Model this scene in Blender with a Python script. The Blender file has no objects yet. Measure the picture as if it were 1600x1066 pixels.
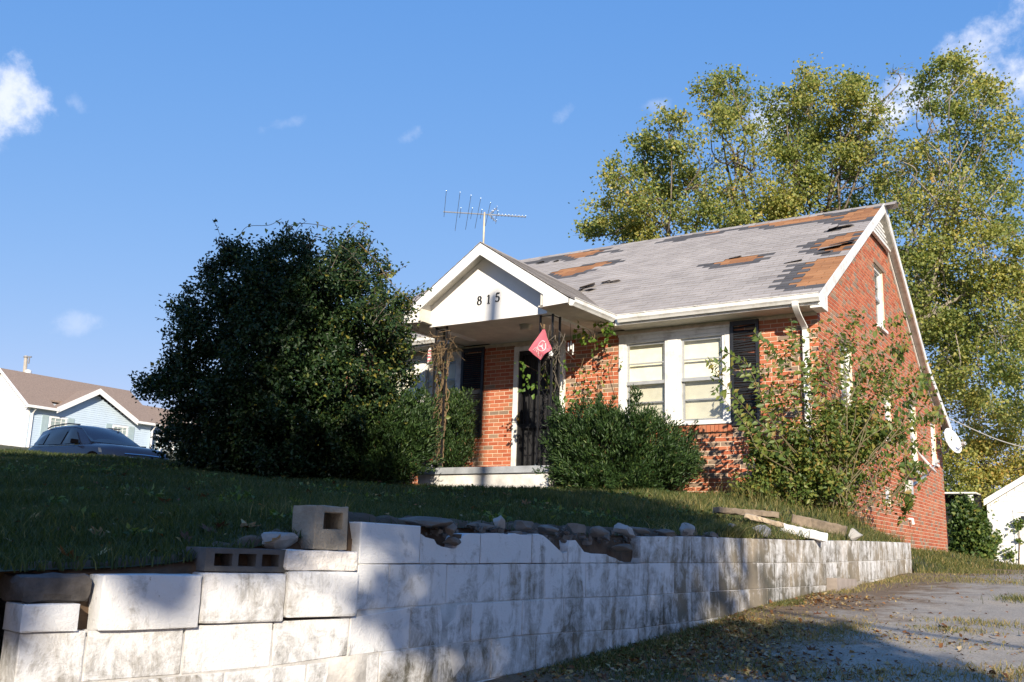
import bpy, bmesh, math, random
import numpy as np
from mathutils import Vector, Matrix

random.seed(7)
rng = np.random.default_rng(7)
sc = bpy.context.scene
col = sc.collection

# ------------------------------------------------------------------ camera
CAM = np.array([3.8279, -14.1570, -1.4465])
YAW, PITCH, ROLL, FPX = 0.575771, 0.211831, -0.0316949, 1522.9
def _rot(ax, a): return np.array(Matrix.Rotation(a, 3, ax))
RM = _rot('Z', YAW) @ _rot('X', PITCH) @ _rot('Y', ROLL)
RIGHT, FWD, UP = RM[:, 0], RM[:, 1], RM[:, 2]
cd = bpy.data.cameras.new('camera'); cam = bpy.data.objects.new('camera', cd); col.objects.link(cam)
cd.sensor_width = 36.0; cd.lens = FPX / 1600 * 36.0; cd.clip_start = 0.05; cd.clip_end = 3000
m = Matrix.Identity(4)
for i in range(3):
    m[i][0] = RIGHT[i]; m[i][1] = UP[i]; m[i][2] = -FWD[i]; m[i][3] = CAM[i]
cam.matrix_world = m
sc.camera = cam
def ray(x, y): return FWD + RIGHT * ((x - 800) / FPX) - UP * ((y - 533) / FPX)
def at(x, y, d): return CAM + ray(x, y) * d                    # point seen at (x, y), d metres deep
def on_y(x, y, Y): v = ray(x, y); return CAM + v * ((Y - CAM[1]) / v[1])
def on_x(x, y, X): v = ray(x, y); return CAM + v * ((X - CAM[0]) / v[0])

# ------------------------------------------------------------------ light
SUN_H = np.array([0.6199, -0.7847]); SUN_T = 0.3846             # horizontal direction to the sun, tan(elevation)
EL = math.atan(SUN_T); AZ = math.atan2(SUN_H[0], SUN_H[1])
w = bpy.data.worlds.new('World'); sc.world = w; w.use_nodes = True
nt = w.node_tree; nt.nodes.clear()
def N(nt_, t, **k):
    n = nt_.nodes.new(t)
    for a, b in k.items(): setattr(n, a, b)
    return n
sky = N(nt, 'ShaderNodeTexSky', sky_type='NISHITA'); sky.sun_disc = False
sky.sun_elevation = EL; sky.sun_rotation = AZ
sky.air_density = 1.0; sky.dust_density = 0.15; sky.ozone_density = 3.0; sky.altitude = 200
bg = N(nt, 'ShaderNodeBackground'); bg.inputs[1].default_value = 0.15
wo = N(nt, 'ShaderNodeOutputWorld')
geo = N(nt, 'ShaderNodeNewGeometry')
neg = N(nt, 'ShaderNodeVectorMath', operation='SCALE'); neg.inputs[3].default_value = -1.0
nt.links.new(geo.outputs['Incoming'], neg.inputs[0])
nz = N(nt, 'ShaderNodeTexNoise'); nz.inputs['Scale'].default_value = 22; nz.inputs['Detail'].default_value = 7; nz.inputs['Roughness'].default_value = 0.62
nt.links.new(neg.outputs[0], nz.inputs['Vector'])
# clouds: (x, y, radius px, stretch, tilt deg, opacity)
CLOUDS = [(12, 152, 74, 1.25, -25, .7), (110, 508, 26, 2.0, -5, .22), (1535, 80, 55, 2.3, -38, .7), (1590, 115, 62, 1.2, -60, .8),
          (1402, 180, 62, 1.2, 70, .85), (1205, 190, 66, .8, 60, .75), (1030, 165, 20, 1.4, 0, .25), (640, 210, 16, 1.8, -20, .25),
          (435, 195, 18, 2.4, -20, .2), (880, 178, 16, 1.6, -30, .18), (125, 170, 22, 1.8, 40, .25), (1330, 230, 60, 2, -30, .4), (1475, 190, 40, 2.2, -30, .3)]
mask_out = None
for (cx, cy, r, st, tilt, op) in CLOUDS:
    c = ray(cx, cy); c = c / np.linalg.norm(c)
    t = math.radians(tilt)
    e1 = RIGHT * math.cos(t) - UP * math.sin(t); e2 = RIGHT * math.sin(t) + UP * math.cos(t)
    e1 = e1 - c * (e1 @ c); e1 /= np.linalg.norm(e1); e2 = e2 - c * (e2 @ c); e2 /= np.linalg.norm(e2)
    ra = r * st / FPX; rb = r / FPX / (st ** .3)
    outs = []
    for e, rr in ((e1, ra), (e2, rb)):
        d = N(nt, 'ShaderNodeVectorMath', operation='DOT_PRODUCT'); d.inputs[1].default_value = tuple(e / rr)
        nt.links.new(neg.outputs[0], d.inputs[0])
        q = N(nt, 'ShaderNodeMath', operation='SUBTRACT'); q.inputs[1].default_value = float((c @ e) / rr)
        nt.links.new(d.outputs['Value'], q.inputs[0])
        p = N(nt, 'ShaderNodeMath', operation='MULTIPLY'); nt.links.new(q.outputs[0], p.inputs[0]); nt.links.new(q.outputs[0], p.inputs[1])
        outs.append(p)
    s = N(nt, 'ShaderNodeMath', operation='ADD'); nt.links.new(outs[0].outputs[0], s.inputs[0]); nt.links.new(outs[1].outputs[0], s.inputs[1])
    fr = N(nt, 'ShaderNodeVectorMath', operation='DOT_PRODUCT'); fr.inputs[1].default_value = tuple(c); nt.links.new(neg.outputs[0], fr.inputs[0])
    fg = N(nt, 'ShaderNodeMath', operation='GREATER_THAN'); fg.inputs[1].default_value = 0.0; nt.links.new(fr.outputs['Value'], fg.inputs[0])
    # density = smooth(1 - r2*0.75 + (noise-.5)*2.6)
    a = N(nt, 'ShaderNodeMath', operation='MULTIPLY_ADD'); a.inputs[1].default_value = 4.6; a.inputs[2].default_value = -2.42
    nt.links.new(nz.outputs['Fac'], a.inputs[0])
    b = N(nt, 'ShaderNodeMath', operation='MULTIPLY_ADD'); b.inputs[1].default_value = -0.95; b.inputs[2].default_value = 0.85
    nt.links.new(s.outputs[0], b.inputs[0])
    ab = N(nt, 'ShaderNodeMath', operation='ADD'); nt.links.new(a.outputs[0], ab.inputs[0]); nt.links.new(b.outputs[0], ab.inputs[1])
    mr = N(nt, 'ShaderNodeMapRange', interpolation_type='SMOOTHSTEP'); mr.inputs['From Min'].default_value = 0.0; mr.inputs['From Max'].default_value = 1.5
    mr.inputs['To Max'].default_value = op; nt.links.new(ab.outputs[0], mr.inputs['Value'])
    g = N(nt, 'ShaderNodeMath', operation='MULTIPLY'); nt.links.new(mr.outputs[0], g.inputs[0]); nt.links.new(fg.outputs[0], g.inputs[1])
    if mask_out is None: mask_out = g.outputs[0]
    else:
        mx = N(nt, 'ShaderNodeMath', operation='MAXIMUM'); nt.links.new(mask_out, mx.inputs[0]); nt.links.new(g.outputs[0], mx.inputs[1]); mask_out = mx.outputs[0]
hs = N(nt, 'ShaderNodeHueSaturation'); hs.inputs['Saturation'].default_value = 1.0; hs.inputs['Value'].default_value = 1.0
nt.links.new(sky.outputs[0], hs.inputs['Color'])
cm = N(nt, 'ShaderNodeMixRGB'); cm.inputs[2].default_value = (5.2, 5.2, 5.6, 1)
nt.links.new(mask_out, cm.inputs[0]); sp_ = N(nt, 'ShaderNodeSeparateColor'); nt.links.new(hs.outputs[0], sp_.inputs[0]); tn_ = N(nt, 'ShaderNodeCombineColor')
for i_, (a_, p_) in enumerate(((.63, .90), (1.14, .50), (2.62, .23))):       # the camera's shoulder: bright low sky keeps its blue
    pw_ = N(nt, 'ShaderNodeMath', operation='POWER'); pw_.inputs[1].default_value = p_; nt.links.new(sp_.outputs[i_], pw_.inputs[0])
    ml_ = N(nt, 'ShaderNodeMath', operation='MULTIPLY'); ml_.inputs[1].default_value = a_; nt.links.new(pw_.outputs[0], ml_.inputs[0]); nt.links.new(ml_.outputs[0], tn_.inputs[i_])
nt.links.new(tn_.outputs[0], cm.inputs[1])
nt.links.new(cm.outputs[0], bg.inputs[0]); nt.links.new(bg.outputs[0], wo.inputs[0])
sl = bpy.data.lights.new('sun', 'SUN'); sl.energy = 5.0; sl.angle = math.radians(0.5); sl.color = (1.0, 0.89, 0.73)
so = bpy.data.objects.new('sun', sl); col.objects.link(so)
d = Vector((SUN_H[0], SUN_H[1], SUN_T)); so.rotation_euler = d.to_track_quat('Z', 'Y').to_euler(); so.location = (20, -25, 30)
sc.view_settings.view_transform = 'Standard'; sc.view_settings.look = 'None'
sc.view_settings.exposure = 0.62; sc.view_settings.gamma = 1.0; sc.view_settings.use_curve_mapping = False

# ------------------------------------------------------------------ helpers
ORG = {}
def tag(o, label=None, cat=None, group=None, kind=None):
    if label: o['label'] = label
    if cat: o['category'] = cat
    if group: o['group'] = group
    if kind: o['kind'] = kind
    return o
def place(o, origin, parent):
    ORG[o.name] = np.array(origin, float)
    if parent is not None:
        o.parent = parent; o.location = Vector(np.array(origin) - ORG[parent.name])
    else: o.location = Vector(origin)
def thing(name, loc, label, cat, group=None):
    o = bpy.data.objects.new(name, None); o.empty_display_size = .2; col.objects.link(o); place(o, loc, None)
    return tag(o, label, cat, group)
def set_attr(me, tint):
    a = me.attributes.new('tint', 'FLOAT', 'POINT'); a.data.foreach_set('value', np.asarray(tint, np.float32))
def mk(name, V, F, mat=None, parent=None, kind=None, tint=None, smooth=False, origin=None):
    """one mesh object from world-space vertices"""
    V = np.asarray(V, float).reshape(-1, 3)
    if origin is None:
        lo, hi = V.min(0), V.max(0); origin = (lo + hi) / 2
        if parent is None: origin = np.array([origin[0], origin[1], lo[2]])
    me = bpy.data.meshes.new(name)
    L = V - np.asarray(origin)
    if isinstance(F, np.ndarray):
        n, k = F.shape
        me.vertices.add(len(L)); me.vertices.foreach_set('co', L.astype(np.float32).ravel())
        me.loops.add(n * k); me.loops.foreach_set('vertex_index', F.astype(np.int32).ravel())
        me.polygons.add(n); me.polygons.foreach_set('loop_start', np.arange(0, n * k, k, dtype=np.int32))
        me.update(calc_edges=True)
    else:
        me.from_pydata(L.tolist(), [], [tuple(f) for f in F]); me.update()
    if tint is not None: set_attr(me, tint)
    if mat is not None: me.materials.append(mat)
    if smooth: me.polygons.foreach_set('use_smooth', np.ones(len(me.polygons), bool))
    o = bpy.data.objects.new(name, me); col.objects.link(o); place(o, origin, parent)
    if kind: o['kind'] = kind
    return o
def inst(src, origin, parent, name=None, rot=None):
    o = src.copy() if not isinstance(src, bpy.types.Mesh) else bpy.data.objects.new(name, src)
    if name: o.name = name
    col.objects.link(o); place(o, origin, parent)
    if rot is not None: o.rotation_euler = rot
    return o
class MB:
    def __init__(s): s.V = []; s.F = []; s.T = []
    def add(s, V, F, t=0.5):
        b = len(s.V); s.V += [tuple(map(float, v)) for v in V]; s.F += [tuple(i + b for i in f) for f in F]; s.T += [t] * len(V)
    def box(s, x0, x1, y0, y1, z0, z1, t=.5):
        V = [(x0, y0, z0), (x1, y0, z0), (x1, y1, z0), (x0, y1, z0), (x0, y0, z1), (x1, y0, z1), (x1, y1, z1), (x0, y1, z1)]
        s.add(V, [(0, 3, 2, 1), (4, 5, 6, 7), (0, 1, 5, 4), (1, 2, 6, 5), (2, 3, 7, 6), (3, 0, 4, 7)], t)
    def obox(s, P, U, Nn, u0, u1, n0, n1, z0, z1, t=.5):
        """box in a frame: along U, along outward normal Nn, up"""
        P = np.array(P, float); U = np.array(U, float); Nn = np.array(Nn, float); Z = np.array([0, 0, 1.])
        V = [P + U * u + Nn * n + Z * z for z in (z0, z1) for (u, n) in ((u0, n1), (u1, n1), (u1, n0), (u0, n0))]
        s.add(V, [(0, 3, 2, 1), (4, 5, 6, 7), (0, 1, 5, 4), (1, 2, 6, 5), (2, 3, 7, 6), (3, 0, 4, 7)], t)
    def hexa(s, B, T, t=.5):
        """B, T: 4 bottom / 4 top points"""
        s.add(list(B) + list(T), [(3, 2, 1, 0), (4, 5, 6, 7), (0, 1, 5, 4), (1, 2, 6, 5), (2, 3, 7, 6), (3, 0, 4, 7)], t)
    def prism(s, poly, off, t=.5):
        """extrude a 3D polygon by vector off"""
        n = len(poly); P = [np.array(p, float) for p in poly]; Q = [p + np.array(off) for p in P]
        s.add(P + Q, [tuple(range(n - 1, -1, -1)), tuple(range(n, 2 * n))] + [(i, (i + 1) % n, n + (i + 1) % n, n + i) for i in range(n)], t)
    def tube(s, pts, r, n=6, t=.5, cap=True):
        pts = [np.array(p, float) for p in pts]; k = len(pts)
        rr = r if hasattr(r, '__len__') else [r] * k
        V = []; up = np.array([0.13, 0.21, .97])
        for i, p in enumerate(pts):
            a = pts[min(i + 1, k - 1)] - pts[max(i - 1, 0)]; a = a / (np.linalg.norm(a) + 1e-9)
            e = np.cross(a, up); 
            if np.linalg.norm(e) < .1: e = np.cross(a, (1, 0, 0))
            e /= np.linalg.norm(e); g = np.cross(a, e)
            for j in range(n):
                q = 2 * math.pi * j / n; V.append(p + rr[i] * (e * math.cos(q) + g * math.sin(q)))
        F = [(i * n + j, i * n + (j + 1) % n, (i + 1) * n + (j + 1) % n, (i + 1) * n + j) for i in range(k - 1) for j in range(n)]
        if cap: F += [tuple(range(n - 1, -1, -1)), tuple(range((k - 1) * n, k * n))]
        s.add(V, F, t)
    def lathe(s, c, prof, n=16, t=.5, axis=None):
        """prof: (radius, height) list round a vertical axis at c (or axis vector)"""
        c = np.array(c, float); ax = np.array(axis if axis is not None else (0, 0, 1.), float); ax /= np.linalg.norm(ax)
        e = np.cross(ax, (0.3, 1, 0.2)); e /= np.linalg.norm(e); g = np.cross(ax, e); V = []
        for r, h in prof:
            for j in range(n):
                q = 2 * math.pi * j / n; V.append(c + ax * h + r * (e * math.cos(q) + g * math.sin(q)))
        k = len(prof)
        F = [(i * n + j, i * n + (j + 1) % n, (i + 1) * n + (j + 1) % n, (i + 1) * n + j) for i in range(k - 1) for j in range(n)]
        F += [tuple(range(n - 1, -1, -1)), tuple(range((k - 1) * n, k * n))]
        s.add(V, F, t)
    def build(s, name, mat, parent=None, kind=None, smooth=False, tint=False):
        return mk(name, s.V, s.F, mat, parent, kind, s.T if tint else None, smooth)
def curve(pts, n=8):
    """Catmull-Rom through pts"""
    P = [np.array(p, float) for p in pts]; P = [2 * P[0] - P[1]] + P + [2 * P[-1] - P[-2]]; out = []
    for i in range(1, len(P) - 2):
        for j in range(n):
            t = j / n
            out.append(.5 * ((2 * P[i]) + (-P[i - 1] + P[i + 1]) * t + (2 * P[i - 1] - 5 * P[i] + 4 * P[i + 1] - P[i + 2]) * t * t + (-P[i - 1] + 3 * P[i] - 3 * P[i + 1] + P[i + 2]) * t ** 3))
    out.append(P[-2]); return out

# ------------------------------------------------------------------ materials
def newmat(name):
    mt = bpy.data.materials.new(name); mt.use_nodes = True
    return mt, mt.node_tree, mt.node_tree.nodes['Principled BSDF']
def ramp(nt_, stops, src):
    r = N(nt_, 'ShaderNodeValToRGB'); e = r.color_ramp.elements
    while len(e) < len(stops): e.new(.5)
    for i, (p, c) in enumerate(stops): e[i].position = p; e[i].color = (*c, 1)
    nt_.links.new(src, r.inputs[0]); return r
def noise(nt_, scale, detail=4, rough=.55, vec=None, dist=0.0):
    n = N(nt_, 'ShaderNodeTexNoise'); n.inputs['Scale'].default_value = scale; n.inputs['Detail'].default_value = detail
    n.inputs['Roughness'].default_value = rough; n.inputs['Distortion'].default_value = dist
    if vec is not None: nt_.links.new(vec, n.inputs['Vector'])
    return n
def pos(nt_, scale=None):
    g = N(nt_, 'ShaderNodeNewGeometry')
    if scale is None: return g.outputs['Position']
    mp = N(nt_, 'ShaderNodeMapping'); mp.inputs['Scale'].default_value = scale; nt_.links.new(g.outputs['Position'], mp.inputs[0]); return mp.outputs[0]
def mixc(nt_, f, a, b, mode='MIX'):
    mx = N(nt_, 'ShaderNodeMixRGB', blend_type=mode)
    for i, v in ((0, f), (1, a), (2, b)):
        if isinstance(v, (int, float)): mx.inputs[i].default_value = v
        elif isinstance(v, tuple): mx.inputs[i].default_value = (*v, 1)
        else: nt_.links.new(v, mx.inputs[i])
    return mx.outputs[0]
def bump(nt_, b, h, strength=.3, dist=.01):
    bp = N(nt_, 'ShaderNodeBump'); bp.inputs['Strength'].default_value = strength; bp.inputs['Distance'].default_value = dist
    nt_.links.new(h, bp.inputs['Height']); nt_.links.new(bp.outputs[0], b.inputs['Normal'])
def simple(name, c, rough=.6, var=.15, scale=6., metal=0., spec=.5, bmp=0., bscale=60.):
    mt, t, b = newmat(name)
    n = noise(t, scale, 5, .6, pos(t))
    lo = tuple(max(0, v * (1 - var)) for v in c); hi = tuple(min(1, v * (1 + var * .6)) for v in c)
    r = ramp(t, [(.3, lo), (.7, hi)], n.outputs['Fac'])
    t.links.new(r.outputs[0], b.inputs['Base Color'])
    b.inputs['Roughness'].default_value = rough; b.inputs['Metallic'].default_value = metal; b.inputs['Specular IOR Level'].default_value = spec
    if bmp:
        n2 = noise(t, bscale, 4, .6, pos(t)); bump(t, b, n2.outputs['Fac'], bmp)
    return mt
def tintmat(name, stops, rough=.8, bmp=.3, bscale=90., spec=.3, weather=.25, wscale=2.5):
    """colour by the per-piece attribute 'tint' plus weathering"""
    mt, t, b = newmat(name)
    a = N(t, 'ShaderNodeAttribute', attribute_name='tint')
    r = ramp(t, stops, a.outputs['Fac'])
    n = noise(t, wscale, 6, .65, pos(t)); rr = ramp(t, [(.3, (1 - weather,) * 3), (.7, (1.0,) * 3)], n.outputs['Fac'])
    n3 = noise(t, 130, 3, .6, pos(t)); r3 = ramp(t, [(.3, (.8,) * 3), (.75, (1.08,) * 3)], n3.outputs['Fac'])
    c = mixc(t, 1.0, r.outputs[0], rr.outputs[0], 'MULTIPLY'); c = mixc(t, 1.0, c, r3.outputs[0], 'MULTIPLY')
    t.links.new(c, b.inputs['Base Color']); b.inputs['Roughness'].default_value = rough; b.inputs['Specular IOR Level'].default_value = spec
    if bmp:
        n2 = noise(t, bscale, 4, .6, pos(t)); bump(t, b, n2.outputs['Fac'], bmp, .004)
    return mt
def leafmat(name, stops, rough=.5, trans=.3, spec=.4):
    mt, t, b = newmat(name)
    a = N(t, 'ShaderNodeAttribute', attribute_name='tint'); r = ramp(t, stops, a.outputs['Fac'])
    t.links.new(r.outputs[0], b.inputs['Base Color']); b.inputs['Roughness'].default_value = rough; b.inputs['Specular IOR Level'].default_value = spec
    tr = N(t, 'ShaderNodeBsdfTranslucent'); br = mixc(t, 1.0, r.outputs[0], (1.25, 1.25, .6), 'MULTIPLY'); t.links.new(br, tr.inputs[0])
    ms = N(t, 'ShaderNodeMixShader'); ms.inputs[0].default_value = trans
    t.links.new(b.outputs[0], ms.inputs[1]); t.links.new(tr.outputs[0], ms.inputs[2])
    t.links.new(ms.outputs[0], t.nodes['Material Output'].inputs[0])
    return mt

BRICK = tintmat('brick', [(0, (.44, .115, .055)), (.35, (.53, .155, .075)), (.62, (.55, .21, .11)), (.8, (.42, .20, .115)), (.9, (.35, .235, .16)), (1, (.27, .20, .15))], .85, .4, 70, weather=.2)
BRICKTEX = None
MORTAR = simple('mortar', (.70, .585, .44), .95, .25, 8, bmp=.3)
SHINGLE = tintmat('shingle', [(0, (.085, .084, .088)), (.12, (.12, .116, .118)), (.16, (.31, .282, .265)), (.45, (.42, .388, .362)), (.62, (.48, .445, .415)), (.66, (.30, .135, .06)), (1, (.46, .225, .10))], .95, .5, 160, weather=.22, wscale=1.4)
DECK = simple('roof_felt', (.05, .05, .052), .95, .3)
WHITE = simple('white_paint', (.80, .79, .76), .5, .08, 3)
def dirtywhite():
    mt, t, b = newmat('weathered_white_trim')
    n = noise(t, 4, 7, .7, pos(t)); r = ramp(t, [(.28, (.48, .45, .40)), (.5, (.76, .75, .71)), (.7, (.82, .81, .78))], n.outputs['Fac'])
    t.links.new(r.outputs[0], b.inputs['Base Color']); b.inputs['Roughness'].default_value = .55; return mt
TRIM = dirtywhite()
SOFFIT = simple('soffit_paint', (.62, .58, .50), .7, .2, 3)
BLACKM = simple('black_iron', (.018, .018, .02), .45, .3, 10, metal=.2)
SHUT = simple('black_shutter', (.02, .021, .024), .4, .3, 6)
BLIND = simple('cream_blind', (.82, .78, .62), .8, .12, 5)
GREYALU = simple('grey_storm_sash', (.45, .46, .46), .45, .15, 8, metal=.3)
DARKROOM = simple('dark_interior', (.012, .012, .013), .9, .2)
CONC = simple('grey_concrete', (.36, .34, .31), .9, .3, 5, bmp=.5, bscale=45)
def glassmat(name, tr=.8, tintc=(.9, .95, .95)):
    mt, t, b = newmat(name)
    t.nodes.remove(b)
    gl = N(t, 'ShaderNodeBsdfGlossy'); gl.inputs['Roughness'].default_value = .03; gl.inputs[0].default_value = (.9, .95, 1, 1)
    tp = N(t, 'ShaderNodeBsdfTransparent'); tp.inputs[0].default_value = (*tintc, 1)
    lw = N(t, 'ShaderNodeLayerWeight'); lw.inputs[0].default_value = .25
    pw = N(t, 'ShaderNodeMath', operation='POWER'); pw.inputs[1].default_value = 4.0; t.links.new(lw.outputs['Facing'], pw.inputs[0])
    ad = N(t, 'ShaderNodeMath', operation='MULTIPLY_ADD'); ad.inputs[1].default_value = .5; ad.inputs[2].default_value = 1 - tr; ad.use_clamp = True
    t.links.new(pw.outputs[0], ad.inputs[0])
    ms = N(t, 'ShaderNodeMixShader'); t.links.new(ad.outputs[0], ms.inputs[0]); t.links.new(tp.outputs[0], ms.inputs[1]); t.links.new(gl.outputs[0], ms.inputs[2])
    t.links.new(ms.outputs[0], t.nodes['Material Output'].inputs[0]); return mt
GLASS = glassmat('window_glass', .95, (.97, .98, .97))
SCREEN = glassmat('window_screen', .98, (.84, .84, .84))
def blockpaint():
    mt, t, b = newmat('old_white_block_paint')
    P = pos(t)
    a = N(t, 'ShaderNodeAttribute', attribute_name='tint')
    base = mixc(t, noise(t, 2.2, 5, .6, P).outputs['Fac'], (.63, .63, .63), (.75, .74, .72))
    # grime: streaks running down, stronger the dirtier the block (tint)
    st = noise(t, 1., 6, .7, pos(t, (5.5, 5.5, 1.3)), 1.2)
    sp = noise(t, 9, 9, .78, P, .6)
    s1 = N(t, 'ShaderNodeMath', operation='MULTIPLY_ADD'); s1.inputs[1].default_value = .55; t.links.new(st.outputs['Fac'], s1.inputs[0])
    s2 = N(t, 'ShaderNodeMath', operation='MULTIPLY'); s2.inputs[1].default_value = .62; t.links.new(sp.outputs['Fac'], s2.inputs[0]); t.links.new(s2.outputs[0], s1.inputs[2])
    s3 = N(t, 'ShaderNodeMath', operation='MULTIPLY_ADD'); s3.inputs[1].default_value = .34; t.links.new(a.outputs['Fac'], s3.inputs[0]); t.links.new(s1.outputs[0], s3.inputs[2])
    mr = N(t, 'ShaderNodeMapRange'); mr.inputs['From Min'].default_value = .70; mr.inputs['From Max'].default_value = .90; t.links.new(s3.outputs[0], mr.inputs['Value'])
    gc = ramp(t, [(.35, (.10, .095, .075)), (.65, (.30, .25, .18))], noise(t, 1.3, 4, .6, P).outputs['Fac'])
    c = mixc(t, mr.outputs[0], base, gc.outputs[0])
    # rusty clay blush and chips
    ch = noise(t, 26, 5, .7, P); m2 = N(t, 'ShaderNodeMapRange'); m2.inputs['From Min'].default_value = .66; m2.inputs['From Max'].default_value = .72; t.links.new(ch.outputs['Fac'], m2.inputs['Value'])
    c = mixc(t, m2.outputs[0], c, (.40, .36, .31))
    bl = noise(t, 1.1, 3, .5, P); m3 = N(t, 'ShaderNodeMapRange'); m3.inputs['From Min'].default_value = .58; m3.inputs['From Max'].default_value = .75; m3.inputs['To Max'].default_value = .5; t.links.new(bl.outputs['Fac'], m3.inputs['Value'])
    c = mixc(t, m3.outputs[0], c, (.62, .50, .36))
    t.links.new(c, b.inputs['Base Color']); b.inputs['Roughness'].default_value = .8; b.inputs['Specular IOR Level'].default_value = .25
    hb = N(t, 'ShaderNodeMath', operation='MULTIPLY_ADD'); hb.inputs[1].default_value = .6; t.links.new(noise(t, 90, 6, .75, P).outputs['Fac'], hb.inputs[0]); t.links.new(sp.outputs['Fac'], hb.inputs[2])
    bump(t, b, hb.outputs[0], .9, .010)
    return mt
BLOCK = blockpaint()
JOINT = simple('wall_mortar', (.50, .48, .45), .95, .45, 6, bmp=.5)
STONE = simple('field_stone', (.17, .145, .12), .9, .45, 7, bmp=.6, bscale=25)
PALESTONE = simple('pale_stone', (.36, .345, .32), .9, .3, 7, bmp=.5, bscale=25)
SOIL = simple('soil', (.10, .062, .036), .95, .5, 8, bmp=.8, bscale=20)
BARK = simple('bark', (.16, .13, .10), .9, .4, 9, bmp=.6, bscale=25)
PALEBARK = simple('pale_bark', (.28, .245, .20), .9, .35, 5, bmp=.4, bscale=25)
VINE = simple('dry_vine', (.17, .115, .06), .9, .35, 20)
TIMBER = simple('grey_timber', (.22, .17, .12), .9, .4, 12, bmp=.6, bscale=30)
SIDE_W = simple('white_siding', (.70, .70, .68), .5, .06, 2)
SIDE_B = simple('pale_blue_siding', (.50, .60, .69), .5, .06, 2)
TANROOF = simple('tan_shingles', (.27, .20, .155), .95, .28, 14, bmp=.4)
# ------------------------------------------------------------------ terrain
WP = np.array([(.095, -12.849), (.30, -12.02), (.668, -10.55), (0.75, -9.9), (0.8, -9), (0.88, -7.5), (1.0, -5), (1.15, -2), (1.22, -0.4), (1.25, .6)])
_d = np.hypot(*np.diff(WP, axis=0).T); WS = np.r_[0, np.cumsum(_d)]; # arc length
def wxy(s): return np.array([np.interp(s, WS, WP[:, 0]), np.interp(s, WS, WP[:, 1])])
def wdir(s): a = wxy(s + .12) - wxy(s - .12); return a / np.hypot(*a)
def wx_of_y(y): return np.interp(y, WP[:, 1], WP[:, 0])
def Hd(x, y):
    return np.interp(y, [-40, -20, -16, -12, -9, -7.9, -6.85, -5.5, -4, -2.6, -.5, 5, 16, 24, 60, 400],
                     [-3.2, -2.85, -2.62, -2.33, -2.11, -2.04, -1.95, -1.84, -1.75, -1.69, -1.58, -1.50, -1.50, -1.50, -1.0, 1.0]) + 0 * x
CP = np.array([(-0.3, -12.1, -1.58), (0.12, -11.8, -1.565), (.25, -11.3, -1.53), (.38, -10.85, -1.44), (.45, -10.5, -1.36), (.5, -10, -1.335), (.55, -9, -1.33), (.6, -7.5, -1.31), (.75, -5, -1.25), (.9, -2, -1.19), (.95, -.4, -1.17),
    (1.0, .6, -1.22), (1.0, 2, -1.40), (1.0, 4, -1.47), (.9, 7, -1.36), (.6, 10, -1.29), (.6, 14, -1.48), (0, 6.4, -1.2), (0, 3, -1.1), (0, -.1, -.74), (-2, -0.2, -.575), (-3.5, -1.8, -.57), (-4.8, -1.85, -.57),
    (-5.9, -1.8, -.55), (-7.5, -3.5, -.47), (-10, -3.8, -.21), (-15.5, -2.8, .16), (-3, -6, -.93), (-0.3, -4, -1.02), (-6, -8, -.78), (-21, -2.5, .10), (-21.5, 3, .05), (-30, 8, 1.2), (-44, 14, 2.9), (-44, 22, 3.5), (-62, 25, 4.6),
    (-10, 10, -.2), (-5, 10, -.9), (-5, 25, -1.3), (-20, 20, .8), (-60, -10, 2), (-20, -12, -.3), (-6, -12, -1.25), (-60, -13, 1.2), (-30, 60, 1.5), (-5, 60, -1), (-70, 80, 5), (-90, 20, 6), (-12, -8, -.45)])
def _tps(r): return np.where(r > 1e-9, r * r * np.log(r + 1e-12), 0)
_n = len(CP); _A = np.zeros((_n + 3, _n + 3)); _r = np.hypot(CP[:, None, 0] - CP[None, :, 0], CP[:, None, 1] - CP[None, :, 1])
_A[:_n, :_n] = _tps(_r) + np.eye(_n) * .02; _A[:_n, _n] = 1; _A[:_n, _n + 1:] = CP[:, :2]; _A[_n:, :_n] = _A[:_n, _n:].T
_w = np.linalg.solve(_A, np.r_[CP[:, 2], 0, 0, 0])
def Hl(x, y):
    x = np.asarray(x, float); y = np.asarray(y, float)
    r = np.hypot(x[..., None] - CP[:, 0], y[..., None] - CP[:, 1])
    z = _tps(r) @ _w[:_n] + _w[_n] + _w[_n + 1] * x + _w[_n + 2] * y
    return z + .018 * np.sin(x * 3.1 + y * 1.7) * np.cos(y * 2.3 - x * .7)
def Hl2(x, y):
    x = np.asarray(x, float); y = np.asarray(y, float); z = Hl(x, y)
    xe = 1.15 + np.minimum(1.3, np.maximum(0, y + .3) * .4); f = np.clip((xe - x) / 1.2, 0, 1) * np.where(y > -.3, 1., 1e3); f = np.clip(f, 0, 1); f = f * f * (3 - 2 * f)
    return np.where(y > -.3, f * z + (1 - f) * (Hd(x, y) - .03), z)
def Hd1_(y): return float(Hd(0, y))
def grid(nx, ny, fn):
    V = np.array([fn(i, j) for j in range(ny) for i in range(nx)])
    F = np.array([(j * nx + i, j * nx + i + 1, (j + 1) * nx + i + 1, (j + 1) * nx + i) for j in range(ny - 1) for i in range(nx - 1)])
    return V, F
def grassground():
    mt, t, b = newmat('lawn_soil_and_thatch')
    n = noise(t, 3, 6, .65, pos(t)); r = ramp(t, [(.3, (.032, .038, .016)), (.55, (.055, .058, .022)), (.75, (.11, .085, .045))], n.outputs['Fac'])
    t.links.new(r.outputs[0], b.inputs['Base Color']); b.inputs['Roughness'].default_value = .95
    bump(t, b, noise(t, 40, 4, .6, pos(t)).outputs['Fac'], .8, .03); return mt
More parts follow.
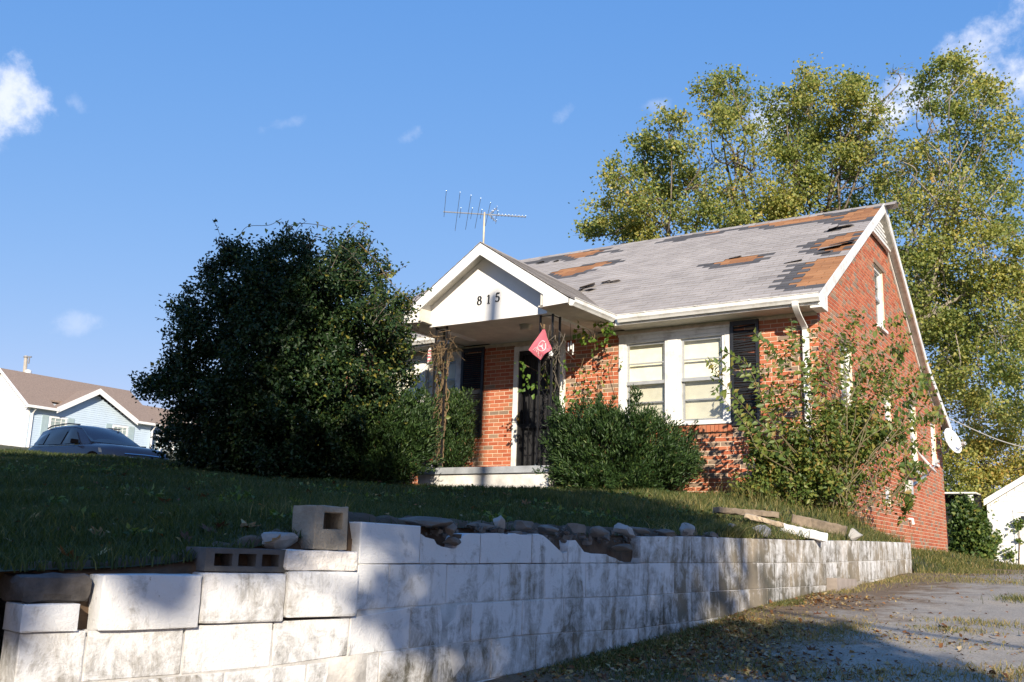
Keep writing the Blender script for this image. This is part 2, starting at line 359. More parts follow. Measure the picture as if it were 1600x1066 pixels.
def asphalt():
    mt, t, b = newmat('worn_asphalt')
    P = pos(t)
    n = noise(t, 75, 5, .75, P); r = ramp(t, [(.28, (.16, .147, .127)), (.46, (.32, .293, .252)), (.64, (.44, .40, .35)), (.8, (.60, .55, .47))], n.outputs['Fac'])
    n2 = noise(t, 1.6, 7, .7, P, .5); r2 = ramp(t, [(.3, (.62, .60, .58)), (.5, (.92, .90, .87)), (.7, (1.14, 1.06, .95))], n2.outputs['Fac'])
    c = mixc(t, 1., r.outputs[0], r2.outputs[0], 'MULTIPLY')
    # dirt washed over the edge next to the wall
    a = N(t, 'ShaderNodeAttribute', attribute_name='tint')
    n4 = noise(t, 3.5, 6, .7, P); s = N(t, 'ShaderNodeMath', operation='ADD'); t.links.new(a.outputs['Fac'], s.inputs[0]); t.links.new(n4.outputs['Fac'], s.inputs[1])
    mr = N(t, 'ShaderNodeMapRange'); mr.inputs['From Min'].default_value = .84; mr.inputs['From Max'].default_value = 1.08; t.links.new(s.outputs[0], mr.inputs['Value'])
    dc = ramp(t, [(.3, (.085, .058, .037)), (.7, (.26, .18, .11))], noise(t, 30, 5, .7, P).outputs['Fac'])
    c = mixc(t, mr.outputs[0], c, dc.outputs[0])
    t.links.new(c, b.inputs['Base Color']); b.inputs['Roughness'].default_value = .9; b.inputs['Specular IOR Level'].default_value = .3
    bump(t, b, n.outputs['Fac'], .7, .008); return mt
LAWNM = grassground(); ASPH = asphalt()
# the far ground, one sheet to the horizon
gx = np.r_[-1500, -600, -250, -120, -60, -30, np.linspace(-16, 16, 17), 30, 60, 120, 250, 600, 1500]
gy = np.r_[-1500, -600, -250, -120, -60, np.linspace(-40, 40, 41), 60, 120, 250, 600, 1500]
V, F = grid(len(gx), len(gy), lambda i, j: (gx[i], gy[j], float(Hd(gx[i], gy[j])) - .05))
mk('ground', V, F, LAWNM, kind='structure', smooth=True)
# driveway sheet
dys = np.linspace(-20, 26, 231); nxs = 36
def dz(x, y): return float(Hd(x, y)) + .010 * math.sin(x * 2.1 + 1.3 * y) + .006 * math.sin(3.7 * y - x)
def dfun(i, j):
    y = dys[j]; x0 = wx_of_y(min(max(y, -11.9), .5)) - .10 + (0 if y < .6 else min(.5, (y - .6) * .12)); x1 = 6.6
    u = i / (nxs - 1); x = x0 + (x1 - x0) * u
    return (x, y, dz(x, y) + .004)
V, F = grid(nxs, len(dys), dfun)
dist = V[:, 0] - np.array([wx_of_y(min(max(y, -11.9), .5)) for y in V[:, 1]])
tint = np.clip(.78 - dist * .36, 0, .72) + np.clip(-V[:, 1] - 6.5, 0, 4) * .035
mk('driveway', V, F, ASPH, kind='structure', smooth=True, tint=tint)
# lawn sheet behind the wall
lys = np.r_[-13.8, -13.2, -12.6, -12.3, np.linspace(-12.1, .6, 70), np.linspace(.9, 14, 28), np.linspace(16, 90, 24)]
lss = np.r_[np.linspace(0, 3, 16), np.linspace(3.4, 10, 17), np.linspace(11, 24, 14), np.linspace(27, 90, 16)]
def lfun(i, j):
    y = lys[j]; x = wx_of_y(min(max(y, -12.1), .6)) - .10 - lss[i]
    if y > -.3: x += min(1.3, (y + .3) * .4) * max(0, 1 - lss[i] / 3)
    if y < -12.1: f = min(1, (-12.1 - y) / 1.6); return (x, y, float(Hl2(x, -12.1)) * (1 - f) + (Hd1_(y) - .06) * f)
    return (x, y, float(Hl2(x, y)))
V, F = grid(len(lss), len(lys), lfun); F = F[:, ::-1]
mk('lawn', V, F, LAWNM, kind='structure', smooth=True)
# bank of bare soil that shows where the wall's top course is broken away
bs = np.linspace(.9, 9.0, 190)
V = []; 
for s in bs:
    x, y = wxy(s); dx, dy = wdir(s); nx_, ny_ = -dy, dx          # towards the lawn
    if nx_ > 0: nx_, ny_ = -nx_, -ny_
    zt = np.interp(s, [2.3, 3.1, 5, 7.3, 9], [-1.33, -1.34, -1.315, -1.27, -1.24]) if s > 2.33 else min(float(Hl(x + nx_ * .14, y + ny_ * .14)), -1.40) - .02
    for k, (o, dzv) in enumerate([(.06, -.45), (.065, -.22), (.075, -.10), (.10, -.02), (.16, .035), (.26, .045), (.42, .02), (.6, -.06)]):
        j = random.uniform(-.018, .018) if 0 < k else 0
        V.append((x + nx_ * (o + j), y + ny_ * (o + j), zt + dzv + random.uniform(-.016, .016)))
F = [(i * 8 + k, i * 8 + k + 1, (i + 1) * 8 + k + 1, (i + 1) * 8 + k) for i in range(len(bs) - 1) for k in range(7)]
mk('soil_bank', V, np.array(F), SOIL, kind='structure', smooth=True)

# ------------------------------------------------------------------ retaining wall
rw = thing('retaining_wall', (0.8, -6.5, -2.2), 'long white painted concrete block retaining wall between lawn and driveway', 'wall')
def zA(s): return np.interp(s, [0, 2.35, 3, 5, 7.3, 9, 12.6], [-1.545, -1.532, -1.523, -1.503, -1.484, -1.470, -1.395])
def zB(s): return np.interp(s, [.8, 1.2, 1.9, 2.34, 2.36, 3, 3.9, 5, 6, 9, 12.6], [-1.797, -1.792, -1.780, -1.772, -1.745, -1.726, -1.718, -1.723, -1.71, -1.69, -1.60])
def zC(s): return np.interp(s, [.8, 1.5, 2.1, 2.4, 3, 3.7, 5, 6, 7.3, 9, 12.6], [-1.995, -1.985, -1.97, -1.942, -1.927, -1.914, -1.935, -1.919, -1.898, -1.885, -1.8])
def zT(s): return np.interp(s, [2.3, 2.75, 3.1, 4, 5, 6, 7.3, 9, 10.1, 12.6], [-1.333, -1.335, -1.335, -1.335, -1.321, -1.293, -1.276, -1.249, -1.219, -1.181])
def zD(s): return zC(s) - .205
def zE(s): return zC(s) - .41
def wpt(s, n, z):
    x, y = wxy(s); dx, dy = wdir(s); return np.array([x + dy * n, y - dx * n, z])   # n: outward, to the driveway
bidx = 0
def wall_block(s0, s1, ft, fb, dirt, proud=0., topprof=None, depth=.19, j=.005, parent=None, mat=None, name='block'):
    """one block of the wall following its curve; ft / fb give the course heights; topprof: broken outline [(s, z)]"""
    g = .0038 if s0 < 2.3 else .0018; a, b = s0 + g, s1 - g; pr = proud + random.uniform(-.0015, .0015)
    tp = topprof or [(a, ft(a) - g), (b, ft(b) - g)]
    n = len(tp); r = .012
    front = [wpt(s, pr, z) for s, z in tp]; back = [wpt(s, pr - depth, z) for s, z in tp]
    fbot = [wpt(s, pr, fb(s) + g) for s, _ in tp]; bbot = [wpt(s, pr - depth, fb(s) + g) for s, _ in tp]
    V = front + fbot + back + bbot; F = []
    for i in range(n - 1):
        F += [(i, n + i, n + i + 1, i + 1), (i, i + 1, 2 * n + i + 1, 2 * n + i), (n + i, 3 * n + i, 3 * n + i + 1, n + i + 1), (2 * n + i, 2 * n + i + 1, 3 * n + i + 1, 3 * n + i)]
    F += [(0, 2 * n, 3 * n, n), (n - 1, 2 * n - 1, 4 * n - 1, 3 * n - 1)]
    me = bpy.data.meshes.new(name); V = np.array(V); o_ = (V.min(0) + V.max(0)) / 2
    me.from_pydata((V - o_).tolist(), [], F); bm = bmesh.new(); bm.from_mesh(me)
    bmesh.ops.recalc_face_normals(bm, faces=bm.faces)
    es = [e for e in bm.edges if len(e.link_faces) == 2 and e.calc_face_angle(0) > .7]
    bmesh.ops.bevel(bm, geom=es, offset=.0042 if topprof is None else .003, segments=1, profile=.6, affect='EDGES')
    for v in bm.verts: v.co += Vector((random.uniform(-1, 1), random.uniform(-1, 1), random.uniform(-1, 1))) * .0016
    bm.to_mesh(me); bm.free(); zz_ = np.array([v.co.z for v in me.vertices]); set_attr(me, dirt + np.where(zz_ < 0, .10, -.05) + np.array([random.uniform(-.08, .08) for _ in zz_]))
    me.materials.append(mat or BLOCK)
    o = bpy.data.objects.new(name, me); col.objects.link(o); place(o, o_, parent); return o
def dirtf(s, row):
    return float(np.clip(.40 + .14 * row + .55 * np.interp(s, [2.5, 4, 6, 7, 9], [-.25, 0, .25, .75, .55]) + random.uniform(-.16, .16), 0, 1))
topj = [2.36, 2.765, 3.24, 3.73, 4.125, 4.59, 5.054, 5.46, 5.865, 6.27, 6.68, 7.08, 7.49, 7.9, 8.3, 8.7, 9.02]
# outline of the broken top course, read along the wall
brk = [(2.767, -1.375), (2.80, -1.392), (2.86, -1.40), (2.885, -1.425), (2.92, -1.437), (3.00, -1.445), (3.035, -1.44), (3.045, -1.405), (3.10, -1.37), (3.14, -1.362), (3.236, -1.362),
       (3.244, -1.362), (3.33, -1.356), (3.40, -1.352), (3.49, -1.358), (3.56, -1.35), (3.62, -1.356), (3.727, -1.35), (3.733, -1.348), (3.80, -1.345), (3.85, -1.352), (3.91, -1.378), (4.0, -1.42), (4.06, -1.448), (4.121, -1.44),
       (4.129, -1.405), (4.15, -1.372), (4.21, -1.37), (4.28, -1.415), (4.32, -1.44), (4.42, -1.45), (4.50, -1.448), (4.586, -1.452), (4.594, -1.45), (4.64, -1.462), (4.72, -1.475), (4.77, -1.492), (4.86, -1.50), (5.0, -1.498), (5.05, -1.495)]
mcore = []
for k in range(len(topj) - 1):
    s0, s1 = topj[k], topj[k + 1]; tp = None
    if 2.76 <= s0 and s1 <= 5.06:
        tp = [(s, z) for s, z in brk if s0 <= s <= s1]
    wall_block(s0, s1, zT, zA, dirtf((s0 + s1) / 2, 0), 0, tp, parent=rw)
def row(js, ft, fb, r, skip=()):
    for k in range(len(js) - 1):
        wall_block(js[k], js[k + 1], ft, fb, dirtf((js[k] + js[k + 1]) / 2, r), 0, parent=rw)
row([2.36, 2.56, 2.97, 3.43, 3.871, 4.341, 4.746, 5.18, 5.58, 5.98, 6.38, 6.79, 7.19, 7.6, 8.0, 8.42, 8.82, 9.02], zA, zB, .4)
row([.885, 1.13, 1.525, 1.935, 2.334, 2.72, 3.18, 3.652, 4.088, 4.543, 4.994, 5.40, 5.8, 6.2, 6.6, 7.0, 7.4, 7.8, 8.2, 8.6, 9.02], zB, zC, .9)
row([.885, 1.32, 1.72, 2.118, 2.53, 2.943, 3.371, 3.8, 4.2, 4.62, 5.03, 5.44, 5.85, 6.25, 6.66, 7.06, 7.5, 7.9], zC, zD, 1.5)
row([.885, 1.13, 1.525, 1.935, 2.334, 2.72, 3.18, 3.652, 4.088, 4.543], zD, zE, 1.6)
# far section, set back a little after the end of the first
fj = [9.05, 9.45, 9.86, 10.26, 10.67, 11.08, 11.48, 11.88, 12.28, 12.62]
for k in range(len(fj) - 1):
    wall_block(fj[k], fj[k + 1], zT, zA, .72 + random.uniform(-.15, .1), -.035, parent=rw)
    wall_block(fj[k], fj[k + 1], zA, zB, .78 + random.uniform(-.15, .1), -.035, parent=rw)
    if k < 4: wall_block(fj[k], fj[k + 1], zB, zC, .95, -.035, parent=rw)
# mortar core just behind the faces
V = []; ss = np.linspace(.895, 12.6, 120)
for s in ss:
    off = -.005 if s < 9.03 else -.040
    zt = (-1.82 if s < 2.36 else (-1.53 if s < 5.06 else zT(s) - .012))
    for n_, z_ in ((off, zE(s)), (off, zt), (-.17, zt), (-.17, zE(s))): V.append(wpt(s, n_, z_))
F = [(i * 4 + k, (i + 1) * 4 + k, (i + 1) * 4 + (k + 1) % 4, i * 4 + (k + 1) % 4) for i in range(len(ss) - 1) for k in range(4)]
mk('mortar', V, np.array(F), JOINT, rw)
# concrete kerb lump at the foot, where the two sections meet
mb = MB(); 
mb.hexa([wpt(9.06, .10, -2.0), wpt(9.86, .05, -2.0), wpt(9.86, -.05, -2.0), wpt(9.06, -.05, -2.0)], [wpt(9.06, .09, -1.615), wpt(9.86, .05, -1.63), wpt(9.86, -.05, -1.63), wpt(9.06, -.05, -1.615)])
mb.build('footing', simple('footing_concrete', (.33, .28, .24), .95, .3, 6, bmp=.5), rw)

# loose blocks stacked on the low end of the wall
def loose(name, s0, s1, z0, z1, n0, n1, mat, label, cat, yaw=0., dirt=.2, rough=.0016, holes=None, bev=.01, tilt=0.):
    """a rounded block lying on the wall between two arc positions (front at n1, back at n0)"""
    sm = (s0 + s1) / 2; P = wxy(sm); d0 = wdir(sm); L = s1 - s0
    me = bpy.data.meshes.new(name); bm = bmesh.new()
    if holes is None:
        bmesh.ops.create_cube(bm, size=1)
        for v in bm.verts: v.co = Vector((v.co.x * L, v.co.y * (n1 - n0), v.co.z * (z1 - z0)))
    else:
        # front plate with rectangular cores running back: build as grid of cells minus holes
        xs = sorted(set([-L / 2, L / 2] + [h for hh in holes for h in hh[:2]])); zs = sorted(set([-(z1 - z0) / 2, (z1 - z0) / 2] + [h for hh in holes for h in hh[2:]]))
        D = (n1 - n0) / 2
        vv = {}
        def gv(x, y, z):
            k = (round(x, 5), round(y, 5), round(z, 5))
            if k not in vv: vv[k] = bm.verts.new(k)
            return vv[k]
        def solid(x, z): return not any(h[0] < x < h[1] and h[2] < z < h[3] for h in holes)
        for i in range(len(xs) - 1):
            for k in range(len(zs) - 1):
                x0, x1, a0, a1 = xs[i], xs[i + 1], zs[k], zs[k + 1]
                if solid((x0 + x1) / 2, (a0 + a1) / 2):
                    for y in (-D, D): bm.faces.new([gv(x0, y, a0), gv(x1, y, a0), gv(x1, y, a1), gv(x0, y, a1)])
                    for (p, q, cx, cz) in (((x0, a0), (x1, a0), (x0 + x1) / 2, a0 - 1e-3), ((x0, a1), (x1, a1), (x0 + x1) / 2, a1 + 1e-3), ((x0, a0), (x0, a1), x0 - 1e-3, (a0 + a1) / 2), ((x1, a0), (x1, a1), x1 + 1e-3, (a0 + a1) / 2)):
                        if (not solid(cx, cz)) or abs(cx) > L / 2 or abs(cz) > (z1 - z0) / 2:
                            bm.faces.new([gv(p[0], -D, p[1]), gv(q[0], -D, q[1]), gv(q[0], D, q[1]), gv(p[0], D, p[1])])
        bmesh.ops.recalc_face_normals(bm, faces=bm.faces)
    es = [e for e in bm.edges if len(e.link_faces) == 2 and e.calc_face_angle(0) > .7]
    bmesh.ops.bevel(bm, geom=es, offset=bev, segments=2, profile=.6, affect='EDGES')
    bmesh.ops.subdivide_edges(bm, edges=[e for e in bm.edges if e.calc_length() > .12], cuts=3, use_grid_fill=True)
    for v in bm.verts: v.co += Vector((random.uniform(-1, 1), random.uniform(-1, 1), random.uniform(-1, 1))) * rough
    bm.normal_update(); bm.to_mesh(me); bm.free(); set_attr(me, dirt + np.array([random.uniform(-.06, .06) for _ in me.vertices])); me.materials.append(mat)
    me.polygons.foreach_set('use_smooth', np.ones(len(me.polygons), bool)); me.set_sharp_from_angle(angle=.35)
    o = bpy.data.objects.new(name, me); col.objects.link(o)
    nn = (n0 + n1) / 2; loc = wpt(sm, nn, (z0 + z1) / 2); place(o, loc, None)
    o.rotation_euler = (0, tilt, math.atan2(d0[1], d0[0]) + yaw)
    return tag(o, label, cat)
LB = 'loose blocks stacked at the low end of the wall'
o = loose('concrete_block', 1.155, 1.567, -1.797, -1.586, -.17, .03, BLOCK, 'leftmost of three white blocks in a row, beside the dark rough stone', 'block', dirt=.22, rough=.002, bev=.010, tilt=-.006); tag(o, group=LB)
o = loose('concrete_block', 1.577, 1.967, -1.783, -1.577, -.17, .022, BLOCK, 'middle white block of the three in a row, under the block with three dark holes', 'block', dirt=.42, bev=.011); tag(o, group=LB)
o = loose('concrete_block', 1.974, 2.352, -1.768, -1.566, -.17, .03, BLOCK, 'right white block of the three in a row, touching the tall part of the wall', 'block', dirt=.36, bev=.014); tag(o, group=LB)
o = loose('cap_block', 1.965, 2.345, -1.562, -1.472, -.19, .02, simple('crusty_white_paint', (.74, .69, .63), .85, .25, 25, bmp=.9, bscale=70), 'thin rough white cap block under the flat rock and tan hollow block', 'block', rough=.004, bev=.012)
h = [(-.155 + .112 * i, -.155 + .112 * i + .082, -.026, .026) for i in range(3)]
o = loose('hollow_block', 1.595, 1.985, -1.572, -1.473, -.215, -.01, simple('dark_grey_concrete', (.10, .095, .09), .95, .3, 9, bmp=.5), 'flat dark grey concrete block with three square holes facing out', 'block', holes=h, bev=.003, rough=.0012, yaw=-.02)
o = loose('hollow_block', 2.10, 2.285, -1.468, -1.268, -.19, .0, simple('tan_concrete', (.34, .29, .22), .95, .3, 9, bmp=.9, bscale=80), 'tan hollow concrete block with one square hole, top of the stack beside the tall wall', 'block', holes=[(-.045, .060, -.008, .068)], bev=.006, rough=.0022, yaw=.05)
o = loose('cap_block', .875, 1.085, -1.796, -1.695, -.17, .02, BLOCK, 'short white block at the far left of the wall, under a dark stone', 'block', dirt=.22, bev=.007, yaw=.03)
# left end return of grey concrete under it
def rock(name, P, size, label, mat, seed, group=None, yaw=0., flat=.0, cat='rock', sub=3, angular=.35):
    r = random.Random(seed); me = bpy.data.meshes.new(name); bm = bmesh.new(); bmesh.ops.create_icosphere(bm, subdivisions=sub, radius=1)
    planes = [(Vector((r.gauss(0, 1), r.gauss(0, 1), r.gauss(0, 1))).normalized(), r.uniform(.42, .8)) for _ in range(16)]
    ph = [r.uniform(0, 6) for _ in range(6)]
    for v in bm.verts:
        c = v.co.copy()
        for n_, d_ in planes:
            e = c.dot(n_) - d_
            if e > 0: c -= n_ * e * (1 - angular * .3)
        k = 1 + .07 * math.sin(4 * c.x + ph[0]) + .06 * math.sin(5 * c.y + ph[1]) + .05 * math.sin(6 * c.z + ph[2]) + .02 * math.sin(17 * c.x + 13 * c.y + ph[3])
        c *= k; v.co = Vector((c.x * size[0], c.y * size[1], c.z * size[2]))
    bm.to_mesh(me); bm.free(); me.materials.append(mat); me.polygons.foreach_set('use_smooth', np.ones(len(me.polygons), bool))
    me.set_sharp_from_angle(angle=.32)
    o = bpy.data.objects.new(name, me); col.objects.link(o); place(o, P, None); o.rotation_euler = (0, flat, yaw); return tag(o, label, cat, group)
DARKSTONE = simple('dark_rough_stone', (.085, .075, .068), .95, .45, 14, bmp=1., bscale=22)
o = loose('stone_block', .865, 1.135, -1.692, -1.588, -.24, -.01, DARKSTONE, 'dark rough stone block at the far left, lying on the short white block', 'stone', rough=.007, bev=.03, yaw=.05)
mb = MB(); mb.hexa([wpt(2.13, -.13, -1.45), wpt(2.26, -.13, -1.45), wpt(2.26, -.15, -1.45), wpt(2.13, -.15, -1.45)], [wpt(2.13, -.13, -1.28), wpt(2.26, -.13, -1.28), wpt(2.26, -.15, -1.28), wpt(2.13, -.15, -1.28)]); q_ = mk('web', mb.V, mb.F, simple('shaded_core_concrete', (.20, .17, .13), .95), o, origin=np.mean(mb.V, 0)); q_.matrix_parent_inverse = o.rotation_euler.to_matrix().to_4x4().inverted()  # solid back of the core, coloured darker so the hole looks shaded
P = wpt(1.995, -.10, -1.424); rock('flat_rock', P, (.135, .10, .048), 'smooth flat grey rock on the white cap block left of the tan hollow block', PALESTONE, 5, yaw=.9)
G = 'rocks along the top of the wall'
RK = [  # px, py centre, half width px, half height px, depth factor back, seed, pale
 (668, 812, 64, 13, .10, 11, 0, 'long flat dark slab of rock at the left end of the rocks on the wall'),
 (703, 826, 17, 14, .03, 12, 0, 'dark lumpy rock wedged in the first notch of the broken wall top'),
 (707, 846, 20, 8, .02, 13, 0, 'small dark rock at the bottom of the first notch in the wall top'),
 (752, 819, 26, 9, .10, 14, 0, 'thin dark flat rock just left of the bluish pointed rock'),
 (781, 815, 14, 15, .05, 15, 1, 'bluish grey pointed rock tilted to the right on the wall'),
 (815, 818, 20, 13, .07, 16, 0, 'dark brown rock with a grey peak right of the bluish pointed rock'),
 (858, 825, 20, 10, .06, 17, 0, 'brown low rock in the middle of the broken wall top'),
 (900, 823, 16, 15, .07, 18, 0, 'grey brown upright rock above the hollow in the broken wall top'),
 (935, 828, 20, 14, .08, 19, 0, 'brown rounded rock left of the large blue grey slab'),
 (978, 829, 19, 15, .0, 20, 1, 'large blue grey slab of rock leaning over the last notch in the wall'),
 (968, 856, 20, 9, .02, 21, 0, 'dark rock hanging in the last notch under the blue grey slab'),
 (1000, 826, 15, 11, .10, 22, 0, 'brown grey rock just right of the blue grey slab'),
 (1038, 829, 22, 8, .08, 23, 0, 'long dark low rock beside the pale rounded boulder'),
 (1072, 828, 19, 11, .06, 24, 1, 'pale tan rounded boulder on the lit end of the wall'),
 (1110, 833, 14, 9, .10, 25, 0, 'tan rock at the edge of the grass right of the pale boulder'),
 (1143, 822, 9, 7, .35, 26, 1, 'small pale stone in the grass above the wall'),
 (1192, 828, 22, 12, .30, 27, 1, 'weathered pale rock left of the sloping white slab'),
 (1337, 836, 15, 10, .10, 28, 1, 'pale grey rock at the end of the old timber'),
]
def on_wall(px, py, back=0.):
    v = ray(px, py)
    for i in range(len(WP) - 1):
        a, b = WP[i], WP[i + 1]; M = np.array([[v[0], -(b - a)[0]], [v[1], -(b - a)[1]]]); tt, s_ = np.linalg.solve(M, a - CAM[:2])
        if tt > 0 and -1e-6 <= s_ <= 1: 
            d_ = (b - a) / np.hypot(*(b - a)); tt2 = tt * (1 + back / max(tt, .1)); return CAM + v * tt2, tt2, d_
    return None
for (px, py, hw, hh, bk, sd, pale, lb) in RK:
    P, dd, dr = on_wall(px, py, bk); k = dd / FPX
    f_ = 1 if pale or sd in (12, 13, 21) else .78; P = P - np.array([0, 0, .012 if f_ < 1 else 0])
    rock('rock', P, (hw * k * (1.0 if f_ == 1 else 1.15), max(hw * k * .7, .045), hh * k * 1.0 * f_), lb, PALESTONE if pale else STONE, sd, G, yaw=YAW + random.uniform(-.3, .3), flat=random.uniform(-.15, .15))
# timbers and broken slab at the lit end
def beam(name, A, B, wdt, hgt, mat, label, cat, rough=.004):
    A = np.array(A, float); B = np.array(B, float); L = np.linalg.norm(B - A)
    me = bpy.data.meshes.new(name); bm = bmesh.new(); bmesh.ops.create_cube(bm, size=1)
    for v in bm.verts: v.co = Vector((v.co.x * L, v.co.y * wdt, v.co.z * hgt))
    bmesh.ops.bevel(bm, geom=list(bm.edges), offset=.008, segments=1, affect='EDGES')
    bmesh.ops.subdivide_edges(bm, edges=[e for e in bm.edges if e.calc_length() > L * .5], cuts=14)
    for v in bm.verts: v.co += Vector((random.uniform(-1, 1), random.uniform(-1, 1), random.uniform(-1, 1))) * rough
    bm.to_mesh(me); bm.free(); me.materials.append(mat)
    o = bpy.data.objects.new(name, me); col.objects.link(o); place(o, (A + B) / 2, None)
    o.rotation_euler = Vector(B - A).to_track_quat('X', 'Z').to_euler(); return tag(o, label, cat)
TANST = simple('tan_sandstone', (.42, .33, .23), .95, .35, 8, bmp=.7, bscale=30)
beam('timber', at(1238, 812, 11.3) + (0, 0, 0), at(1322, 831, 11.05), .16, .12, TIMBER, 'weathered brown timber lying in the grass at the lit end of the wall', 'timber', .006)
beam('timber', at(1118, 797, 10.4), at(1212, 805, 10.6), .15, .06, TIMBER, 'flat sunken timber in the grass behind the sloping white slab', 'timber', .006)
beam('broken_slab', at(1165, 806, 9.9), at(1226, 822, 9.75), .26, .045, TANST, 'tan rough stone slab at the grass edge left of the white slab', 'slab', .008)
beam('broken_slab', at(1216, 824, 9.75), at(1289, 841, 9.72), .20, .085, BLOCK, 'sloping white painted slab on top of the wall end', 'slab', .004)

# crumbs of stone and dirt spilling along the broken wall top
mb = MB(); r_ = random.Random(9)
for i in range(480):
    s_ = r_.uniform(2.78, 6.6); o_ = -abs(r_.gauss(.10, .10)) - .015; zt_ = np.interp(s_, [2.3, 3.1, 5, 7.3, 9], [-1.33, -1.34, -1.315, -1.27, -1.24]) + r_.uniform(-.05, .03); c = wpt(s_, o_, zt_); q = r_.uniform(.008, .034)
    B = [c + np.array([r_.uniform(-1, 1), r_.uniform(-1, 1), r_.uniform(-1, 0)]) * q for _ in range(4)]; T = [b_ + np.array([r_.uniform(-.4, .4), r_.uniform(-.4, .4), r_.uniform(.4, 1)]) * q for b_ in B]
    mb.hexa(B, T)
mb.build('rubble', STONE, kind='stuff')
# ------------------------------------------------------------------ brick house
house = thing('brick_house', (-4.7, 5.0, -1.3), 'one storey red brick house with white gabled porch and patched grey roof', 'house')
XL, YB = -9.45, 10.05
def brickwall_tex():
    mt, t, b = newmat('brick_far_side')
    bt = N(t, 'ShaderNodeTexBrick'); bt.inputs['Color1'].default_value = (.42, .11, .055, 1); bt.inputs['Color2'].default_value = (.28, .10, .06, 1); bt.inputs['Mortar'].default_value = (.48, .39, .29, 1)
    bt.inputs['Scale'].default_value = 1; bt.inputs['Brick Width'].default_value = .203; bt.inputs['Row Height'].default_value = .0677; bt.inputs['Mortar Size'].default_value = .006
    g = N(t, 'ShaderNodeNewGeometry'); s = N(t, 'ShaderNodeSeparateXYZ'); c = N(t, 'ShaderNodeCombineXYZ'); a = N(t, 'ShaderNodeMath', operation='ADD')
    t.links.new(g.outputs['Position'], s.inputs[0]); t.links.new(s.outputs[0], a.inputs[0]); t.links.new(s.outputs[1], a.inputs[1]); t.links.new(a.outputs[0], c.inputs[0]); t.links.new(s.outputs[2], c.inputs[1])
    t.links.new(c.outputs[0], bt.inputs[0]); t.links.new(bt.outputs[0], b.inputs['Base Color']); b.inputs['Roughness'].default_value = .9; return mt
BRICKTEX = brickwall_tex()
def z_roof(y):
    """underside line of the roof along the gable"""
    return np.interp(y, [-.6, 4.3, 7.9, 10.6], [2.21, 5.20, 2.72, 1.60]) - .10
CH, BL = .0677, .2033
WIN_R = (-3.246, -1.35, .545, 2.075); WIN_L = (-8.34, -6.44, .545, 2.075); DOOR = (-5.29, -4.26, -.30, 2.06)
FO = [WIN_R, WIN_L, DOOR]
GO = [(3.92, 4.62, 2.80, 3.95), (1.2, 1.95, .45, 1.95), (4.22, 4.78, .74, 1.62), (6.45, 7.15, .38, 1.74), (8.76, 9.32, .72, 1.64), (3.96, 4.36, -.42, -.16)]
def panel_cells(u0, u1, zb, ztop, openings, extra):
    us = sorted(set([u0, u1] + [o[0] for o in openings] + [o[1] for o in openings] + extra)); us = [u for u in us if u0 <= u <= u1]
    out = []
    for a, b in zip(us[:-1], us[1:]):
        segs = [(zb, None)]; ops = sorted([o for o in openings if o[0] <= a + 1e-6 and o[1] >= b - 1e-6], key=lambda o: o[2])
        cur = zb
        for o in ops: out.append((a, b, cur, cur, o[2], o[2])) ; cur = o[3]
        out.append((a, b, cur, cur, ztop(a), ztop(b)))
    return out
# front wall: mortar backing with the openings left out
mb = MB()
for a, b, z0, z1, t0, t1 in panel_cells(XL, -.005, -1.0, lambda u: 2.16, FO, []):
    mb.box(a, b, .0055, .20, z0, t0)
front = mb.build('front_wall', MORTAR, house)
mb = MB()
for a, b, z0, z1, t0, t1 in panel_cells(.01, YB, -1.75, z_roof, GO, [4.3, 7.9]):
    B = [(-.20, a, z0), (-.0055, a, z0), (-.0055, b, z1), (-.20, b, z1)]; T = [(-.20, a, t0), (-.0055, a, t0), (-.0055, b, t1), (-.20, b, t1)]
    mb.hexa(B, T)
gable = mb.build('gable_wall', MORTAR, house)
mb = MB()
mb.box(XL + .2, -.2, YB - .2, YB, -1.75, 1.72)
for a, b in ((.2, 4.3), (4.3, 7.9), (7.9, YB - .2)):
    mb.hexa([(XL, a, -1), (XL + .2, a, -1), (XL + .2, b, -1), (XL, b, -1)], [(XL, a, z_roof(a)), (XL + .2, a, z_roof(a)), (XL + .2, b, z_roof(b)), (XL, b, z_roof(b))])
mb.build('rear_wall', BRICKTEX, house)
# bricks
def rtint():
    r = random.random()
    return random.uniform(0, .62) if r < .70 else random.uniform(.62, .84) if r < .86 else random.uniform(.84, 1)
def clip_spans(u0, u1, z0, z1, openings):
    sp = [(u0, u1)]
    for o in openings:
        if z1 > o[2] + .004 and z0 < o[3] - .004:
            ns = []
            for a, b in sp:
                if b <= o[0] or a >= o[1]: ns.append((a, b)); continue
                if a < o[0]: ns.append((a, o[0]))
                if b > o[1]: ns.append((o[1], b))
            sp = ns
    return [(a, b) for a, b in sp if b - a > .03]
fb = []
g = .0047
FO2 = [(o[0] - .0, o[1] + .0, o[2] - (.11 if o is not DOOR else 0), o[3]) for o in FO]       # a row of sill bricks below the windows
k0 = int(math.floor(-1.0 / CH))
for k in range(k0, 40):
    z0 = k * CH; z1 = z0 + CH
    if z1 > 2.165: break
    n = int((0 - XL) / BL) + 2
    for i in range(n):
        b = 0.0 - i * BL - (BL / 2 if k % 2 else 0); a = b - BL
        if k % 2 and i == 0: 
            for q in clip_spans(-BL / 2, 0, z0, z1, FO2): fb.append((q[0], q[1], z0, z1))
        for q in clip_spans(max(a, XL), min(b, 0), z0, z1, FO2): fb.append((q[0], q[1], z0, z1))
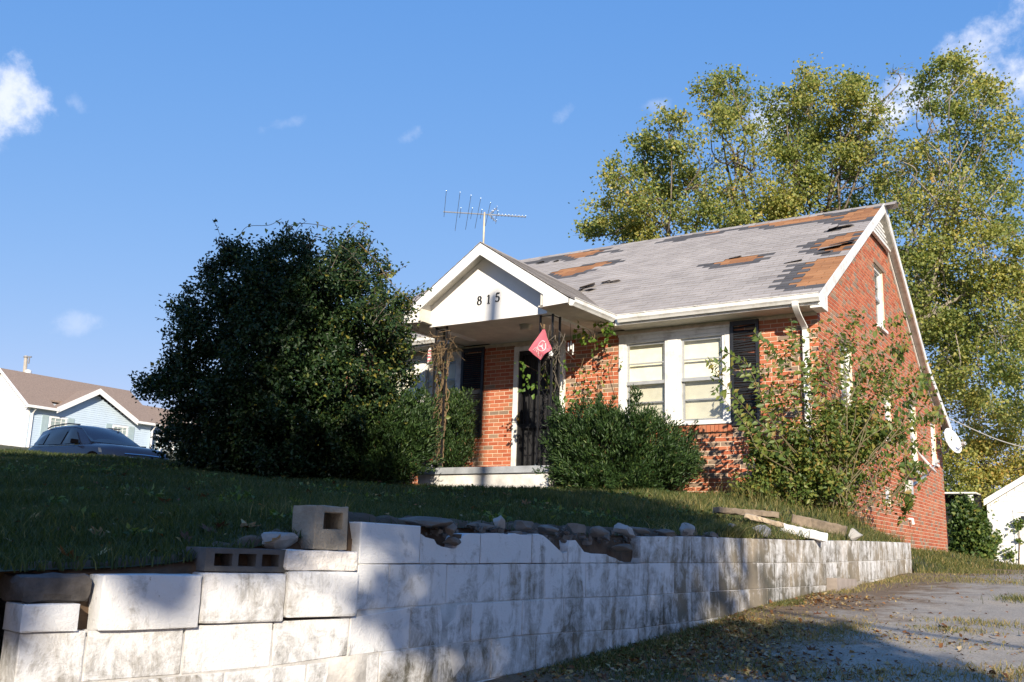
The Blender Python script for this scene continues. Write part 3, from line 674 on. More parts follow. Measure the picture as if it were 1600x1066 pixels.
def brick_geom(L, H, D):
    """brick standing 1 cm proud of the mortar, local frame: face towards -y"""
    j = lambda: random.uniform(-.0011, .0011); e = .003
    x, z = L / 2 - g, H / 2 - g
    V = [(-x + e + j(), 0, -z + e + j()), (x - e + j(), 0, -z + e + j()), (x - e + j(), 0, z - e + j()), (-x + e + j(), 0, z - e + j()),
         (-x, .003, -z), (x, .003, -z), (x, .003, z), (-x, .003, z), (-x, D, -z), (x, D, -z), (x, D, z), (-x, D, z)]
    F = [(0, 1, 2, 3)] + [(4 + i, 4 + (i + 1) % 4, (i + 1) % 4, i) for i in range(4)] + [(8 + i, 8 + (i + 1) % 4, 4 + (i + 1) % 4, 4 + i) for i in range(4)]
    return V, F
full = [q for q in fb if abs(q[1] - q[0] - BL) < 1e-4]
def vis_score(q):
    x, z = (q[0] + q[1]) / 2, (q[2] + q[3]) / 2
    if z < -.62: return 99
    if -6.3 < x < -5.85: return 98
    return math.hypot(x - CAM[0], CAM[1]) + (6 if x < -5.95 else 0)
full.sort(key=vis_score); ind = set(full[:300])
protos = []
for i in range(14):
    V_, F_ = brick_geom(BL, CH, .014); me = bpy.data.meshes.new('brick'); me.from_pydata(V_, [], F_); set_attr(me, [rtint()] * len(V_)); me.materials.append(BRICK); protos.append(me)
for q in full[:300]:
    inst(random.choice(protos), ((q[0] + q[1]) / 2, random.uniform(-.0015, .0015), (q[2] + q[3]) / 2), front, 'brick')
mb = MB()
for q in fb:
    if q in ind: continue
    V_, F_ = brick_geom(q[1] - q[0], q[3] - q[2], .014); o = np.array([(q[0] + q[1]) / 2, random.uniform(-.0015, .0015), (q[2] + q[3]) / 2]); mb.add(np.array(V_) + o, F_, rtint())
mb.build('bricks', BRICK, front, 'stuff', tint=True)
# sill bricks standing on edge under the windows
for W_ in (WIN_R, WIN_L):
    x = W_[0] + .02; i = 0
    while x < W_[1] - .03:
        m1 = MB(); m1.hexa([(x + .004, -.045, W_[2] - .125), (x + .062, -.045, W_[2] - .125), (x + .062, .02, W_[2] - .105), (x + .004, .02, W_[2] - .105)],
                           [(x + .004, -.045, W_[2] - .02), (x + .062, -.045, W_[2] - .02), (x + .062, .02, W_[2] - .002), (x + .004, .02, W_[2] - .002)], random.uniform(0, .75))
        m1.build('sill_brick', BRICK, front, tint=True); x += .0677
# gable bricks, one joined piece
mb = MB()
for k in range(int(-1.7 / CH), 80):
    z0 = k * CH; z1 = z0 + CH
    lo, hi = 0.0, YB
    zt = z1 + .02
    if zt > 2.2:
        ys = np.linspace(0, YB, 2001); ok = ys[z_roof(ys) > zt]
        if len(ok) == 0: break
        lo, hi = ok[0], ok[-1]
    elif zt > z_roof(YB):
        ys = np.linspace(0, YB, 2001); ok = ys[z_roof(ys) > zt]; lo, hi = 0.0, ok[-1]
    n = int(YB / BL) + 2
    for i in range(-1, n):
        a = i * BL + (BL / 2 if k % 2 else 0); b = a + BL
        for q in clip_spans(max(a, lo), min(b, hi), z0, z1, GO):
            V_, F_ = brick_geom(q[1] - q[0], z1 - z0, .014); V_ = np.array(V_)
            W3 = np.c_[-V_[:, 1] + random.uniform(-.0015, .0015), V_[:, 0] + (q[0] + q[1]) / 2, V_[:, 2] + (z0 + z1) / 2]
            mb.add(W3, F_, rtint())
mb.build('bricks', BRICK, gable, 'stuff', tint=True)

# ------------------------------------------------------------------ windows and door
def blindmesh(mb, P, U, Nn, u0, u1, z0, z1, n=-.09): mb.obox(P, U, Nn, u0, u1, n - .006, n, z0, z1)
def sash_window(P, U, Nn, w_, h_, parent, blind=True, name='window', casing=.075, lower_screen=True, deep=0.0):
    """double hung window with a rail across each sash; P lower corner of the opening, U along, Nn outward"""
    Z = np.array([0, 0, 1.]); m1 = MB(); c = casing
    m1.obox(P, U, Nn, 0, c, -.11 - deep, .012 - deep, 0, h_); m1.obox(P, U, Nn, w_ - c, w_, -.11 - deep, .012 - deep, 0, h_)
    m1.obox(P, U, Nn, c, w_ - c, -.11 - deep, .010 - deep, h_ - c, h_); m1.obox(P, U, Nn, c, w_ - c, -.11 - deep, .030 - deep, 0, c * .8)
    fr = m1.build(name, TRIM, parent)
    m2 = MB(); a, b = c, w_ - c; lo, hi = c * .8, h_ - c; mid = (lo + hi) / 2; s = .038
    for (z0, z1, n0, n1) in ((mid - .02, hi, -.055, -.030), (lo, mid + .02, -.085, -.060)):
        m2.obox(P, U, Nn, a, a + s, n0 - deep, n1 - deep, z0, z1); m2.obox(P, U, Nn, b - s, b, n0 - deep, n1 - deep, z0, z1)
        m2.obox(P, U, Nn, a + s, b - s, n0 - deep, n1 - deep, z0, z0 + s); m2.obox(P, U, Nn, a + s, b - s, n0 - deep, n1 - deep, z1 - s, z1)
        zm = (z0 + z1) / 2; m2.obox(P, U, Nn, a + s, b - s, n0 - deep, n1 - deep, zm - .011, zm + .011)
    m2.obox(P, U, Nn, a, b, -.028 - deep, -.006 - deep, mid - .03, mid + .025)
    m2.build('sash', GREYALU, fr)
    for (z0, z1, n0, mt_) in ((mid, hi - s, -.046, GLASS), (lo + s, mid, -.075, GLASS)):
        m3 = MB(); P_, U_, N_ = np.array(P, float), np.array(U, float), np.array(Nn, float); m3.add([P_ + U_ * u_ + N_ * (n0 - deep) + Z * z_ for u_, z_ in ((a + s - .005, z0), (b - s + .005, z0), (b - s + .005, z1), (a + s - .005, z1))], [(0, 1, 2, 3)]); m3.build('pane', mt_, fr)
    if lower_screen:
        m3 = MB(); m3.add([P_ + U_ * u_ + N_ * (-.025 - deep) + Z * z_ for u_, z_ in ((a + .004, lo), (b - .004, lo), (b - .004, mid - .03), (a + .004, mid - .03))], [(0, 1, 2, 3)]); m3.build('insect_screen', SCREEN, fr)
    m4 = MB(); m4.obox(P, U, Nn, a - .01, b + .01, -.125 - deep, -.118 - deep, lo - .01, hi + .01) ; m4.build('blind', BLIND if blind else DARKROOM, fr)  # where no blind hangs, a near-black sheet stands for the unlit room
    return fr
XU, YN, YU, XN = (1, 0, 0), (0, -1, 0), (0, 1, 0), (1, 0, 0)
for W_ in (WIN_R, WIN_L):
    x0, x1, z0, z1 = W_; mid = (x0 + x1) / 2; uw = (x1 - x0 - .34) / 2
    sash_window((x0 + .08, 0, z0 + .03), XU, YN, uw, z1 - z0 - .13, house, casing=.045)
    sash_window((x1 - .08 - uw, 0, z0 + .03), XU, YN, uw, z1 - z0 - .13, house, casing=.045)
    m1 = MB(); m1.box(x0, x0 + .08, -.022, .10, z0, z1); m1.box(x1 - .08, x1, -.022, .10, z0, z1); m1.box(x0 + .08, x1 - .08, -.024, .10, z1 - .10, z1)
    m1.box(x0 + .08 + uw, x1 - .08 - uw, -.022, .10, z0 + .03, z1 - .10); m1.box(x0 - .015, x1 + .015, -.05, .10, z0 - .002, z0 + .03); m1.box(x0 - .01, x1 + .01, -.04, -.024, z1 - .03, z1 + .005)
    m1.build('window_casing', TRIM, house)
for (a, b, z0, z1) in GO[:5]:
    sash_window((0, a, z0), YU, XN, b - a, z1 - z0, house, blind=(z0 < 2), casing=.06, deep=.05)
    m1 = MB(); m1.obox((0, a, z0), YU, XN, -.03, b - a + .03, -.12, .045, -.055, -.002); m1.build('window_sill', TRIM, house)
    m1 = MB(); m1.obox((0, a, z0), YU, XN, -.06, b - a + .06, -.01, .02, z1 - z0 + .003, z1 - z0 + .10, .95); m1.build('lintel', BRICK, house, tint=True)
a, b, z0, z1 = GO[5]
m1 = MB(); m1.obox((0, a, z0), YU, XN, 0, b - a, -.10, -.02, 0, z1 - z0); m1.build('basement_window', TRIM, house)
# shutters
def shutter(x0, x1, z0, z1, broken, label=None):
    m1 = MB(); s = .05; mid = (z0 + z1) / 2
    m1.box(x0, x0 + s, -.042, -.006, z0, z1); m1.box(x1 - s, x1, -.042, -.006, z0, z1)
    for zz in (z0, mid - .04, z1 - .07): m1.box(x0 + s, x1 - s, -.040, -.006, zz, zz + .07)
    sh = m1.build('shutter', SHUT, house)
    if label: sh['label'] = label
    z = z0 + .09
    while z < z1 - .1:
        if not (mid - .06 < z < mid + .04):
            tl = random.uniform(-.03, .03) if broken else 0; dz_ = random.uniform(-.008, .008) if broken else 0
            xe = x1 - s - (random.uniform(.05, .22) if broken and random.random() < .12 else 0)
            m2 = MB(); m2.hexa([(x0 + s, -.036, z - .008 + dz_), (xe, -.036, z - .008 + dz_ + tl), (xe, -.010, z + .022 + dz_ + tl), (x0 + s, -.010, z + .022 + dz_)],
                               [(x0 + s, -.036, z - .002 + dz_), (xe, -.036, z - .002 + dz_ + tl), (xe, -.010, z + .028 + dz_ + tl), (x0 + s, -.010, z + .028 + dz_)])
            m2.build('slat', SHUT, sh)
        z += .036
shutter(-1.335, -.885, .50, 2.12, True, 'black louvred shutter with crooked and missing slats')
shutter(-6.42, -5.93, .50, 2.12, False)
# door
m1 = MB(); x0, x1, z0, z1 = DOOR; z0 = -.21
m1.box(x0, x0 + .09, -.03, .14, z0, z1); m1.box(x1 - .09, x1, -.03, .14, z0, z1); m1.box(x0 + .09, x1 - .09, -.028, .14, z1 - .08, z1)
m1.build('door_frame', TRIM, house)
m1 = MB(); m1.box(x0 + .09, x1 - .09, .07, .11, z0 + .01, z1 - .08)
door = m1.build('front_door', simple('black_door', (.028, .028, .03), .5, .2), house)
m1 = MB(); a, b = x0 + .09, x1 - .09
m1.box(a, a + .07, .0, .035, z0 + .01, z1 - .08); m1.box(b - .07, b, .0, .035, z0 + .01, z1 - .08); m1.box(a + .07, b - .07, .002, .033, z1 - .15, z1 - .08); m1.box(a + .07, b - .07, .002, .033, z0 + .01, z0 + .12); m1.box(a + .07, b - .07, .002, .033, .62, .70)
m1.build('security_frame', BLACKM, door)
x = a + .13
while x < b - .09:
    m2 = MB(); m2.box(x - .008, x + .008, .008, .026, z0 + .12, z1 - .15); m2.build('security_bar', BLACKM, door); x += .095
m2 = MB(); m2.lathe((a + .035, -.002, .78), [(.018, 0), (.018, .02), (.028, .03), (.03, .05), (.012, .065)], 10, axis=(0, -1, 0)); m2.box(a + .02, a + .05, -.008, -.001, .70, .90)
m2.build('handle', simple('brass', (.55, .38, .12), .3, .1, metal=1.), door)

# ------------------------------------------------------------------ roofs
ES, RY, RZ = -.45, 4.3, 5.20                      # front eave line, ridge
E0 = np.array([0, ES, 2.30]); RD = np.array([0, RY, RZ]); SL = np.linalg.norm(RD - E0); SD = (RD - E0) / SL; SN = np.array([0, -SD[2], SD[1]])
XR = .155; XE = XL - .15
mb = MB()
mb.hexa([(XE, ES, 2.23), (XR, ES, 2.23), (XR, RY, RZ - .07), (XE, RY, RZ - .07)], [(XE, ES, 2.29), (XR, ES, 2.29), (XR, RY, RZ - .008), (XE, RY, RZ - .008)])
mb.hexa([(XE, RY, RZ - .07), (XR, RY, RZ - .07), (XR, 7.9, 2.65), (XE, 7.9, 2.65)], [(XE, RY, RZ - .008), (XR, RY, RZ - .008), (XR, 7.9, 2.72), (XE, 7.9, 2.72)])
mb.hexa([(XE, 7.9, 2.65), (XR, 7.9, 2.65), (XR, 10.45, 1.60), (XE, 10.45, 1.60)], [(XE, 7.9, 2.72), (XR, 7.9, 2.72), (XR, 10.45, 1.67), (XE, 10.45, 1.67)])
roof = mb.build('roof', DECK, house)
EXP, TW = .142, .305
def roof_uv(px, py):
    v = ray(px, py); t_ = ((E0 - CAM) @ SN) / (v @ SN); P = CAM + v * t_; return P[0], (P - E0) @ SD
# patches where the upper shingles blew off and the older brown layer shows; outlines read from the place
PATCH = [[(1236, 447), (1266, 408), (1322, 398), (1302, 430), (1292, 446)], [(1268, 412), (1318, 402), (1300, 436), (1240, 440)],
         [(1108, 416), (1130, 405), (1183, 398), (1188, 404), (1150, 414)], [(1276, 381), (1332, 362), (1346, 358), (1336, 372), (1316, 392), (1280, 391)],
         [(1160, 356), (1200, 344), (1300, 334), (1298, 341), (1230, 353)], [(1306, 344), (1335, 330), (1372, 320), (1366, 340), (1318, 348)],
         [(880, 401), (905, 393), (938, 391), (930, 398), (892, 407)], [(858, 429), (885, 420), (950, 409), (942, 417), (893, 430), (872, 434)], [(1095, 366), (1150, 354), (1152, 357), (1110, 366)]]
DARKP = [[(1022, 381), (1052, 370), (1120, 360), (1118, 366), (1060, 377)], [(818, 411), (850, 404), (852, 408), (826, 415)], [(1272, 346), (1310, 338), (1312, 344), (1280, 350)], [(942, 391), (975, 393), (960, 397)], [(1290, 364), (1330, 350), (1325, 360)], [(838, 408), (880, 398), (884, 404), (845, 414)]]
def uvpoly(poly): return np.array([roof_uv(*q) for q in poly])
PU = [uvpoly(p) for p in PATCH]; DU = [uvpoly(p) for p in DARKP]
def inside(pt, P):
    x, y = pt; c = False; n = len(P)
    for i in range(n):
        a, b = P[i], P[i - 1]
        if (a[1] > y) != (b[1] > y) and x < (b[0] - a[0]) * (y - a[1]) / (b[1] - a[1]) + a[0]: c = not c
    return c
ncr = int(SL / EXP)
state = {}
ntab = int((XR - XE) / (TW / 1)) + 2
def near_poly(pt, polys, e=0.0):
    return any(inside(pt, P) for P in polys)
tabs = []
for k in range(ncr + 1):
    u = k * EXP; off = (k % 2) * TW / 2 + random.uniform(-.01, .01)
    i = 0; x = XE - off
    while x < XR:
        a, b = max(x, XE), min(x + TW, XR)
        if b - a > .03:
            c = ((a + b) / 2, u + EXP / 2); s = 'grey'
            if near_poly(c, PU): s = 'brown'
            elif near_poly(c, DU): s = 'dark'
            tabs.append([a, b, u, min(u + EXP, SL), s, k])
        x += TW
bykey = {}
for t_ in tabs: bykey.setdefault(t_[5], []).append(t_)
for t_ in tabs:                                    # shingles beside a blown off patch show their dark covered half
    if t_[4] == 'grey':
        for kk in (t_[5] - 1, t_[5]):
            for q in bykey.get(kk, []):
                if q[4] == 'brown' and q[0] - (.10 if kk == t_[5] else -.05) < t_[1] and q[1] + (.10 if kk == t_[5] else -.05) > t_[0] and random.random() < (.75 if kk == t_[5] else .0): t_[4] = 'edge'
        if t_[4] == 'grey':
            for q in bykey.get(t_[5] + 1, []):
                if q[4] == 'brown' and q[0] + .05 < t_[1] and q[1] - .05 > t_[0] and random.random() < .8: t_[4] = 'edge'
def tab_geom(a, b, u0, u1, s):
    """tab rising a little at its lower edge; returns verts and colour"""
    lift = {'grey': .010, 'brown': .006, 'dark': .008, 'edge': .009}[s] + random.uniform(0, .003); th = .005; gp = .004
    tint = {'grey': random.choice([.34, .38, .42, .46]) + random.uniform(-.04, .05), 'brown': random.uniform(.68, 1), 'dark': random.uniform(.02, .13), 'edge': random.uniform(.0, .13)}[s]
    if s == 'grey' and random.random() < .02: tint = .2
    ov = .05
    L = lambda x, u, n: E0 + np.array([x, 0, 0]) + SD * u + SN * n
    base = 0 if s != 'brown' else -.004
    B = [L(a + gp, u0 - .004, base + lift - th), L(b - gp, u0 - .004, base + lift - th), L(b - gp, u1 + ov, base + .001), L(a + gp, u1 + ov, base + .001)]
    T = [L(a + gp, u0 - .004, base + lift), L(b - gp, u0 - .004, base + lift), L(b - gp, u1 + ov, base + .003), L(a + gp, u1 + ov, base + .003)]
    return B, T, tint
def tabvis(t_):
    x, y = (t_[0] + t_[1]) / 2, ES + t_[2] * SD[1]
    under = y < 1.4 and -6.5 + max(0, (y + .5)) * .95 < x < -3.1 - max(0, y + .5) * .95
    return (1e3 if under or t_[1] - t_[0] < .3 else 0) + math.hypot(x - CAM[0], y - CAM[1])
tabs.sort(key=tabvis); mb = MB()
for i, t_ in enumerate(tabs):
    B, T, tn = tab_geom(*t_[:5])
    if i < 300:
        m2 = MB(); m2.hexa(B, T, tn); m2.build('shingle', SHINGLE, roof, tint=True)
    else: mb.hexa(B, T, tn)
# ridge caps
x = XE
while x < XR:
    for sg in (1, -1):
        mb.hexa([(x, RY, RZ + .004), (x + .26, RY, RZ + .010), (x + .26, RY + sg * .13, RZ - .075), (x, RY + sg * .13, RZ - .081)], [(x, RY, RZ + .012), (x + .26, RY, RZ + .02), (x + .26, RY + sg * .13, RZ - .067), (x, RY + sg * .13, RZ - .073)], random.choice([.2, .3, .4]))
    x += .27
# courses on the rear slopes
for (y0, z0, y1, z1) in ((7.9, 2.72, RY, RZ), (10.45, 1.67, 7.9, 2.72)):
    n = int(math.hypot(y1 - y0, z1 - z0) / EXP); 
    for k in range(n):
        ya, za = y0 + (y1 - y0) * k / n, z0 + (z1 - z0) * k / n; yb, zb = y0 + (y1 - y0) * (k + 1) / n, z0 + (z1 - z0) * (k + 1) / n
        mb.hexa([(XE, ya, za), (XR, ya, za), (XR, yb, zb - .01), (XE, yb, zb - .01)], [(XE, ya, za + .012), (XR, ya, za + .012), (XR, yb, zb + .002), (XE, yb, zb + .002)], random.uniform(.25, .5))
mb.build('shingles', SHINGLE, roof, 'stuff', tint=True)
# lifted and curled shingles
def flap(px, py, w_, l_, ang, rot, tn, n=5):
    x, u = roof_uv(px, py); mb2 = MB(); V_ = []
    ca, sa = math.cos(rot), math.sin(rot)
    for i in range(n + 1):
        f = i / n; n_ = math.sin(ang) * l_ * f * (1 - .35 * f) + .012; uu = l_ * f * math.cos(ang * .6)
        for sx in (-1, 1):
            lx = sx * w_ / 2; du = -uu
            V_.append(E0 + np.array([x + lx * ca - du * sa, 0, 0]) + SD * (u + lx * sa + du * ca) + SN * (n_ + (.02 * f if sx > 0 else 0)))
    F_ = [(2 * i, 2 * i + 1, 2 * i + 3, 2 * i + 2) for i in range(n)]
    V2 = [v + SN * .004 for v in V_]; k = len(V_)
    mb2.add(V_ + V2, [f[::-1] for f in F_] + [tuple(i + k for i in f) for f in F_] + [(2 * n, 2 * n + 1, k + 2 * n + 1, k + 2 * n)], tn)
    o = mb2.build('lifted_shingle', SHINGLE, roof, tint=True); return o
flap(918, 449, 0.30, 0.19, 0.56, .5, .3); flap(928, 452, 0.22, 0.16, 0.31, -.5, .36); flap(948, 442, 0.18, 0.12, 0.50, .2, .15); flap(962, 441, 0.24, 0.10, 0.56, -.1, .35); flap(905, 455, 0.14, 0.14, 0.43, .9, .05)
flap(1312, 357, 0.36, 0.14, 0.50, .1, .4); flap(1300, 360, 0.18, 0.16, 0.56, .6, .05); flap(1326, 354, 0.24, 0.14, 0.43, -.3, .45); flap(1316, 381, 0.40, 0.24, 0.37, .25, .12); flap(1300, 386, 0.36, 0.20, 0.25, .1, .42); flap(1288, 396, 0.22, 0.07, 0.31, 0, .05)
flap(1150, 403, 0.22, 0.07, 0.25, 0, .1); flap(1240, 410, 0.29, 0.06, 0.31, .1, .08); flap(845, 411, 0.22, 0.07, 0.37, 0, .1); flap(870, 409, 0.14, 0.07, 0.37, 0, .1)
# rake boards, soffits, frieze, gable vent
m1 = MB(); 
def rake(y0, z0, y1, z1, x0, x1, dn=.17, up=.012):
    m1.hexa([(x0, y0, z0 - dn), (x1, y0, z0 - dn), (x1, y1, z1 - dn), (x0, y1, z1 - dn)], [(x0, y0, z0 + up), (x1, y0, z0 + up), (x1, y1, z1 + up), (x0, y1, z1 + up)])
rake(ES, 2.29, RY, RZ, XR + .001, XR + .026); rake(7.9, 2.72, RY, RZ, XR + .001, XR + .026); rake(10.45, 1.67, 7.9, 2.72, XR + .001, XR + .026)
m1.hexa([(.02, ES + .005, 2.10), (XR + .024, ES + .005, 2.10), (XR + .024, -.10, 2.10), (.02, -.10, 2.10)], [(.02, ES + .005, 2.20), (XR + .024, ES + .005, 2.20), (XR + .024, -.10, 2.36), (.02, -.10, 2.36)])
m1.build('rake_board', TRIM, house)
m1 = MB(); rake(ES + .4, 2.29 + .61 * .4 - .09, RY, RZ - .09, .0, XR, .02, 0.01); rake(7.9, 2.62, RY, RZ - .095, .0, XR, .02, .01); rake(10.4, 1.60, 7.9, 2.62, .0, XR, .02, .01)
m1.build('rake_soffit', simple('grey_soffit', (.50, .48, .44), .8, .3, 5), house)
m1 = MB(); rake(.1, z_roof(.1) + .01, RY, z_roof(4.3) + .01, .004, .03, .11, 0); rake(7.9, z_roof(7.9) + .01, RY, z_roof(4.3) + .01, .004, .03, .11, 0); rake(10.0, z_roof(10.) + .01, 7.9, z_roof(7.9) + .01, .004, .03, .11, 0)
m1.build('frieze_board', TRIM, house)
m1 = MB(); A, B_, T_ = (.035, 3.62, 4.50), (.035, 4.98, 4.50), (.035, 4.30, 4.97)
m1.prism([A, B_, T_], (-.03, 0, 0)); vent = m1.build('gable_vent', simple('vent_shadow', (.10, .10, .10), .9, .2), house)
for z in (4.515, 4.59, 4.665, 4.74, 4.815):
    hw = .66 * (4.97 - z) / .47; m2 = MB(); m2.hexa([(.036, 4.3 - hw, z), (.075, 4.3 - hw, z - .015), (.075, 4.3 + hw, z - .015), (.036, 4.3 + hw, z)], [(.036, 4.3 - hw, z + .05), (.075, 4.3 - hw, z + .025), (.075, 4.3 + hw, z + .025), (.036, 4.3 + hw, z + .05)]); m2.build('slat', TRIM, vent)
m2 = MB(); m2.obox((.03, 3.56, 4.46), (0, 1, 0), (1, 0, 0), 0, 1.48, 0, .06, 0, .04); m2.build('vent_frame', TRIM, vent)
# front soffit and fascia
for a, b in ((-3.12, .02), (XL - .1, -6.40)):
    m1 = MB(); m1.box(a, b, ES + .01, .0, 2.150, 2.170); m1.build('eave_soffit', SOFFIT, house)
for a, b in ((-3.10, XR), (XE, -6.40)):
    m1 = MB(); m1.box(a, b, ES - .012, ES + .01, 2.14, 2.29); m1.build('fascia_board', TRIM, house)
def gutter(A, B, out, name='gutter'):
    """ogee gutter swept from A to B; out = outward horizontal direction; A, B at the top back edge"""
    A = np.array(A, float); B = np.array(B, float); out = np.array(out, float)
    prof = [(0, 0), (0, -.105), (.055, -.115), (.075, -.085), (.098, -.06), (.100, -.012), (.112, 0), (.112, .006), (.094, .006), (.092, -.05), (.066, -.08), (.05, -.105), (.008, -.098), (.006, 0)]
    m1 = MB(); V_ = [P + out * a + np.array([0, 0, b]) for P in (A, B) for a, b in prof]; n = len(prof)
    m1.add(V_, [(i, (i + 1) % n, n + (i + 1) % n, n + i) for i in range(n)] + [tuple(range(n)), tuple(range(2 * n - 1, n - 1, -1))])
    return m1.build(name, TRIM, house)
GY = ES - .014
gutter((-3.02, GY, 2.285), (XR + .02, GY, 2.285), (0, -1, 0)); gutter((XE, GY, 2.275), (-6.5, GY, 2.285), (0, -1, 0))
# little seams and hangers on the front gutter
m1 = MB()
for x in (-2.55, -1.7, -.85): m1.box(x, x + .03, GY - .118, GY - .02, 2.283, 2.296)
m1.build('gutter_hanger', TRIM, house)
m1 = MB(); pts = curve([(-.17, GY - .055, 2.19), (-.17, GY - .05, 2.12), (-.17, GY + .10, 2.02), (-.17, -.055, 1.88), (-.17, -.05, 1.7), (-.17, -.05, -.55), (-.17, -.10, -.66)], 5)
def ribbon_tube(m1, pts, w_, d_):
    for i in range(len(pts) - 1):
        a, b = pts[i], pts[i + 1]
        m1.hexa([(a[0] - w_, a[1] - d_, a[2]), (a[0] + w_, a[1] - d_, a[2]), (a[0] + w_, a[1] + d_, a[2]), (a[0] - w_, a[1] + d_, a[2])][::-1], [(b[0] - w_, b[1] - d_, b[2]), (b[0] + w_, b[1] - d_, b[2]), (b[0] + w_, b[1] + d_, b[2]), (b[0] - w_, b[1] + d_, b[2])][::-1])
ribbon_tube(m1, pts, .042, .032); m1.build('downspout', WHITE, house)

# ------------------------------------------------------------------ porch
PX, PHZ, PE = -4.76, 3.36, 2.27; PXR, PXL = -3.13, -6.39; PYF = -1.93
psl = (PHZ - PE) / (PXR - PX)
mb = MB()
for sx in (1, -1):
    xe = PX + sx * (PXR - PX)
    mb.hexa([(PX, PYF, PHZ - .06), (xe, PYF, PE - .06), (xe, 1.4, PE - .06), (PX, 1.4, PHZ - .06)], [(PX, PYF, PHZ - .01), (xe, PYF, PE - .01), (xe, 1.4, PE - .01), (PX, 1.4, PHZ - .01)])
proof = mb.build('porch_roof', DECK, house)
mb = MB(); SLP = math.hypot(PXR - PX, PHZ - PE); ncp = int(SLP / EXP)
for sx in (1, -1):
    n_ = np.array([sx * psl, 0, 1.]); n_ /= np.linalg.norm(n_); dn = np.array([-sx * (PXR - PX), 0, PHZ - PE]) / SLP; e0 = np.array([PX + sx * (PXR - PX), 0, PE])
    for k in range(ncp + 1):
        y = PYF - .02 - (k % 2) * TW / 2
        u0, u1 = k * EXP, min((k + 1) * EXP + .03, SLP)
        zc = PE + (u0) / SLP * (PHZ - PE); ymax = ES + (zc - 2.30) / .61 + .15
        while y < ymax:
            a, b = max(y, PYF - .02), y + TW
            L = lambda yy, u, q: e0 + dn * u + n_ * q + np.array([0, yy, 0])
            tn = random.choice([.2, .3, .36, .42, .48]) + random.uniform(-.03, .05)
            if b - a > .04: mb.hexa([L(a + .004, u0 - .004, .008), L(b - .004, u0 - .004, .008), L(b - .004, u1, .0), L(a + .004, u1, .0)], [L(a + .004, u0 - .004, .014), L(b - .004, u0 - .004, .014), L(b - .004, u1, .003), L(a + .004, u1, .003)], tn)
            y += TW
    mb.hexa([(PX, PYF - .02, PHZ + .004), (PX, 1.3, PHZ + .004), (PX + sx * .12, 1.3, PHZ - .076), (PX + sx * .12, PYF - .02, PHZ - .076)], [(PX, PYF - .02, PHZ + .014), (PX, 1.3, PHZ + .014), (PX + sx * .12, 1.3, PHZ - .064), (PX + sx * .12, PYF - .02, PHZ - .064)], .35)
mb.build('shingles', SHINGLE, proof, 'stuff', tint=True)
# rake fascia with boxed returns
m1 = MB()
for sx in (1, -1):
    X_ = lambda d: PX + sx * d
    out = [(X_(0), PHZ - .015), (X_(1.63), PE - .015), (X_(1.63), 2.185), (X_(1.20), 2.165), (X_(1.20), 2.165 + .19), (X_(0), PHZ - .015 - .19)]
    m1.prism([(a, PYF - .022, b) for a, b in (out if sx < 0 else out[::-1])], (0, .024, 0))
pf = m1.build('porch_fascia', WHITE, house)
m1 = MB(); 
for sx in (1, -1):
    X_ = lambda d: PX + sx * d
    # sloping soffit between fascia and gable face, and the level soffit of the eave returns
    m1.hexa([(X_(0), PYF + .002, PHZ - .10), (X_(1.2), PYF + .002, PHZ - .10 - 1.2 * psl), (X_(1.2), -1.66, PHZ - .10 - 1.2 * psl), (X_(0), -1.66, PHZ - .10)][::sx], [(X_(0), PYF + .002, PHZ - .07), (X_(1.2), PYF + .002, PHZ - .07 - 1.2 * psl), (X_(1.2), -1.66, PHZ - .07 - 1.2 * psl), (X_(0), -1.66, PHZ - .07)][::sx])
    a, b = sorted((X_(1.10), X_(1.615))); m1.box(a, b, PYF + .003, -.005, 2.175, 2.195)
    m1.hexa([(X_(1.2), PYF + .003, 2.168), (X_(1.14), PYF + .003, 2.168), (X_(1.14), -1.6, 2.168), (X_(1.2), -1.6, 2.168)][::-sx], [(X_(1.2), PYF + .003, 2.56), (X_(1.14), PYF + .003, 2.56), (X_(1.14), -1.6, 2.56), (X_(1.2), -1.6, 2.56)][::-sx])
m1.build('porch_soffit', SOFFIT, house)
m1 = MB(); hw = 1.145
face = [(PX - hw - .04, 2.135), (PX + hw - .04, 2.135), (PX + hw - .04, PHZ - .09 - hw * psl), (PX, PHZ - .085), (PX - hw - .04, PHZ - .09 - hw * psl)]
m1.prism([(a, -1.665, b) for a, b in face][::-1], (0, .04, 0)); m1.box(PX - hw - .04, PX - hw + .10, -1.624, ES, 2.14, 2.30); m1.box(PX + hw - .18, PX + hw - .04, -1.624, -.0, 2.14, 2.30)
m1.build('porch_gable', WHITE, house)
m1 = MB(); m1.box(PX - hw + .10, PX + hw - .18, -1.624, -.0, 2.155, 2.175); m1.build('porch_ceiling', SOFFIT, house)
m1 = MB(); m1.lathe((-4.42, -1.05, 2.155), [(.11, 0), (.11, -.02), (.09, -.03), (.095, -.07), (.05, -.09), (.01, -.095)], 16); m1.build('porch_light', simple('frosted_lamp', (.55, .50, .40), .3, .1), house, smooth=True)
gutter((PXR + .002, PYF + .02, 2.255), (PXR + .002, GY - .112, 2.285), (1, 0, 0)); gutter((PXL - .002, PYF + .02, 2.255), (PXL - .002, GY - .1, 2.275), (-1, 0, 0))
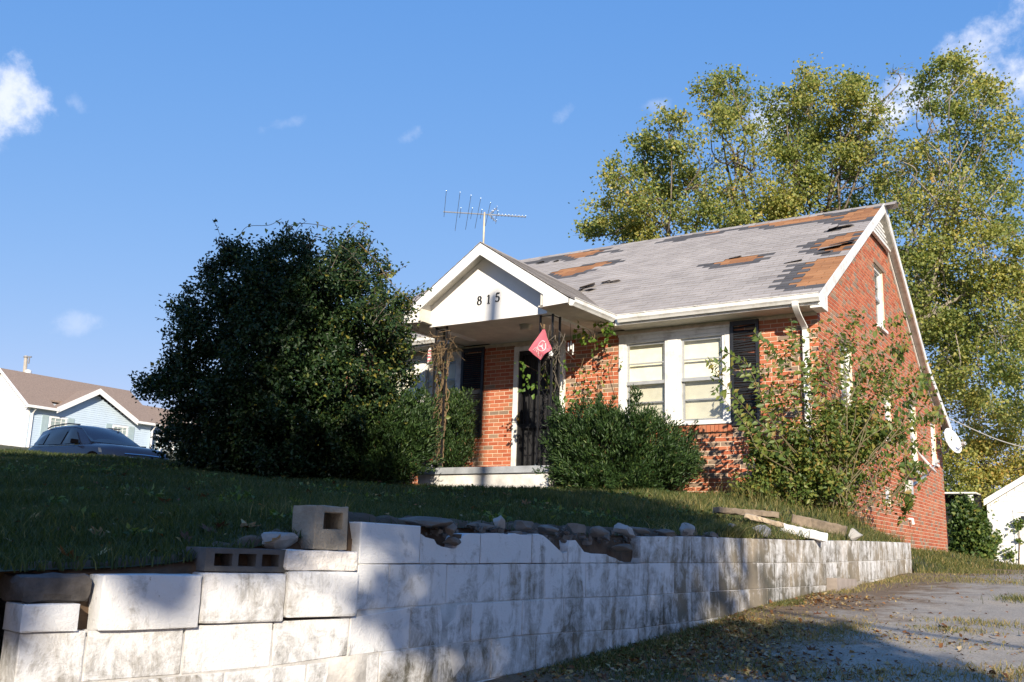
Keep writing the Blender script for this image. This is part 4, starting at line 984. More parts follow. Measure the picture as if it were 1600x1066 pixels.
# house number 8 1 5: strokes with thick and thin parts
def stroke(m1, pts, wd, x0, z0, sc_):
    P = [np.array(p, float) for p in pts]
    for i in range(len(P) - 1):
        d = P[i + 1] - P[i]; d /= np.linalg.norm(d) + 1e-9; n_ = np.array([-d[1], d[0]])
        for s_ in (0,):
            q = [P[i] - n_ * wd[i], P[i + 1] - n_ * wd[i + 1], P[i + 1] + n_ * wd[i + 1], P[i] + n_ * wd[i]]
            m1.prism([(x0 + a * sc_, -1.667, z0 + b * sc_) for a, b in q], (0, -.010, 0))
def ell(cx, cz, rx, rz, a0, a1, n=18, thick=lambda t: .05):
    ps, ws = [], []
    for i in range(n + 1):
        t = a0 + (a1 - a0) * i / n; ps.append((cx + rx * math.cos(t), cz + rz * math.sin(t))); ws.append(thick(t))
    return ps, ws
th = lambda t: .035 + .055 * abs(math.cos(t))
SCN = .145
def digit(ch, x0, z0):
    m1 = MB()
    if ch == '8':
        stroke(m1, *ell(.28, .76, .19, .21, 0, 2 * math.pi, 22, th), x0, z0, SCN); stroke(m1, *ell(.27, .28, .24, .26, 0, 2 * math.pi, 22, th), x0, z0, SCN)
    elif ch == '1':
        stroke(m1, [(.20, .0), (.24, 1.0)], [.075, .075], x0, z0, SCN); stroke(m1, [(.24, .98), (.04, .82)], [.06, .03], x0, z0, SCN); stroke(m1, [(.04, .02), (.38, .02)], [.03, .03], x0, z0, SCN)
    else:
        stroke(m1, [(.16, .95), (.55, .97)], [.085, .06], x0, z0, SCN); stroke(m1, [(.16, .98), (.09, .52)], [.05, .045], x0, z0, SCN); p, w2 = ell(.24, .32, .26, .30, 2.3, -2.5, 20, th); stroke(m1, p, w2, x0, z0, SCN)
    return m1.build('digit', BLACKM, pf)
for ch, (px, py) in zip('815', ((746, 477), (761, 475), (774, 472))):
    P = on_y(px, py, -1.667); digit(ch, P[0], P[2])
# slab
m1 = MB(); m1.box(-5.97, -3.47, -1.80, .0, -.305, -.205); slab = m1.build('porch_slab', simple('grey_slab_paint', (.34, .36, .38), .75, .3, 5, bmp=.3), house)
m1 = MB(); m1.box(-5.93, -3.51, -1.76, .0, -1.0, -.305); m1.build('porch_base', simple('patchy_white_base', (.68, .66, .62), .85, .35, 3.5, bmp=.5), house)
# wrought iron columns
def scroll(m1, c, u, r, sgn, z0):
    pts = []
    for i in range(22):
        a = i / 21 * 2 * math.pi * 1.3; rr = r * (1 - .72 * i / 21); pts.append(np.array(c) + np.array(u) * (sgn * rr * math.cos(a)) + np.array([0, 0, z0 + rr * math.sin(a)]))
    m1.tube(pts, .006, 4)
def iron_column(c, ux, uy, z0, z1):
    c = np.array(c, float); posts = [c, c + np.array(ux), c + np.array(uy)]
    m1 = MB()
    for p in posts: m1.box(p[0] - .0135, p[0] + .0135, p[1] - .0135, p[1] + .0135, z0, z1)
    co = m1.build('porch_column', BLACKM, house)
    for u in (ux, uy):
        m2 = MB(); u = np.array(u); 
        for zz in (z1 - .02, z1 - .42, z0 + .02, (z0 + z1) / 2): m2.tube([c + np.array([0, 0, zz]), c + u + np.array([0, 0, zz])], .008, 4)
        mid = c + u / 2; un = u / np.linalg.norm(u)
        for zz in (z0 + .35, z0 + .95, z1 - .75): 
            scroll(m2, mid, un, .055, 1, zz + .07); scroll(m2, mid, un, .055, -1, zz - .07)
            m2.tube([c + np.array([0, 0, zz - .32]), mid + np.array([0, 0, zz - .12]), c + u + np.array([0, 0, zz - .32])], .006, 4)
            m2.tube([c + np.array([0, 0, zz + .32]), mid + np.array([0, 0, zz + .12]), c + u + np.array([0, 0, zz + .32])], .006, 4)
        m2.build('scrollwork', BLACKM, co, 'stuff')
iron_column((-3.60, -1.58, 0), (-.22, 0, 0), (0, .22, 0), -.205, 2.14)
iron_column((-5.84, -1.58, 0), (.22, 0, 0), (0, .22, 0), -.205, 2.14)
# meter box, pipe and conduit on the gable wall
m1 = MB(); m1.obox((0, 5.62, -.16), YU, XN, 0, .20, 0, .12, 0, .26); m1.build('meter_box', simple('grey_meter_box', (.55, .56, .56), .5, .15), house)
m1 = MB(); m1.tube([(.06, 5.80, .0), (.08, 6.6, .16), (.10, 7.3, .33)], .028, 8); m1.build('conduit', simple('galvanised', (.42, .46, .46), .45, .2, metal=.4), house)
m1 = MB(); m1.tube([(-.01, 5.86, -.62), (.06, 5.86, -.62), (.07, 5.87, -.72)], .03, 8); m1.build('drain_pipe', WHITE, house)
# ------------------------------------------------------------------ things on the house
ALU = simple('dull_aluminium', (.42, .45, .48), .4, .15, 8, metal=.6)
AB = on_y(754, 414, RY); AB[2] = RZ
ant = thing('tv_antenna', AB, 'tall roof television antenna with a long boom standing above the porch peak', 'antenna')
top = on_y(757, 335, RY); k = 1.0
m1 = MB(); m1.tube([AB - (0, 0, .05), top + (0, 0, .05)], .024, 8); m1.build('mast', simple('rusty_mast', (.50, .42, .30), .6, .35, 5, metal=.2), ant)
bu = RIGHT * .995 + FWD * .10; bu[2] = 0; bu /= np.linalg.norm(bu); bv = np.array([-bu[1], bu[0], 0])
pl = np.linalg.norm(at(686, 327, 20.8) - at(830, 336, 20.8))
def bp(px): return top + bu * ((px - 757) / 144 * pl) + np.array([0, 0, -.0])
m1 = MB(); a, b = bp(684), bp(831); m1.box; 
m1.tube([a, b], .016, 6); m1.build('boom', ALU, ant)
for px, hl in ((686, 1.45), (709, 1.4), (728, 1.25), (745, 1.1), (763, .85), (714, .36), (734, .4), (751, .34), (779, .34), (771, .3)):
    c = bp(px); m1 = MB(); m1.tube([c - bv * hl * (0 if px == 686 and False else 1), c + bv * hl * (.25 if px == 686 else 1)], .006, 5); m1.build('element', ALU, ant)
for i in range(9):
    c = bp(782 + i * 6); m1 = MB(); m1.tube([c - bv * .09, c + bv * .09], .006, 5); m1.build('element', ALU, ant)
m1 = MB(); c = bp(765)
for s in (1, -1):
    m1.tube([c + (0, 0, .01 * s), c + bu * .18 + np.array([0, 0, .17 * s])], .014, 5)
    for f in (.35, .65, 1): q = c + bu * .18 * f + np.array([0, 0, .17 * s * f]); m1.tube([q - bv * .16, q + bv * .16], .005, 4)
m1.build('corner_reflector', ALU, ant)
# flag hung from the porch column: its own plane, cloth wavy, white emblem on it
Yf = -1.70
FL = [on_y(850, 512, Yf), on_y(826, 547, Yf), on_y(843, 562, Yf), on_y(861, 546, Yf)]
FLAGM = simple('red_flag_cloth', (.60, .14, .18), .85, .15, 8); FLAGW = simple('white_print', (.80, .66, .66), .85, .1)
flag = thing('garden_flag', FL[0], 'small red flag with a white round emblem hanging cornerwise from the porch column', 'flag')
def fpt(u, v, off=0.):
    a = FL[0] * (1 - u) + FL[1] * u; b = FL[3] * (1 - u) + FL[2] * u; p = a * (1 - v) + b * v
    return p + np.array([0, -off + .018 * math.sin(6 * u + 2 * v) * (.3 + v) + .012 * math.sin(9 * v), 0])
n = 14; V_ = [fpt(i / n, j / n, o) for o in (0, .003) for j in range(n + 1) for i in range(n + 1)]; q = (n + 1) ** 2
F_ = [(b * q + j * (n + 1) + i, b * q + j * (n + 1) + i + 1, b * q + (j + 1) * (n + 1) + i + 1, b * q + (j + 1) * (n + 1) + i) for b in (0, 1) for j in range(n) for i in range(n)]
mk('cloth', V_, F_, FLAGM, flag, smooth=True)
def fstroke(m1, pts, wd):
    for i in range(len(pts) - 1):
        p, r_ = np.array(pts[i]), np.array(pts[i + 1]); d_ = r_ - p; d_ /= np.linalg.norm(d_) + 1e-9; nn = np.array([-d_[1], d_[0]]) * wd / 2
        m1.add([fpt(*(c_), .0075) for c_ in (p - nn, r_ - nn, r_ + nn, p + nn)] + [fpt(*(c_), .0045) for c_ in (p - nn, r_ - nn, r_ + nn, p + nn)], [(0, 1, 2, 3), (4, 7, 6, 5)])
m1 = MB()
fstroke(m1, [(.42 + .22 * math.cos(t), .56 + .24 * math.sin(t)) for t in np.linspace(0, 2 * math.pi, 22)], .03)
fstroke(m1, [(.30, .50), (.42, .58), (.52, .46)], .045); fstroke(m1, [(.42, .58), (.44, .74)], .045)
for k_ in range(4): fstroke(m1, [(.62 + .02 * k_, .42 + .06 * k_), (.72, .30 + .10 * k_), (.88 - .03 * k_, .24 + .16 * k_)], .028)
fstroke(m1, [(.80, .64), (.90, .80)], .02); fstroke(m1, [(.70, .86), (.90, .92)], .016)
m1.build('emblem', FLAGW, flag)
m1 = MB(); A = on_y(847, 504, Yf - .02); m1.tube([on_y(844, 505, Yf), on_y(851, 520, Yf + .06)], .008, 6); m1.tube([FL[0] + (0, 0, -.02), FL[0] + (0, 0, .05)], .018, 6); m1.build('staff', VINE, flag)
m1 = MB(); c = on_y(861, 552, Yf + .01); m1.lathe(c, [(.004, -.05), (.03, -.045), (.035, 0), (.01, .035)], 8); m1.build('tassel', WHITE, flag)
# wind chime
ch = thing('wind_chime', on_y(891, 555, -.9), 'white wind chime hanging under the porch eave right of the iron column', 'wind chime')
m1 = MB(); c = on_y(891, 536, -.9); m1.tube([c + (0, 0, .42), c], .003, 4); m1.build('string', VINE, ch)
for i, (dx, dz_) in enumerate(((-.035, -.05), (.0, -.02), (.03, -.06), (.012, -.10))):
    m1 = MB(); m1.tube([c + (dx, .02 * i, dz_ + .06), c + (dx + .004, .02 * i, dz_ - .08)], .011, 6); m1.build('chime_tube', WHITE, ch)
# things on the porch slab
gn = thing('porch_lantern', on_y(671, 727, -1.55), 'little red and white lantern on the left end of the porch slab', 'lantern')
b0 = np.array([on_y(671, 727, -1.55)[0], -1.55, -.205]); ORG[gn.name] = b0; gn.location = b0
m1 = MB(); m1.lathe(b0, [(.055, 0), (.06, .02), (.05, .09), (.04, .10)], 12); m1.build('body', simple('white_tin', (.75, .72, .72), .4), gn, smooth=True)
m1 = MB(); m1.lathe(b0, [(.05, .10), (.07, .115), (.06, .15), (.035, .185), (.01, .20)], 12); m1.build('cap', simple('red_tin', (.5, .02, .03), .4), gn, smooth=True)
bx = on_y(828, 728, -1.3); r_ = np.random.default_rng(3); V_ = []
for j in range(9):
    for i in range(15):
        u, v = i / 14, j / 8; e = math.sin(math.pi * u) * math.sin(math.pi * v)
        V_.append((bx[0] - .2 + .42 * u, -1.45 + .35 * v, -.203 + e * (.045 + .03 * math.sin(9 * u + 2 * v) + .02 * math.sin(13 * v)) + .002))
F_ = [(j * 15 + i, j * 15 + i + 1, (j + 1) * 15 + i + 1, (j + 1) * 15 + i) for j in range(8) for i in range(14)]
tag(mk('cloth', V_, F_, simple('pale_blue_cloth', (.28, .48, .58), .9, .2, 12), smooth=True), 'pale blue cloth lying crumpled on the porch slab before the door', 'cloth')
m1 = MB(); A = on_y(671, 545, -1.62); m1.hexa([A + (-.03, 0, -.24), A + (.05, 0, -.22), A + (.05, .01, -.22), A + (-.03, .01, -.24)], [A + (-.02, 0, 0), A + (.035, 0, .02), A + (.035, .01, .02), A + (-.02, .01, 0)])
fl2 = m1.build('small_flag', WHITE); tag(fl2, 'small faded red and white striped flag on the left porch column', 'flag')
for i in range(4):
    m1 = MB(); z = -.03 - .055 * i; m1.hexa([A + (-.032 - .002 * i, -.003, z - .022), A + (.048, -.003, z - .015), A + (.048, -.001, z - .015), A + (-.032, -.001, z - .022)], [A + (-.03, -.003, z), A + (.048, -.003, z + .007), A + (.048, -.001, z + .007), A + (-.03, -.001, z)]); m1.build('stripe', FLAGM, fl2)
# satellite dishes on the rear of the gable wall
def dish(name, c, face, r, base, label):
    t_ = thing(name, base, label, 'satellite dish'); face = np.array(face, float); face /= np.linalg.norm(face); c = np.array(c, float)
    m1 = MB(); m1.lathe(c, [(.03, -.06), (r * .5, -.045), (r * .85, -.015), (r, .02), (r * .98, .024), (r * .84, -.003), (r * .5, -.033), (.02, -.048)], 22, axis=face); m1.build('reflector', simple('dish_white', (.66, .67, .68), .45, .12), t_, smooth=True)
    m1 = MB(); m1.tube([base, base + np.array([.12, 0, .02]), c - face * .06], .02, 8); m1.build('mount', ALU, t_)
    f = c + face * r * 1.1 - np.array([0, 0, r * .55]); m1 = MB(); m1.tube([c - np.array([0, 0, r * .9]) + face * .02, f], .011, 6); m1.build('feed_arm', ALU, t_)
    m1 = MB(); m1.tube([f - face * .02, f - face * .12 + np.array([0, 0, .03])], [.04, .03], 8); m1.build('receiver', simple('lnb_grey', (.5, .5, .5), .5), t_); return t_
b1 = np.array([.0, 10.0, 1.05]); dish('satellite_dish', on_x(1488, 689, .34), (.9, -.36, .3), .30, b1, 'upper satellite dish, tilted up beside the rear corner of the house')
b2 = np.array([.0, 7.5, .33]); dish('satellite_dish', on_x(1447, 722, .42), (.80, .05, .6), .27, b2, 'lower satellite dish on the brick wall, seen edge on beside the white window')

# ------------------------------------------------------------------ neighbour's house
nh = thing('neighbour_house', (-47, 18, 2.9), 'pale blue sided one storey house with tan roof far left behind the car', 'house')
NX, NY0, NY1, NE, NB = -44.383, 14.382, 21.95, 5.10, 2.2
NRX, NRZ = -47.2, 7.16
m1 = MB()
m1.box(NRX - 2.8, NX - .012, NY0 + .012, NY1, NB, NE); m1.prism([(NRX - 2.8, NY0 + .012, NE), (NX - .012, NY0 + .012, NE), (NRX, NY0 + .012, NRZ - .12)], (0, NY1 - NY0, 0))
m1.prism([(NX - .012, 15.95, NE - .02), (NX - .012, 20.5, NE - .02), (NX - .012, 18.13, 6.22)], (-2.0, 0, 0)); m1.box(NRX - 2, NX - .7, NY1, 32, NB, 4.62)
m1.build('wall', simple('house_wrap', (.45, .5, .55), .9), nh)
WN = [(15.62, 16.62, 3.75, 4.74), (19.42, 20.40, 3.75, 4.74)]
z = 2.5; 
while z < 6.2:
    lo, hi = NY0, NY1
    if z > NE - .05:
        f = (6.22 - z) / (6.22 - NE); lo, hi = 18.13 - 2.2 * f, 18.13 + 2.35 * f
    for a, b in clip_spans(lo, hi, z, z + .115, WN):
        m2 = MB(); m2.hexa([(NX - .012, a, z), (NX + .012, a, z), (NX + .012, b, z), (NX - .012, b, z)], [(NX - .012, a, z + .115), (NX - .002, a, z + .115), (NX - .002, b, z + .115), (NX - .012, b, z + .115)]); m2.build('siding_board', SIDE_B, nh)
    z += .115
z = 2.5
while z < NRZ - .2:
    hw = 2.8 if z < NE else 2.8 * (NRZ - .12 - z) / (NRZ - .12 - NE)
    if hw > .1:
        m2 = MB(); a, b = NRX - hw, NRX + hw; m2.hexa([(a, NY0 - .014, z), (b, NY0 - .014, z), (b, NY0 + .012, z), (a, NY0 + .012, z)], [(a, NY0, z + .115), (b, NY0, z + .115), (b, NY0 + .012, z + .115), (a, NY0 + .012, z + .115)]); m2.build('siding_board', SIDE_W, nh)
    z += .115
z = 2.5
while z < 4.5:
    m2 = MB(); m2.hexa([(NX - .72, NY1, z), (NX - .68, NY1, z), (NX - .68, 31, z), (NX - .72, 31, z)], [(NX - .72, NY1, z + .115), (NX - .698, NY1, z + .115), (NX - .698, 31, z + .115), (NX - .72, 31, z + .115)]); m2.build('siding_board', SIDE_B, nh); z += .115
m1 = MB()
pr = (NRZ - NE) / (NX - NRX)
def nroof(m1, y0, y1, xe, zt, zr, xr=NRX): 
    m1.hexa([(xe, y0, zt - .10), (xe, y1, zt - .10), (xr, y1, zr - .10), (xr, y0, zr - .10)], [(xe, y0, zt), (xe, y1, zt), (xr, y1, zr), (xr, y0, zr)])
ms_ = (NRZ + .10 - NE) / (NX + .35 - NRX)
for a, b in ((NY0 - .25, 15.75), (20.75, 22.25)): nroof(m1, a, b, NX + .35, NE + .02, NRZ + .12)
nroof(m1, 15.75, 20.75, NX - .45, NE + .02 + .8 * ms_, NRZ + .12); nroof(m1, NY0 - .25, 22.25, 2 * NRX - NX - .35, NE + .02, NRZ + .12)
nroof(m1, 22.25, 32, NX - .30, 4.62, 6.55); nroof(m1, 22.25, 32, 2 * NRX - NX, 4.62, 6.55)
# cross gable
ga, gb, gm, gz = 15.75, 20.75, 18.13, 6.50
for s, (ye, ze) in ((1, (ga, NE + .03)), (-1, (gb, NE + .0))):
    m1.hexa([(NX + .36, ye, ze - .02), (NX - 3, ye, ze - .02), (NX - 3, gm, gz - .02), (NX + .36, gm, gz - .02)], [(NX + .36, ye, ze + .06), (NX - 3, ye, ze + .06), (NX - 3, gm, gz + .06), (NX + .36, gm, gz + .06)])
m1.hexa([(NX - .2, 22.9, 4.6), (NX - 3, 22.9, 4.6), (NX - 3, 25.2, 5.7), (NX - .2, 25.2, 5.7)], [(NX - .2, 22.9, 4.68), (NX - 3, 22.9, 4.68), (NX - 3, 25.2, 5.78), (NX - .2, 25.2, 5.78)])
m1.build('roof', TANROOF, nh)
for ye, ze in ((ga, NE + .03), (gb, NE)):
    m1 = MB(); m1.hexa([(NX + .361, ye, ze - .24), (NX + .39, ye, ze - .24), (NX + .39, gm, gz - .24), (NX + .361, gm, gz - .24)], [(NX + .361, ye, ze + .07), (NX + .39, ye, ze + .07), (NX + .39, gm, gz + .07), (NX + .361, gm, gz + .07)]); m1.build('rake_board', WHITE, nh)
for xe in (NX + .36, 2 * NRX - NX - .36):
    m1 = MB(); m1.hexa([(xe, NY0 - .28, NE - .12), (xe, NY0 - .251, NE - .12), (NRX, NY0 - .251, NRZ - .02), (NRX, NY0 - .28, NRZ - .02)], [(xe, NY0 - .28, NE + .06), (xe, NY0 - .251, NE + .06), (NRX, NY0 - .251, NRZ + .16), (NRX, NY0 - .28, NRZ + .16)]); m1.build('rake_board', WHITE, nh)
m1 = MB(); m1.hexa([(NX - .19, 22.9, 4.48), (NX - .16, 22.9, 4.48), (NX - .16, 25.2, 5.58), (NX - .19, 25.2, 5.58)], [(NX - .19, 22.9, 4.69), (NX - .16, 22.9, 4.69), (NX - .16, 25.2, 5.79), (NX - .19, 25.2, 5.79)])
m1.build('rake_board', WHITE, nh)
m1 = MB(); m1.box(NX - .02, NX + .36, NY0 - .25, ga, NE - .10, NE - .08); m1.box(NX - .02, NX + .36, gb, 22.2, NE - .12, NE - .10); m1.box(NX + .30, NX + .42, NY0 - .25, ga + .1, NE - .10, NE + .03); m1.box(NX + .30, NX + .42, gb - .1, 22.3, NE - .12, NE + .01); m1.box(NX - .31, NX - .19, 22.3, 23.1, 4.5, 4.62)
m1.build('gutter', WHITE, nh)
for y, zt in ((14.62, 5.0), (22.0, 4.98), (22.4, 4.5)):
    m1 = MB(); m1.tube([(NX + .33, y, zt), (NX + .06, y, zt - .28), (NX + .06, y, 2.6)], .05, 6); m1.build('downspout', WHITE, nh)
m1 = MB(); m1.box(NX - .02, NX + .03, NY0 - .03, NY0 + .10, NB, NE - .1); m1.box(NX - .12, NX - .02, NY0 - .03, NY0 + .02, NB, NE - .1); m1.build('corner_trim', WHITE, nh)
for (a, b, z0, z1) in WN + [(23.2, 24.2, 3.5, 4.3)]:
    x_ = NX if a < 22 else NX - .70
    m1 = MB(); m1.obox((x_, a, z0), YU, XN, 0, .09, -.01, .04, 0, z1 - z0); m1.obox((x_, a, z0), YU, XN, b - a - .09, b - a, -.01, .04, 0, z1 - z0); m1.obox((x_, a, z0), YU, XN, .09, b - a - .09, -.01, .04, 0, .09); m1.obox((x_, a, z0), YU, XN, .09, b - a - .09, -.01, .04, z1 - z0 - .09, z1 - z0)
    wn_ = m1.build('window', WHITE, nh); L_ = b - a
    m1 = MB()
    for f in (1 / 3, 2 / 3): m1.obox((x_, a, z0), YU, XN, L_ * f - .012, L_ * f + .012, .012, .03, .09, z1 - z0 - .09)
    for f in (.25, .5, .75): m1.obox((x_, a, z0), YU, XN, .09, L_ - .09, .012, .031, (z1 - z0) * f - .012, (z1 - z0) * f + .012)
    m1.build('glazing_bar', WHITE, wn_)
    m1 = MB(); m1.obox((x_, a, z0), YU, XN, .09, L_ - .09, .004, .010, .09, z1 - z0 - .09); m1.build('pane', simple('bright_pane', (.30, .36, .34), .15, .2, 1.2), wn_)
    for u0 in (-.42, L_ + .06): m1 = MB(); m1.obox((x_, a, z0), YU, XN, u0, u0 + .36, .0, .035, -.05, z1 - z0 + .03); m1.build('shutter', simple('grey_shutter', (.33, .42, .44), .6, .08), nh)
# ------------------------------------------------------------------ utility pole beyond it
pb = at(38, 640, 72); pt = at(41, 556, 72)
up = thing('utility_pole', (pb[0], pb[1], 2.5), 'grey utility pole with a white transformer behind the far left house', 'pole')
m1 = MB(); m1.tube([(pb[0], pb[1], 2.5), (pt[0], pt[1], pt[2])], [.17, .13], 8); m1.build('pole_shaft', simple('grey_pole', (.42, .38, .33), .9), up)
m1 = MB(); c = at(43.5, 587, 71.8); m1.lathe(c, [(.20, -.42), (.24, -.40), (.24, .35), (.2, .4), (.05, .46)], 12); m1.build('transformer', simple('transformer_grey', (.60, .62, .62), .5, .1), up, smooth=True)
m1 = MB(); c = at(42, 558, 71.9); m1.tube([c - RIGHT * .25, c + RIGHT * .35], .06, 5); m1.tube([c + RIGHT * .2, c + RIGHT * .2 - (0, 0, .5)], .05, 5); m1.build('bracket', simple('dark_bracket', (.2, .2, .2), .6), up)

# ------------------------------------------------------------------ parked car (suv)
CARP = simple('dark_blue_grey_paint', (.008, .012, .026), .18, .08, 2, metal=0., spec=.32); CHROME = simple('chrome', (.6, .6, .62), .15, .05, metal=1.)
CGL = simple('tinted_glass', (.010, .014, .02), .03, .1, spec=.5); TYRE = simple('tyre_rubber', (.02, .02, .02), .9); RIM = simple('alloy', (.4, .4, .42), .3, metal=.9)
cc = at(153, 700, 27.3)
fw2 = (cc - CAM)[:2].copy(); fw2 /= np.hypot(*fw2); rt2 = np.array([fw2[1], -fw2[0]])
ang_ = math.radians(29); hd2 = -fw2 * math.cos(ang_) + rt2 * math.sin(ang_)       # where the car's nose points
hd = np.array([hd2[0], hd2[1], 0.]); lf = np.array([-hd2[1], hd2[0], 0.])              # lf: car's left
zr = at(140, 663, 27.0)[2] - 1.68
car = thing('parked_car', (cc[0], cc[1], zr), 'dark blue grey suv parked at the crest of the lawn, nose to the right', 'car')
c0 = np.array([cc[0], cc[1], zr])
def cp(x, y, z): return c0 + hd * x + lf * y + np.array([0, 0, z])       # x forward, y left
st = [  # x, z bottom, z shoulder, z centre top, half width
 (2.38, .42, .62, .66, .62), (2.32, .30, .74, .82, .80), (2.15, .26, .86, .96, .90), (1.8, .26, .95, 1.04, .94), (1.3, .28, 1.0, 1.09, .955), (.95, .28, 1.03, 1.12, .96), (.3, .28, 1.04, 1.1, .965), (-.6, .28, 1.05, 1.1, .965), (-1.5, .29, 1.08, 1.12, .96), (-2.0, .32, 1.10, 1.14, .93), (-2.30, .40, 1.06, 1.12, .86), (-2.38, .5, .95, 1.0, .74)]
V_ = []; 
for (x, zb, zs, zt, wv) in st:
    half = [(0, zb), (wv * .86, zb), (wv * .97, zb + .12), (wv, zb + (zs - zb) * .5), (wv * .985, zs - .05), (wv * .94, zs), (wv * .72, zt - .015), (wv * .35, zt), ]
    ring = half + [(-a, b) for a, b in half[::-1][:-1]]
    V_ += [cp(x, a, b) for a, b in ring] 
nr = 15; F_ = [(i * nr + j, i * nr + (j + 1) % nr, (i + 1) * nr + (j + 1) % nr, (i + 1) * nr + j) for i in range(len(st) - 1) for j in range(nr)] + [tuple(range(nr)), tuple(range(len(V_) - 1, len(V_) - nr - 1, -1))]
body = mk('body', V_, F_, CARP, car, smooth=True); body.data.set_sharp_from_angle(angle=.7)
gs = [(.98, 1.10, .80, .0), (.55, 1.36, .70, .03), (.12, 1.56, .64, .05), (-.3, 1.645, .615, .05), (-1.0, 1.66, .61, .05), (-1.6, 1.655, .60, .05), (-2.05, 1.60, .58, .04), (-2.36, 1.12, .70, .0)]
V_ = []
for (x, zt, wv, cr) in gs:
    wb = np.interp(x, [-2.36, -1.8, .4, .98], [.70, .86, .88, .80]); zb = 1.05
    ring = [(wb, zb), (wv + (wb - wv) * .5, (zb + zt) / 2 + .02), (wv + .01, zt - .05), (wv * .8, zt + cr * .6), (0, zt + cr), (-wv * .8, zt + cr * .6), (-wv - .01, zt - .05), (-(wv + (wb - wv) * .5), (zb + zt) / 2 + .02), (-wb, zb)]
    V_ += [cp(x, a, b) for a, b in ring]
F_ = [(i * 9 + j, i * 9 + j + 1, (i + 1) * 9 + j + 1, (i + 1) * 9 + j) for i in range(len(gs) - 1) for j in range(8)]
cabin = mk('cabin', V_, F_, CARP, car, smooth=True); cabin.data.set_sharp_from_angle(angle=.6)
def carpanel(name, pts, mat, parent, off=.012, n=5):
    """curved quad patch between four corner points, pushed out a little"""
    A, B_, C_, D_ = [np.array(p, float) for p in pts]; nn = np.cross(B_ - A, D_ - A); nn /= np.linalg.norm(nn)
    cen = c0 + np.array([0, 0, .9]); 
    if nn @ ((A + C_) / 2 - cen) < 0: nn = -nn
    V_ = []; 
    for j in range(n + 1):
        for i in range(n + 1):
            u, v = i / n, j / n; V_.append((A * (1 - u) + B_ * u) * (1 - v) + (D_ * (1 - u) + C_ * u) * v + nn * (off + .03 * math.sin(math.pi * u) * math.sin(math.pi * v)))
    F_ = [(j * (n + 1) + i, j * (n + 1) + i + 1, (j + 1) * (n + 1) + i + 1, (j + 1) * (n + 1) + i) for j in range(n) for i in range(n)]
    return mk(name, V_, F_, mat, parent, smooth=True)
carpanel('windshield', [cp(.93, .74, 1.12), cp(.93, -.74, 1.12), cp(.02, -.58, 1.58), cp(.02, .58, 1.58)], CGL, car, .022)
for s in (1, -1):
    carpanel('side_window', [cp(.62, s * .865, 1.10), cp(-.30, s * .875, 1.10), cp(-.26, s * .70, 1.54), cp(.05, s * .70, 1.50)], CGL, car, .012)
    carpanel('side_window', [cp(-.40, s * .875, 1.10), cp(-1.32, s * .872, 1.12), cp(-1.32, s * .69, 1.53), cp(-.36, s * .695, 1.545)], CGL, car, .012)
    carpanel('side_window', [cp(-1.40, s * .865, 1.13), cp(-2.05, s * .80, 1.17), cp(-1.92, s * .66, 1.42), cp(-1.40, s * .69, 1.52)], CGL, car, .012)
    m1 = MB(); q = cp(.60, s * .93, 1.13); m1.hexa([q + lf * s * .0 + hd * .06 - (0, 0, .05), q + lf * s * .18 + hd * .03 - (0, 0, .05), q + lf * s * .18 - hd * .05 - (0, 0, .05), q - hd * .08 - (0, 0, .07)], [q + hd * .05 + (0, 0, .05), q + lf * s * .17 + hd * .02 + (0, 0, .06), q + lf * s * .17 - hd * .05 + (0, 0, .06), q - hd * .08 + (0, 0, .05)]); m1.build('mirror', simple('black_plastic', (.003, .003, .004), .7, spec=.0), car)
    hl_ = carpanel('headlight', [cp(2.26, s * .58, .70), cp(1.80, s * .955, .80), cp(1.72, s * .945, .92), cp(2.20, s * .60, .84)], simple('headlamp_glass', (.05, .055, .06), .08, .1, spec=.8), car, .02)
    m1 = MB(); m1.lathe(cp(2.10, s * .74, .80) + hd * .05 + lf * s * .05, [(.05, 0), (.05, .03), (.02, .05)], 10, axis=hd + lf * s * .6); m1.build('lamp', CHROME, hl_)
    m1 = MB(); m1.tube([cp(.75, s * .97, 1.05), cp(-.5, s * .972, 1.06), cp(-2.0, s * .93, 1.11)], .012, 4); m1.build('trim_strip', CHROME, car)
    m1 = MB(); m1.tube([cp(.0, s * .60, 1.66), cp(-.6, s * .60, 1.72), cp(-1.6, s * .58, 1.70), cp(-1.8, s * .58, 1.64)], .02, 5); m1.build('roof_rail', simple('rail_black', (.015, .015, .018), .5), car)
    for xw in (1.45, -1.42):
        m1 = MB(); m1.lathe(cp(xw, s * .78, .36), [(.20, 0), (.34, 0), (.36, .03), (.36, .17), (.33, .20), (.22, .20)], 22, axis=lf * s); wh = m1.build('wheel', TYRE, car, smooth=True)
        m1 = MB(); m1.lathe(cp(xw, s * .97, .36), [(.22, 0), (.20, .012), (.07, .0), (.05, .02), (.01, .02)], 14, axis=lf * s); m1.build('rim', RIM, wh)
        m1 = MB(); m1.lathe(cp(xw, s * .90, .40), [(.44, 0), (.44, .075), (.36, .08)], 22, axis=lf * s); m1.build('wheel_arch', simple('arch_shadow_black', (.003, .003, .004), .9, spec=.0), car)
gr = carpanel('grille', [cp(2.36, .52, .52), cp(2.36, -.52, .52), cp(2.30, -.56, .76), cp(2.30, .56, .76)], simple('grille_black', (.02, .02, .022), .4), car, .02)
m1 = MB()
for z in (.57, .63, .69): m1.tube([cp(2.40, .5, z), cp(2.44, 0, z), cp(2.40, -.5, z)], .012, 4)
m1.tube([cp(2.36, .56, .775), cp(2.40, 0, .785), cp(2.36, -.56, .775)], .016, 4); m1.build('grille_bar', CHROME, gr)
